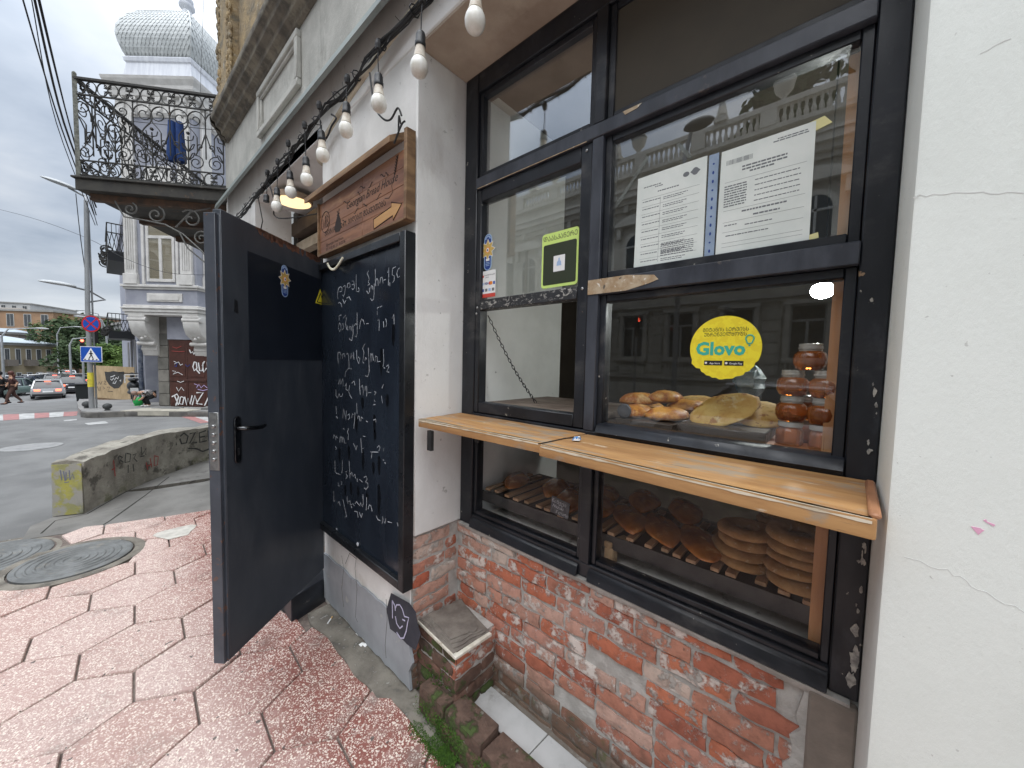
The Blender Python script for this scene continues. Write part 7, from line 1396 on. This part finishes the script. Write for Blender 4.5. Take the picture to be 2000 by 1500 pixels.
MB().prism([(dx_ - .24, dy_, dz_ + .13), (dx_ + .24, dy_, dz_ + .13), (dx_ + .29, dy_, dz_ + .82), (dx_ - .29, dy_, dz_ + .82)], (0, .8, 0)).build('bin_body', flat('dark_green_bin', (.014, .018, .018), .55), du, bev=.02); MB().box(dx_ - .3, dx_ + .3, dy_ - .04, dy_ + .84, dz_ + .821, dz_ + .89).build('lid', m_rubber, du, bev=.02)
for x in (-.2, .2): MB().lathe([(.08, -.04), (.09, .04)], (dx_ + x, dy_ + .1, dz_ + .09), 12, ((0, 1, 0), (0, 0, 1), (1, 0, 0))).build('wheel', m_rubber, du)
h0, h1 = Vector((-0.174,23.774,-0.248)), Vector((0.943,21.331,-0.154)); hv = h1 - h0; hv.z = 0; he = hv.normalized(); hn = Vector((he.y, -he.x, 0)); hz0 = min(h0.z, h1.z) - .06
ho = thing('plywood_hoarding', 'graffiti tagged plywood hoarding standing on the corner pavement', 'hoarding', (h0 + h1) / 2)
m_ply = M('weathered_plywood', (.50, .37, .22), (.40, .29, .165), scale=5, rough=.8, stretch=(1, 1, .5), layers=[dict(col=(.25, .18, .11), scale=9, lo=.6, hi=.7, amt=.5)])
HL = hv.length; HH = 1.36
for k in range(3): MB().obox(Vector((h0.x, h0.y, hz0 + .08)) + he * (HL * k / 3), he * (HL / 3 - .008), -hn * .03, (0, 0, HH)).build('plywood_sheet', m_ply, ho, bev=.004)
MB().obox(Vector((h0.x, h0.y, hz0)) - hn * .02, he * HL, -hn * .10, (0, 0, .075)).build('sill_beam', m_oldwood, ho)
bl = [(1135, 920), (1180, 925), (1230, 915), (1290, 925), (1345, 920), (1350, 980), (1330, 1050), (1290, 1100), (1240, 1105), (1190, 1070), (1150, 1010)]
hp_ = [Vector((h0.x, h0.y, 0)) + he * a + hn * .002 + Vector((0, 0, z)) for a, z in [(0.781,0.9),(1.056,0.888),(1.361,0.936),(1.718,0.908),(2.044,0.936),(2.06,0.71),(1.927,0.441),(1.678,0.24),(1.377,0.208),(1.082,0.331),(0.851,0.554)]]
MB().prism(hp_, hn * .002).build('black_blot', m_sprayblack, ho)
for st_, mt, w_ in (([[(1.164,0.68),(1.348,0.725),(1.471,0.767)],[(1.16,0.603),(1.247,0.549),(1.374,0.649),(1.428,0.555),(1.525,0.673),(1.641,0.62),(1.707,0.718)],[(1.395,0.497),(1.301,0.436),(1.45,0.422),(1.547,0.541)],[(1.756,0.548),(1.847,0.589),(1.813,0.512)]], m_spraywhite, .03), ([[(0.095,0.409),(0.222,0.433),(0.249,0.356),(0.089,0.33)],[(0.342,0.34),(0.381,0.459),(0.498,0.346),(0.6,0.486)],[(0.724,0.491),(0.848,0.496),(0.716,0.355),(0.87,0.369)],[(0.14,0.135),(0.272,0.239),(0.355,0.066)],[(0.461,0.247),(0.418,0.069)],[(0.648,0.255),(0.766,0.182),(0.641,0.157)],[(0.924,0.247),(1.109,0.274),(0.944,0.073),(1.28,0.089)]], m_sprayblack, .025)):
    g3 = MB()
    for s_ in st_: g3.ribbon([Vector((h0.x, h0.y, 0)) + he * a + hn * .005 + Vector((0, 0, z)) for a, z in s_], w_, hn, th=.001)
    g3.build('graffiti', mt, ho)

# ================================================================ cars
m_carglass = M('dark_car_glass', (.02, .025, .03), rough=.08, spec=.8); m_tyre = flat('tyre', (.02, .02, .02), .9); m_tail = M('lit_tail_lamp', (.5, .02, .02), emit=(1.0, .12, .06), estr=3.0); m_tailoff = flat('tail_lamp', (.3, .02, .02), .3); m_head = flat('headlamp', (.6, .6, .6), .15)
def car(lab, p, rz, paint, kind='hatch', lit=True, W_=1.74, grp='cars in the street beyond the junction'):
    # length along local +x (front), rear at -x
    t_ = thing('car', lab, 'car', p, grp, world=False); t_.rotation_euler.z = rz
    hgt = {'hatch': 1.50, 'sedan': 1.42, 'suv': 1.70}[kind]; Lh = {'hatch': 2.0, 'sedan': 2.25, 'suv': 2.3}[kind]; w = W_ / 2; bl = hgt * .58
    mb = MB(); st = [(-Lh, .34, bl * .80, .90), (-Lh + .06, .26, bl * .97, .96), (-Lh + .5, .22, bl, 1.0), (0, .20, bl * .98, 1.0), (Lh * .45, .20, bl * .96, 1.0), (Lh - .5, .22, bl * .82, .97), (Lh - .08, .28, bl * .62, .9), (Lh, .36, bl * .55, .84)]
    for x, zb, zt, k in st:
        q = w * k; mb.v += [(x, -q * .94, zb), (x, -q, zb + .16), (x, -q * .985, zt - .10), (x, -q * .90, zt), (x, q * .90, zt), (x, q * .985, zt - .10), (x, q, zb + .16), (x, q * .94, zb)]
    for i in range(len(st) - 1):
        for k in range(8): a, b = i * 8 + k, i * 8 + (k + 1) % 8; mb.f.append((a, b, b + 8, a + 8))
    mb.f += [tuple(range(8))[::-1], tuple((len(st) - 1) * 8 + k for k in range(8))]
    body = mb.build('body', paint, t_, smooth=True, ang=42)
    xr = -Lh + (.10 if kind == 'hatch' else .22 if kind == 'suv' else .75); tr_ = xr + (.32 if kind != 'sedan' else .55); tf = Lh * .18; wf_ = Lh * .52
    g2 = MB(); 
    for x, z, k in ((xr, bl - .03, .88), (tr_, hgt - .06, .70), (tf, hgt - .06, .70), (wf_, bl - .05, .86)): q = w * k; g2.v += [(x, -q, z), (x, q, z)]
    g2.f += [(0, 1, 3, 2), (2, 3, 5, 4), (4, 5, 7, 6), (0, 2, 4, 6), (1, 7, 5, 3), (0, 6, 7, 1)]
    g2.build('cabin_glass', m_carglass, t_, bev=.03)
    MB().prism([(tr_ - .06, -w * .71, hgt - .075), (tr_ - .06, w * .71, hgt - .075), (tf + .08, w * .71, hgt - .075), (tf + .08, -w * .71, hgt - .075)], (0, 0, .075)).build('roof', paint, t_, bev=.03)
    pi_ = MB()
    for sg_ in (-1, 1): pi_.bar((xr, sg_ * w * .88, bl - .02), (tr_, sg_ * w * .71, hgt - .05), .09, .05).bar((tf, sg_ * w * .71, hgt - .05), (wf_, sg_ * w * .87, bl - .03), .06, .05).bar((-.1, sg_ * w * .885, bl - .02), (-.05, sg_ * w * .715, hgt - .05), .07, .04)
    pi_.build('pillar', paint, t_)
    for x in (-Lh * .62, Lh * .62):
        for sg_ in (-1, 1):
            wh = MB().lathe([(.20, -.10), (.31, -.095), (.325, -.05), (.325, .05), (.31, .095), (.20, .10)], (x, sg_ * (w - .10), .325), 20, ((1, 0, 0), (0, 0, 1), (0, 1, 0))).build('wheel', m_tyre, t_, smooth=True); MB().lathe([(.19, -.106), (.19, .106)], (x, sg_ * (w - .10), .325), 12, ((1, 0, 0), (0, 0, 1), (0, 1, 0))).build('rim', m_steel, wh)
    for sg_ in (-1, 1):
        MB().obox((-Lh - .012, sg_ * w * .60 - .15, bl * .72), (.10, 0, 0), (0, .30, 0), (0, 0, .16)).build('tail_lamp', m_tail if lit else m_tailoff, t_, bev=.02); MB().obox((Lh - .16, sg_ * w * .60 - .16, bl * .56), (.14, 0, 0), (0, .32, 0), (0, 0, .13)).build('headlamp', m_head, t_, bev=.02); MB().ell((Lh * .42, sg_ * (w + .07), bl + .06), (.07, .10, .07), 8, 6).build('mirror', paint, t_, smooth=True)
    MB().obox((-Lh - .03, -.26, .55), (.03, 0, 0), (0, .52, 0), (0, 0, .11)).build('number_plate', m_white, t_); MB().obox((-Lh - .04, -w * .88, .27), (.08, 0, 0), (0, w * 1.76, 0), (0, 0, .16)).build('bumper', m_rubber, t_, bev=.02); MB().obox((Lh - .06, -w * .4, .36), (.07, 0, 0), (0, w * .8, 0), (0, 0, .13)).build('grille', m_rubber, t_)
    if lit: MB().obox((xr + .10, -.16, hgt - .14), (.04, 0, 0), (0, .32, 0), (0, 0, .04)).build('brake_light', m_tail, t_)
    return t_
silver = M('silver_paint', (.42, .42, .42), rough=.25, metal=.5, coat=.6); black_p = flat('black_car_paint', (.015, .015, .018), .2, coat=.7); grey_p = flat('grey_car_paint', (.10, .11, .12), .25, coat=.6); white_p = flat('white_car_paint', (.62, .63, .64), .25, coat=.6); green_p = flat('grey_green_car_paint', (.13, .18, .165), .25, coat=.6)
car('silver hatchback driving away with brake lights on', (-2.78,48.056,-2.02), rad(92), silver, 'hatch')
car('black off roader with red tail lights behind the dumpster', (-1.723,54.038,-2.069), rad(92), black_p, 'suv', W_=1.85)
car('dark grey hatchback ahead of the silver hatchback', (-3.298,64.97,-2.2), rad(93), grey_p, 'hatch'); car('white car farther ahead beside the off roader', (-1.53,68.85,-2.247), rad(92), white_p, 'sedan'); car('pale van like car farthest ahead in the lane', (-2.764,75.572,-2.327), rad(92), white_p, 'suv')
car('grey green sedan parked nearest at left kerb', (-4.892,52.024,-2.048), rad(60), green_p, 'sedan', False); car('silver car parked at left edge of picture', (-5.705,50.695,-2.03), rad(60), silver, 'hatch', False); car('dark blue sedan parked behind the grey green one', (-4.739,57.978,-2.116), rad(62), flat('dark_blue_paint', (.03, .04, .07), .25, coat=.6), 'sedan', False)
car('silver sedan facing us in front of the yellow houses', (-4.609,64.739,-2.197), rad(-70), silver, 'sedan', False); car('small red lit car beside the parked silver sedan', (-4.188,69.252,-2.252), rad(100), silver, 'hatch', True); car('white car parked far left before the ochre house', (-6.051,58.948,-2.128), rad(20), white_p, 'hatch', False)
# ================================================================ far houses
m_far = {k: M(k, a, b, scale=.25, rough=.95, layers=[dict(col=tuple(x * .6 for x in a), scale=.7, lo=.55, hi=.7, amt=.5)]) for k, a, b in (('ochre_render', (.34, .285, .185), (.26, .22, .15)), ('brick_orange', (.38, .235, .14), (.30, .19, .12)), ('grey_concrete', (.33, .32, .30), (.25, .245, .23)), ('pale_roof_metal', (.40, .45, .48), (.30, .34, .37)), ('rust_shed_metal', (.22, .20, .175), (.16, .14, .12)), ('pale_block', (.46, .46, .45), (.40, .40, .39)))}
m_fwin = M('dark_far_window', (.06, .065, .07), rough=.2); m_fwhite = flat('white_far_frame', (.5, .5, .48), .6)
def house(lab, pl_, pr_, depth, z0, z1, mat, cols, rows_, roof=None, rmat=None, wz=(.22, .62), balc=False):
    a, b = Vector((*pl_, 0)), Vector((*pr_, 0)); e_ = (b - a); L = e_.length; e_.normalize(); n_ = Vector((e_.y, -e_.x, 0))      # n_ faces the viewer
    t_ = thing('house', lab, 'house', (a + b) / 2 + Vector((0, 0, z0))); P3 = lambda s_, d, z: a + e_ * s_ + n_ * d + Vector((0, 0, z))
    MB().obox(P3(0, 0, z0), e_ * L, -n_ * depth, (0, 0, z1 - z0)).build('wall', m_far[mat], t_)
    MB().obox(P3(-.3, .3, z1), e_ * (L + .6), -n_ * (depth + .6), (0, 0, .35)).build('eaves', m_far['grey_concrete'], t_)
    if roof: MB().prism([P3(-.4, .5, z1 + .351), P3(L + .4, .5, z1 + .351), P3(L - roof, -depth / 2, z1 + roof * .55), P3(roof, -depth / 2, z1 + roof * .55)], (0, 0, .12)).prism([P3(L + .4, .5, z1 + .351), P3(L + .4, -depth, z1 + .351), P3(L - roof, -depth / 2, z1 + roof * .55)], (0, 0, .1)).build('roof', m_far[rmat], t_)
    fh = (z1 - z0) / rows_; cwid = L / cols
    for r in range(rows_):
        for c_ in range(cols):
            s0 = cwid * (c_ + .3); zz_ = z0 + fh * (r + wz[0]); hh = fh * (wz[1] - .0); w_ = cwid * .38
            f = MB().obox(P3(s0 - .1, .06, zz_ - .1), e_ * (w_ + .2), -n_ * .055, (0, 0, hh + .2)).build('window', m_fwhite, t_); MB().obox(P3(s0, .075, zz_), e_ * (w_ * .47), -n_ * .014, (0, 0, hh)).obox(P3(s0 + w_ * .53, .075, zz_), e_ * (w_ * .47), -n_ * .014, (0, 0, hh)).build('pane', m_fwin, f)
            if balc and r == rows_ - 1 and c_ % 2 == 0: MB().obox(P3(s0 - .4, 1.0, zz_ - .3), e_ * (w_ + .8), -n_ * .99, (0, 0, 1.0)).build('balcony', m_far['rust_shed_metal'], t_)
    return t_
ex = lambda px, py, d: None
house('two storey ochre house with pale metal roof at left', (-15.916,92.594), (-5.228,101.628), 12, -5, 2.6, 'ochre_render', 11, 2, 3.0, 'pale_roof_metal', balc=True)
house('tall orange brick building with concrete eaves behind ochre house', (-25.549,145.25), (-6.24,126.705), 20, -6, 10.2, 'brick_orange', 8, 4)
house('grey concrete side block next to orange brick building', (-6.701,139.194), (-5.358,149.67), 18, -6, 9.2, 'grey_concrete', 2, 4, wz=(.2, .55))
house('rusty sheet metal attic storey between the houses', (-20.341,127.466), (-10.559,122.542), 4, -4, 5.0, 'rust_shed_metal', 3, 2, 2.0, 'pale_roof_metal', wz=(.6, .15))
house('pale flat roofed block rising highest at far left', (-28.215,211.09), (-14.833,203.647), 20, -6, 17.5, 'pale_block', 6, 5)
house('brown gabled house left of the pale block', (-31.482,192.281), (-16.809,180.405), 15, -6, 12.6, 'brick_orange', 4, 4, 4, 'rust_shed_metal')
house('ochre house at the end of the street beyond cars', (-10.278,137.197), (-6.072,135.498), 10, -6, 1.0, 'ochre_render', 4, 2)
house('pale narrow house on the right behind the hoarding', (1.695,84.924), (3.25,74.209), 8, -4, 6.0, 'pale_block', 2, 3)
# ================================================================ trees, lamps, hill
m_leafs = [M('leaf_green_%s' % n_, a, b, scale=.6, rough=.8, rnd=None) for n_, a, b in (('olive', (.085, .115, .03), (.05, .075, .02)), ('dark', (.05, .08, .03), (.03, .055, .02)), ('fresh', (.10, .16, .03), (.06, .11, .02)))]
m_bark = flat('bark', (.08, .06, .045), .95)
def tree(lab, p, h, cr_, seed, mi, n_=5200, leaf=.22):
    r_ = random.Random(seed); p = Vector(p); t_ = thing('tree', lab, 'tree', p, 'trees along the street')
    tk = MB().tube([p - Vector((0, 0, .3)), p + Vector((.1, 0, h * .3)), p + Vector((0, .1, h * .6))], [h * .03, h * .022, h * .012], 8)
    for k in range(6): a = k * 1.05 + seed; tk.tube([p + Vector((.05, 0, h * (.28 + .05 * k))), p + Vector((math.cos(a) * cr_ * .5, math.sin(a) * cr_ * .5, h * (.5 + .05 * k)))], [h * .012, h * .005], 5)
    tk.build('trunk', m_bark, t_); cr3 = MB(); cl3 = [(p + Vector((r_.gauss(0, cr_ * .38), r_.gauss(0, cr_ * .38), h * r_.uniform(.42, .92))), cr_ * r_.uniform(.30, .55)) for _ in range(24)]
    for i in range(n_):
        c_, rr_ = cl3[i % 24]; d = Vector((r_.gauss(0, 1), r_.gauss(0, 1), r_.gauss(0, 1))).normalized() * rr_ * r_.uniform(.55, 1.05); q = c_ + Vector((d.x, d.y, d.z * .8)); l_ = leaf * r_.uniform(.6, 1.4)
        u = Vector((r_.gauss(0, 1), r_.gauss(0, 1), r_.gauss(0, .6))).normalized(); v = u.cross(Vector((r_.gauss(0, 1), r_.gauss(0, 1), r_.gauss(0, 1)))).normalized(); cr3.add([q - u * l_, q + v * l_ * .5, q + u * l_, q - v * l_ * .5], [(0, 1, 2, 3)])
    cr3.build('crown', m_leafs[mi], t_)
for lab, px3, h, cr_, mi, lf in (('olive green round tree above the orange building', (-9.617,175.311,-7.051), 21.5, 6.5, 0, .5), ('tall green tree left of the sign pole', (-3.462,129.543,-4.857), 15.5, 6.2, 0, .45), ('dark green tree behind the round sign', (-0.768,99.607,-3.393), 12.2, 4.6, 1, .36), ('large dark tree right of the sign pole', (0.591,83.129,-2.584), 9.2, 3.6, 1, .3),
                                 ('mid green tree over the ochre house end', (-6.154,156.487,-6.169), 16.5, 5.5, 0, .45), ('bushy green tree just above the plywood hoarding', (0.877,43.926,-0.387), 3.6, 1.6, 2, .14), ('dark tree low between pole and hoarding', (0.058,65.769,-1.689), 5.6, 2.8, 1, .22), ('reddish dark tree behind the far balcony', (2.28,66.31,-1.446), 7.0, 2.4, 1, .24), ('fresh green shrub peeping over hoarding corner', (1.007,34.785,-0.133), 2.3, 1.0, 2, .1)):
    tree(lab, (px3[0], px3[1], px3[2] - 1.0), h, cr_, int(px3[1] * 7) & 255, mi, leaf=lf)
def street_lamp(lab, p, h, arm, side=1):
    t_ = thing('street_lamp', lab, 'street lamp', p, 'street lamps down the street'); x, y, z = p
    MB().tube([(x, y, z), (x, y, z + h * .85), (x + side * arm * .2, y, z + h * .97), (x + side * arm, y, z + h)], [.10, .08, .06, .05], 8).build('post', m_pole, t_, smooth=True); MB().ell((x + side * (arm + .3), y, z + h), (.45, .16, .09), 10, 6).build('lamp_head', m_pole, t_, smooth=True)
for lab, px3, h, arm, sd3 in (('leftmost tall street lamp before the ochre house', (-5.864,57.312,-2.307), 6.2, 2.0, 1), ('street lamp at the middle of the road beyond cars', (-3.783,82.004,-2.647), 8.0, 1.6, 1), ('street lamp just left of the crossing sign', (-2.041,62.054,-2.286), 5.6, 1.2, 1), ('street lamp right of the sign pole', (0.621,59.084,-2.193), 7.6, 1.5, -1), ('farther street lamp beside the dark tree', (0.433,77.259,-3.003), 10.4, 1.6, -1)): street_lamp(lab, px3, h, arm, sd3)
hl = MB(); n_ = 40
for j in range(5):
    for i in range(n_ + 1):
        a = rad(-35 + 70 * i / n_); R_ = 900 + j * 160; hl.v.append((R_ * math.sin(a), R_ * math.cos(a), -30 + (52 + 30 * noise.noise((i * .23, j * .3, 1)) + (26 * math.exp(-((i - 22) / 6) ** 2))) * (0 if j == 0 else 1 if j < 3 else .7)))
for j in range(4):
    for i in range(n_): a = j * (n_ + 1) + i; hl.f.append((a, a + 1, a + n_ + 2, a + n_ + 1))
tag(hl.build('hills', M('blue_green_wooded_hill', (.10, .14, .17), (.07, .10, .12), scale=.02, rough=1), smooth=True), kind='structure')

# ================================================================ the palace across the street (seen mirrored in the shop windows)
m_pal = M('buff_limestone', (.52, .50, .44), (.45, .43, .38), scale=.9, rough=.9, layers=[dict(col=(.2, .19, .165), scale=2, lo=.55, hi=.7, amt=.5, st=(1, 1, .4))]); m_palt = M('pale_stone_trim', (.58, .56, .50), (.50, .48, .43), scale=2, rough=.9); m_palw = M('dark_palace_glass', (.03, .04, .045), rough=.08, spec=.7); m_palf = flat('grey_white_joinery', (.36, .37, .36), .5)
OX_ = -13.5
pal = thing('palace', 'two storey buff stone palace with balustrade and urns across the street', 'building', (OX_ - 3, 6, 0))
pb = lambda mb, n_, m_, **k: mb.build(n_, m_, pal, **k)
pb(MB().box(OX_ - 8, OX_, -14, 26, -.1, 10.0), 'wall', m_pal)
mb = MB()
for (z0, z1, e_) in ((0, .9, .12), (1.14, 1.32, .16), (4.05, 4.18, .10), (4.18, 4.40, .22), (4.40, 4.52, .14), (8.55, 8.75, .15), (8.75, 8.95, .35), (8.95, 9.2, .55), (9.2, 9.3, .62), (10.0, 10.15, .2), (10.72, 10.9, .24)): mb.box(OX_ + .001, OX_ + e_, -14, 26, z0, z1)
pb(mb, 'cornice', m_palt)
for k in range(26): pb(MB().box(OX_ + .001, OX_ + .30, -13.5 + k * 1.5, -13.3 + k * 1.5, 8.45, 8.749), 'cornice_block', m_palt)
bl3 = MB()
y = -13.8
while y < 26: bl3.lathe([(.06, 10.15), (.09, 10.3), (.04, 10.5), (.07, 10.72)], (OX_ + .1, y, 0), 6); y += .2
tag(pb(bl3, 'roof_baluster', m_palt), kind='stuff')
for k in range(18): pb(MB().box(OX_ + .001, OX_ + .23, -13.9 + k * 2.3, -13.4 + k * 2.3, 10.15, 10.72), 'balustrade_pier', m_palt)
for k, y in enumerate((-2.0, .13, 2.05, 7.2, 9.4, 11.7, 15.2)): pb(MB().lathe([(.10, 10.9), (.08, 11.0), (.12, 11.08), (.26, 11.25), (.31, 11.45), (.28, 11.5), (.34, 11.56), (.30, 11.66), (.12, 11.74), (.03, 11.85)], (OX_ + .1, y, 0), 16), 'roof_urn', m_palt, smooth=True)
for y in (3.98, 12.98, 8.2): pb(MB().box(OX_ - .12, OX_ + .33, y - .22, y + .22, 10.905, 11.1).prism([(OX_ - .06, y - .16, 11.1), (OX_ + .26, y - .16, 11.1), (OX_ + .26, y + .16, 11.1), (OX_ - .06, y + .16, 11.1)], (0, 0, .0)).lathe([(.22, 11.1), (.16, 11.2), (.20, 11.22), (.03, 12.0)], (OX_ + .1, y, 0), 4), 'obelisk', m_palt)
for k in range(14):
    yc = .99 + 2.05 * (k - 5)
    if not -12 < yc < 25: continue
    w = pb(MB().box(OX_ + .001, OX_ + .12, yc - .64, yc - .49, 2.0, 3.95).box(OX_ + .001, OX_ + .12, yc + .49, yc + .64, 2.0, 3.95).box(OX_ + .001, OX_ + .18, yc - .7, yc + .7, 3.9, 4.04).box(OX_ + .001, OX_ + .16, yc - .66, yc + .66, 1.96, 2.06), 'window', m_palt)
    MB().box(OX_ + .002, OX_ + .02, yc - .49, yc + .49, 2.06, 3.9).build('pane', m_palw, w); MB().box(OX_ + .02, OX_ + .06, yc - .04, yc + .04, 2.06, 3.3).box(OX_ + .02, OX_ + .06, yc - .49, yc + .49, 3.3, 3.38).box(OX_ + .02, OX_ + .055, yc - .49, yc - .43, 2.06, 3.9).box(OX_ + .02, OX_ + .055, yc + .43, yc + .49, 2.06, 3.9).box(OX_ + .02, OX_ + .055, yc - .43, yc + .43, 3.83, 3.9).build('sash', m_palf, w)
    bp2 = MB()
    for q in range(9): bp2.lathe([(.05, 1.36), (.075, 1.5), (.035, 1.7), (.06, 1.88)], (OX_ + .1, yc - .52 + q * .13, 0), 6)
    bp2.box(OX_ + .001, OX_ + .2, yc - .66, yc + .66, 1.88, 1.955).box(OX_ + .001, OX_ + .2, yc - .66, yc + .66, 1.321, 1.37); pb(bp2, 'window_balustrade', m_palt)
    pb(MB().box(OX_ + .121, OX_ + .15, yc - .6, yc + .6, .25, .8), 'plinth_panel', m_palt)
    for z0 in (1.4, 1.8, 2.2, 2.6, 3.0, 3.4): pb(MB().box(OX_ + .001, OX_ + .045, yc + .72, yc + 1.33, z0, z0 + .38), 'stone_course', m_pal, bev=.015)
    # arched upper window with a segmental hood
    arc = lambda r, z0, n_=12: [(r * math.cos(a), z0 + r * math.sin(a)) for a in [math.pi * i / n_ for i in range(n_ + 1)]]
    w = pb(MB().prism([(OX_ + .001, yc + a, z) for a, z in arc(.62, 7.0) + [(-.62, 5.5), (.62, 5.5)]], (.10, 0, 0)), 'arched_window', m_palt)
    MB().prism([(OX_ + .101, yc + a, z) for a, z in arc(.44, 7.0) + [(-.44, 5.62), (.44, 5.62)]], (.01, 0, 0)).build('pane', m_palw, w); MB().box(OX_ + .112, OX_ + .15, yc - .035, yc + .035, 5.62, 7.4).box(OX_ + .112, OX_ + .15, yc - .44, yc + .44, 6.9, 6.98).build('sash', m_palf, w)
    pb(MB().prism([(OX_ + .001, yc - .95, 7.86), (OX_ + .001, yc + .95, 7.86), (OX_ + .001, yc + .95, 7.98), (OX_ + .001, yc + .5, 8.22), (OX_ + .001, yc, 8.3), (OX_ + .001, yc - .5, 8.22), (OX_ + .001, yc - .95, 7.98)], (.3, 0, 0)).box(OX_ + .001, OX_ + .2, yc - .9, yc - .72, 7.35, 7.858).box(OX_ + .001, OX_ + .2, yc + .72, yc + .9, 7.35, 7.858), 'window_hood', m_palt)
    pb(MB().box(OX_ + .001, OX_ + .14, yc - .8, yc + .8, 5.28, 5.42), 'window_sill', m_palt)
for y in (6.2, 13.45): pb(MB().tube([(OX_ + .14, y, 4.6), (OX_ + .14, y, 8.3)], .08, 8), 'drainpipe', M('brown_drainpipe', (.10, .085, .07)))
tag(MB().prism([(-13.5, -14, -.1), (-10.6, -14, -.1), (-10.6, 26, -.1), (-13.5, 26, -.1)], (0, 0, .2)).build('opposite_pavement', M('opposite_paving', (.28, .27, .26), (.22, .21, .2), scale=2)), kind='structure')
traffic_light('dark traffic light post across the street before the palace', (-11.6, 6.1, 3.2), 1.0, None, .1)
ol = thing('street_lamp', 'street lamp in front of the palace balustrade', 'street lamp', (-11.4, 4.6, .1)); MB().tube([(-11.4, 4.6, .1), (-11.4, 4.6, 9.0), (-11.3, 4.4, 9.8)], [.1, .08, .06], 8).build('post', m_pole, ol); MB().ell((-11.25, 4.15, 9.95), (.22, .5, .2), 12, 8).build('lamp_head', m_rubber, ol, smooth=True)
car('white car parked across the street, mirrored in the bread window', (-5.6, 1.1, -.03), rad(92), white_p, 'sedan', False, grp=None)
tree('dark conifer behind the palace roof', (-17.5, 2.3, 0), 16.5, 2.6, 77, 1, 3000, .3)
tag(MB().ell((OX_ + .55, 3.33, 3.9), (.1, .1, .14), 10, 8).tube([(OX_, 3.2, 3.8), (OX_ + .5, 3.3, 3.8)], .04, 6).build('security_camera', m_palf, smooth=True), 'white dome camera on the palace wall between windows', 'camera')
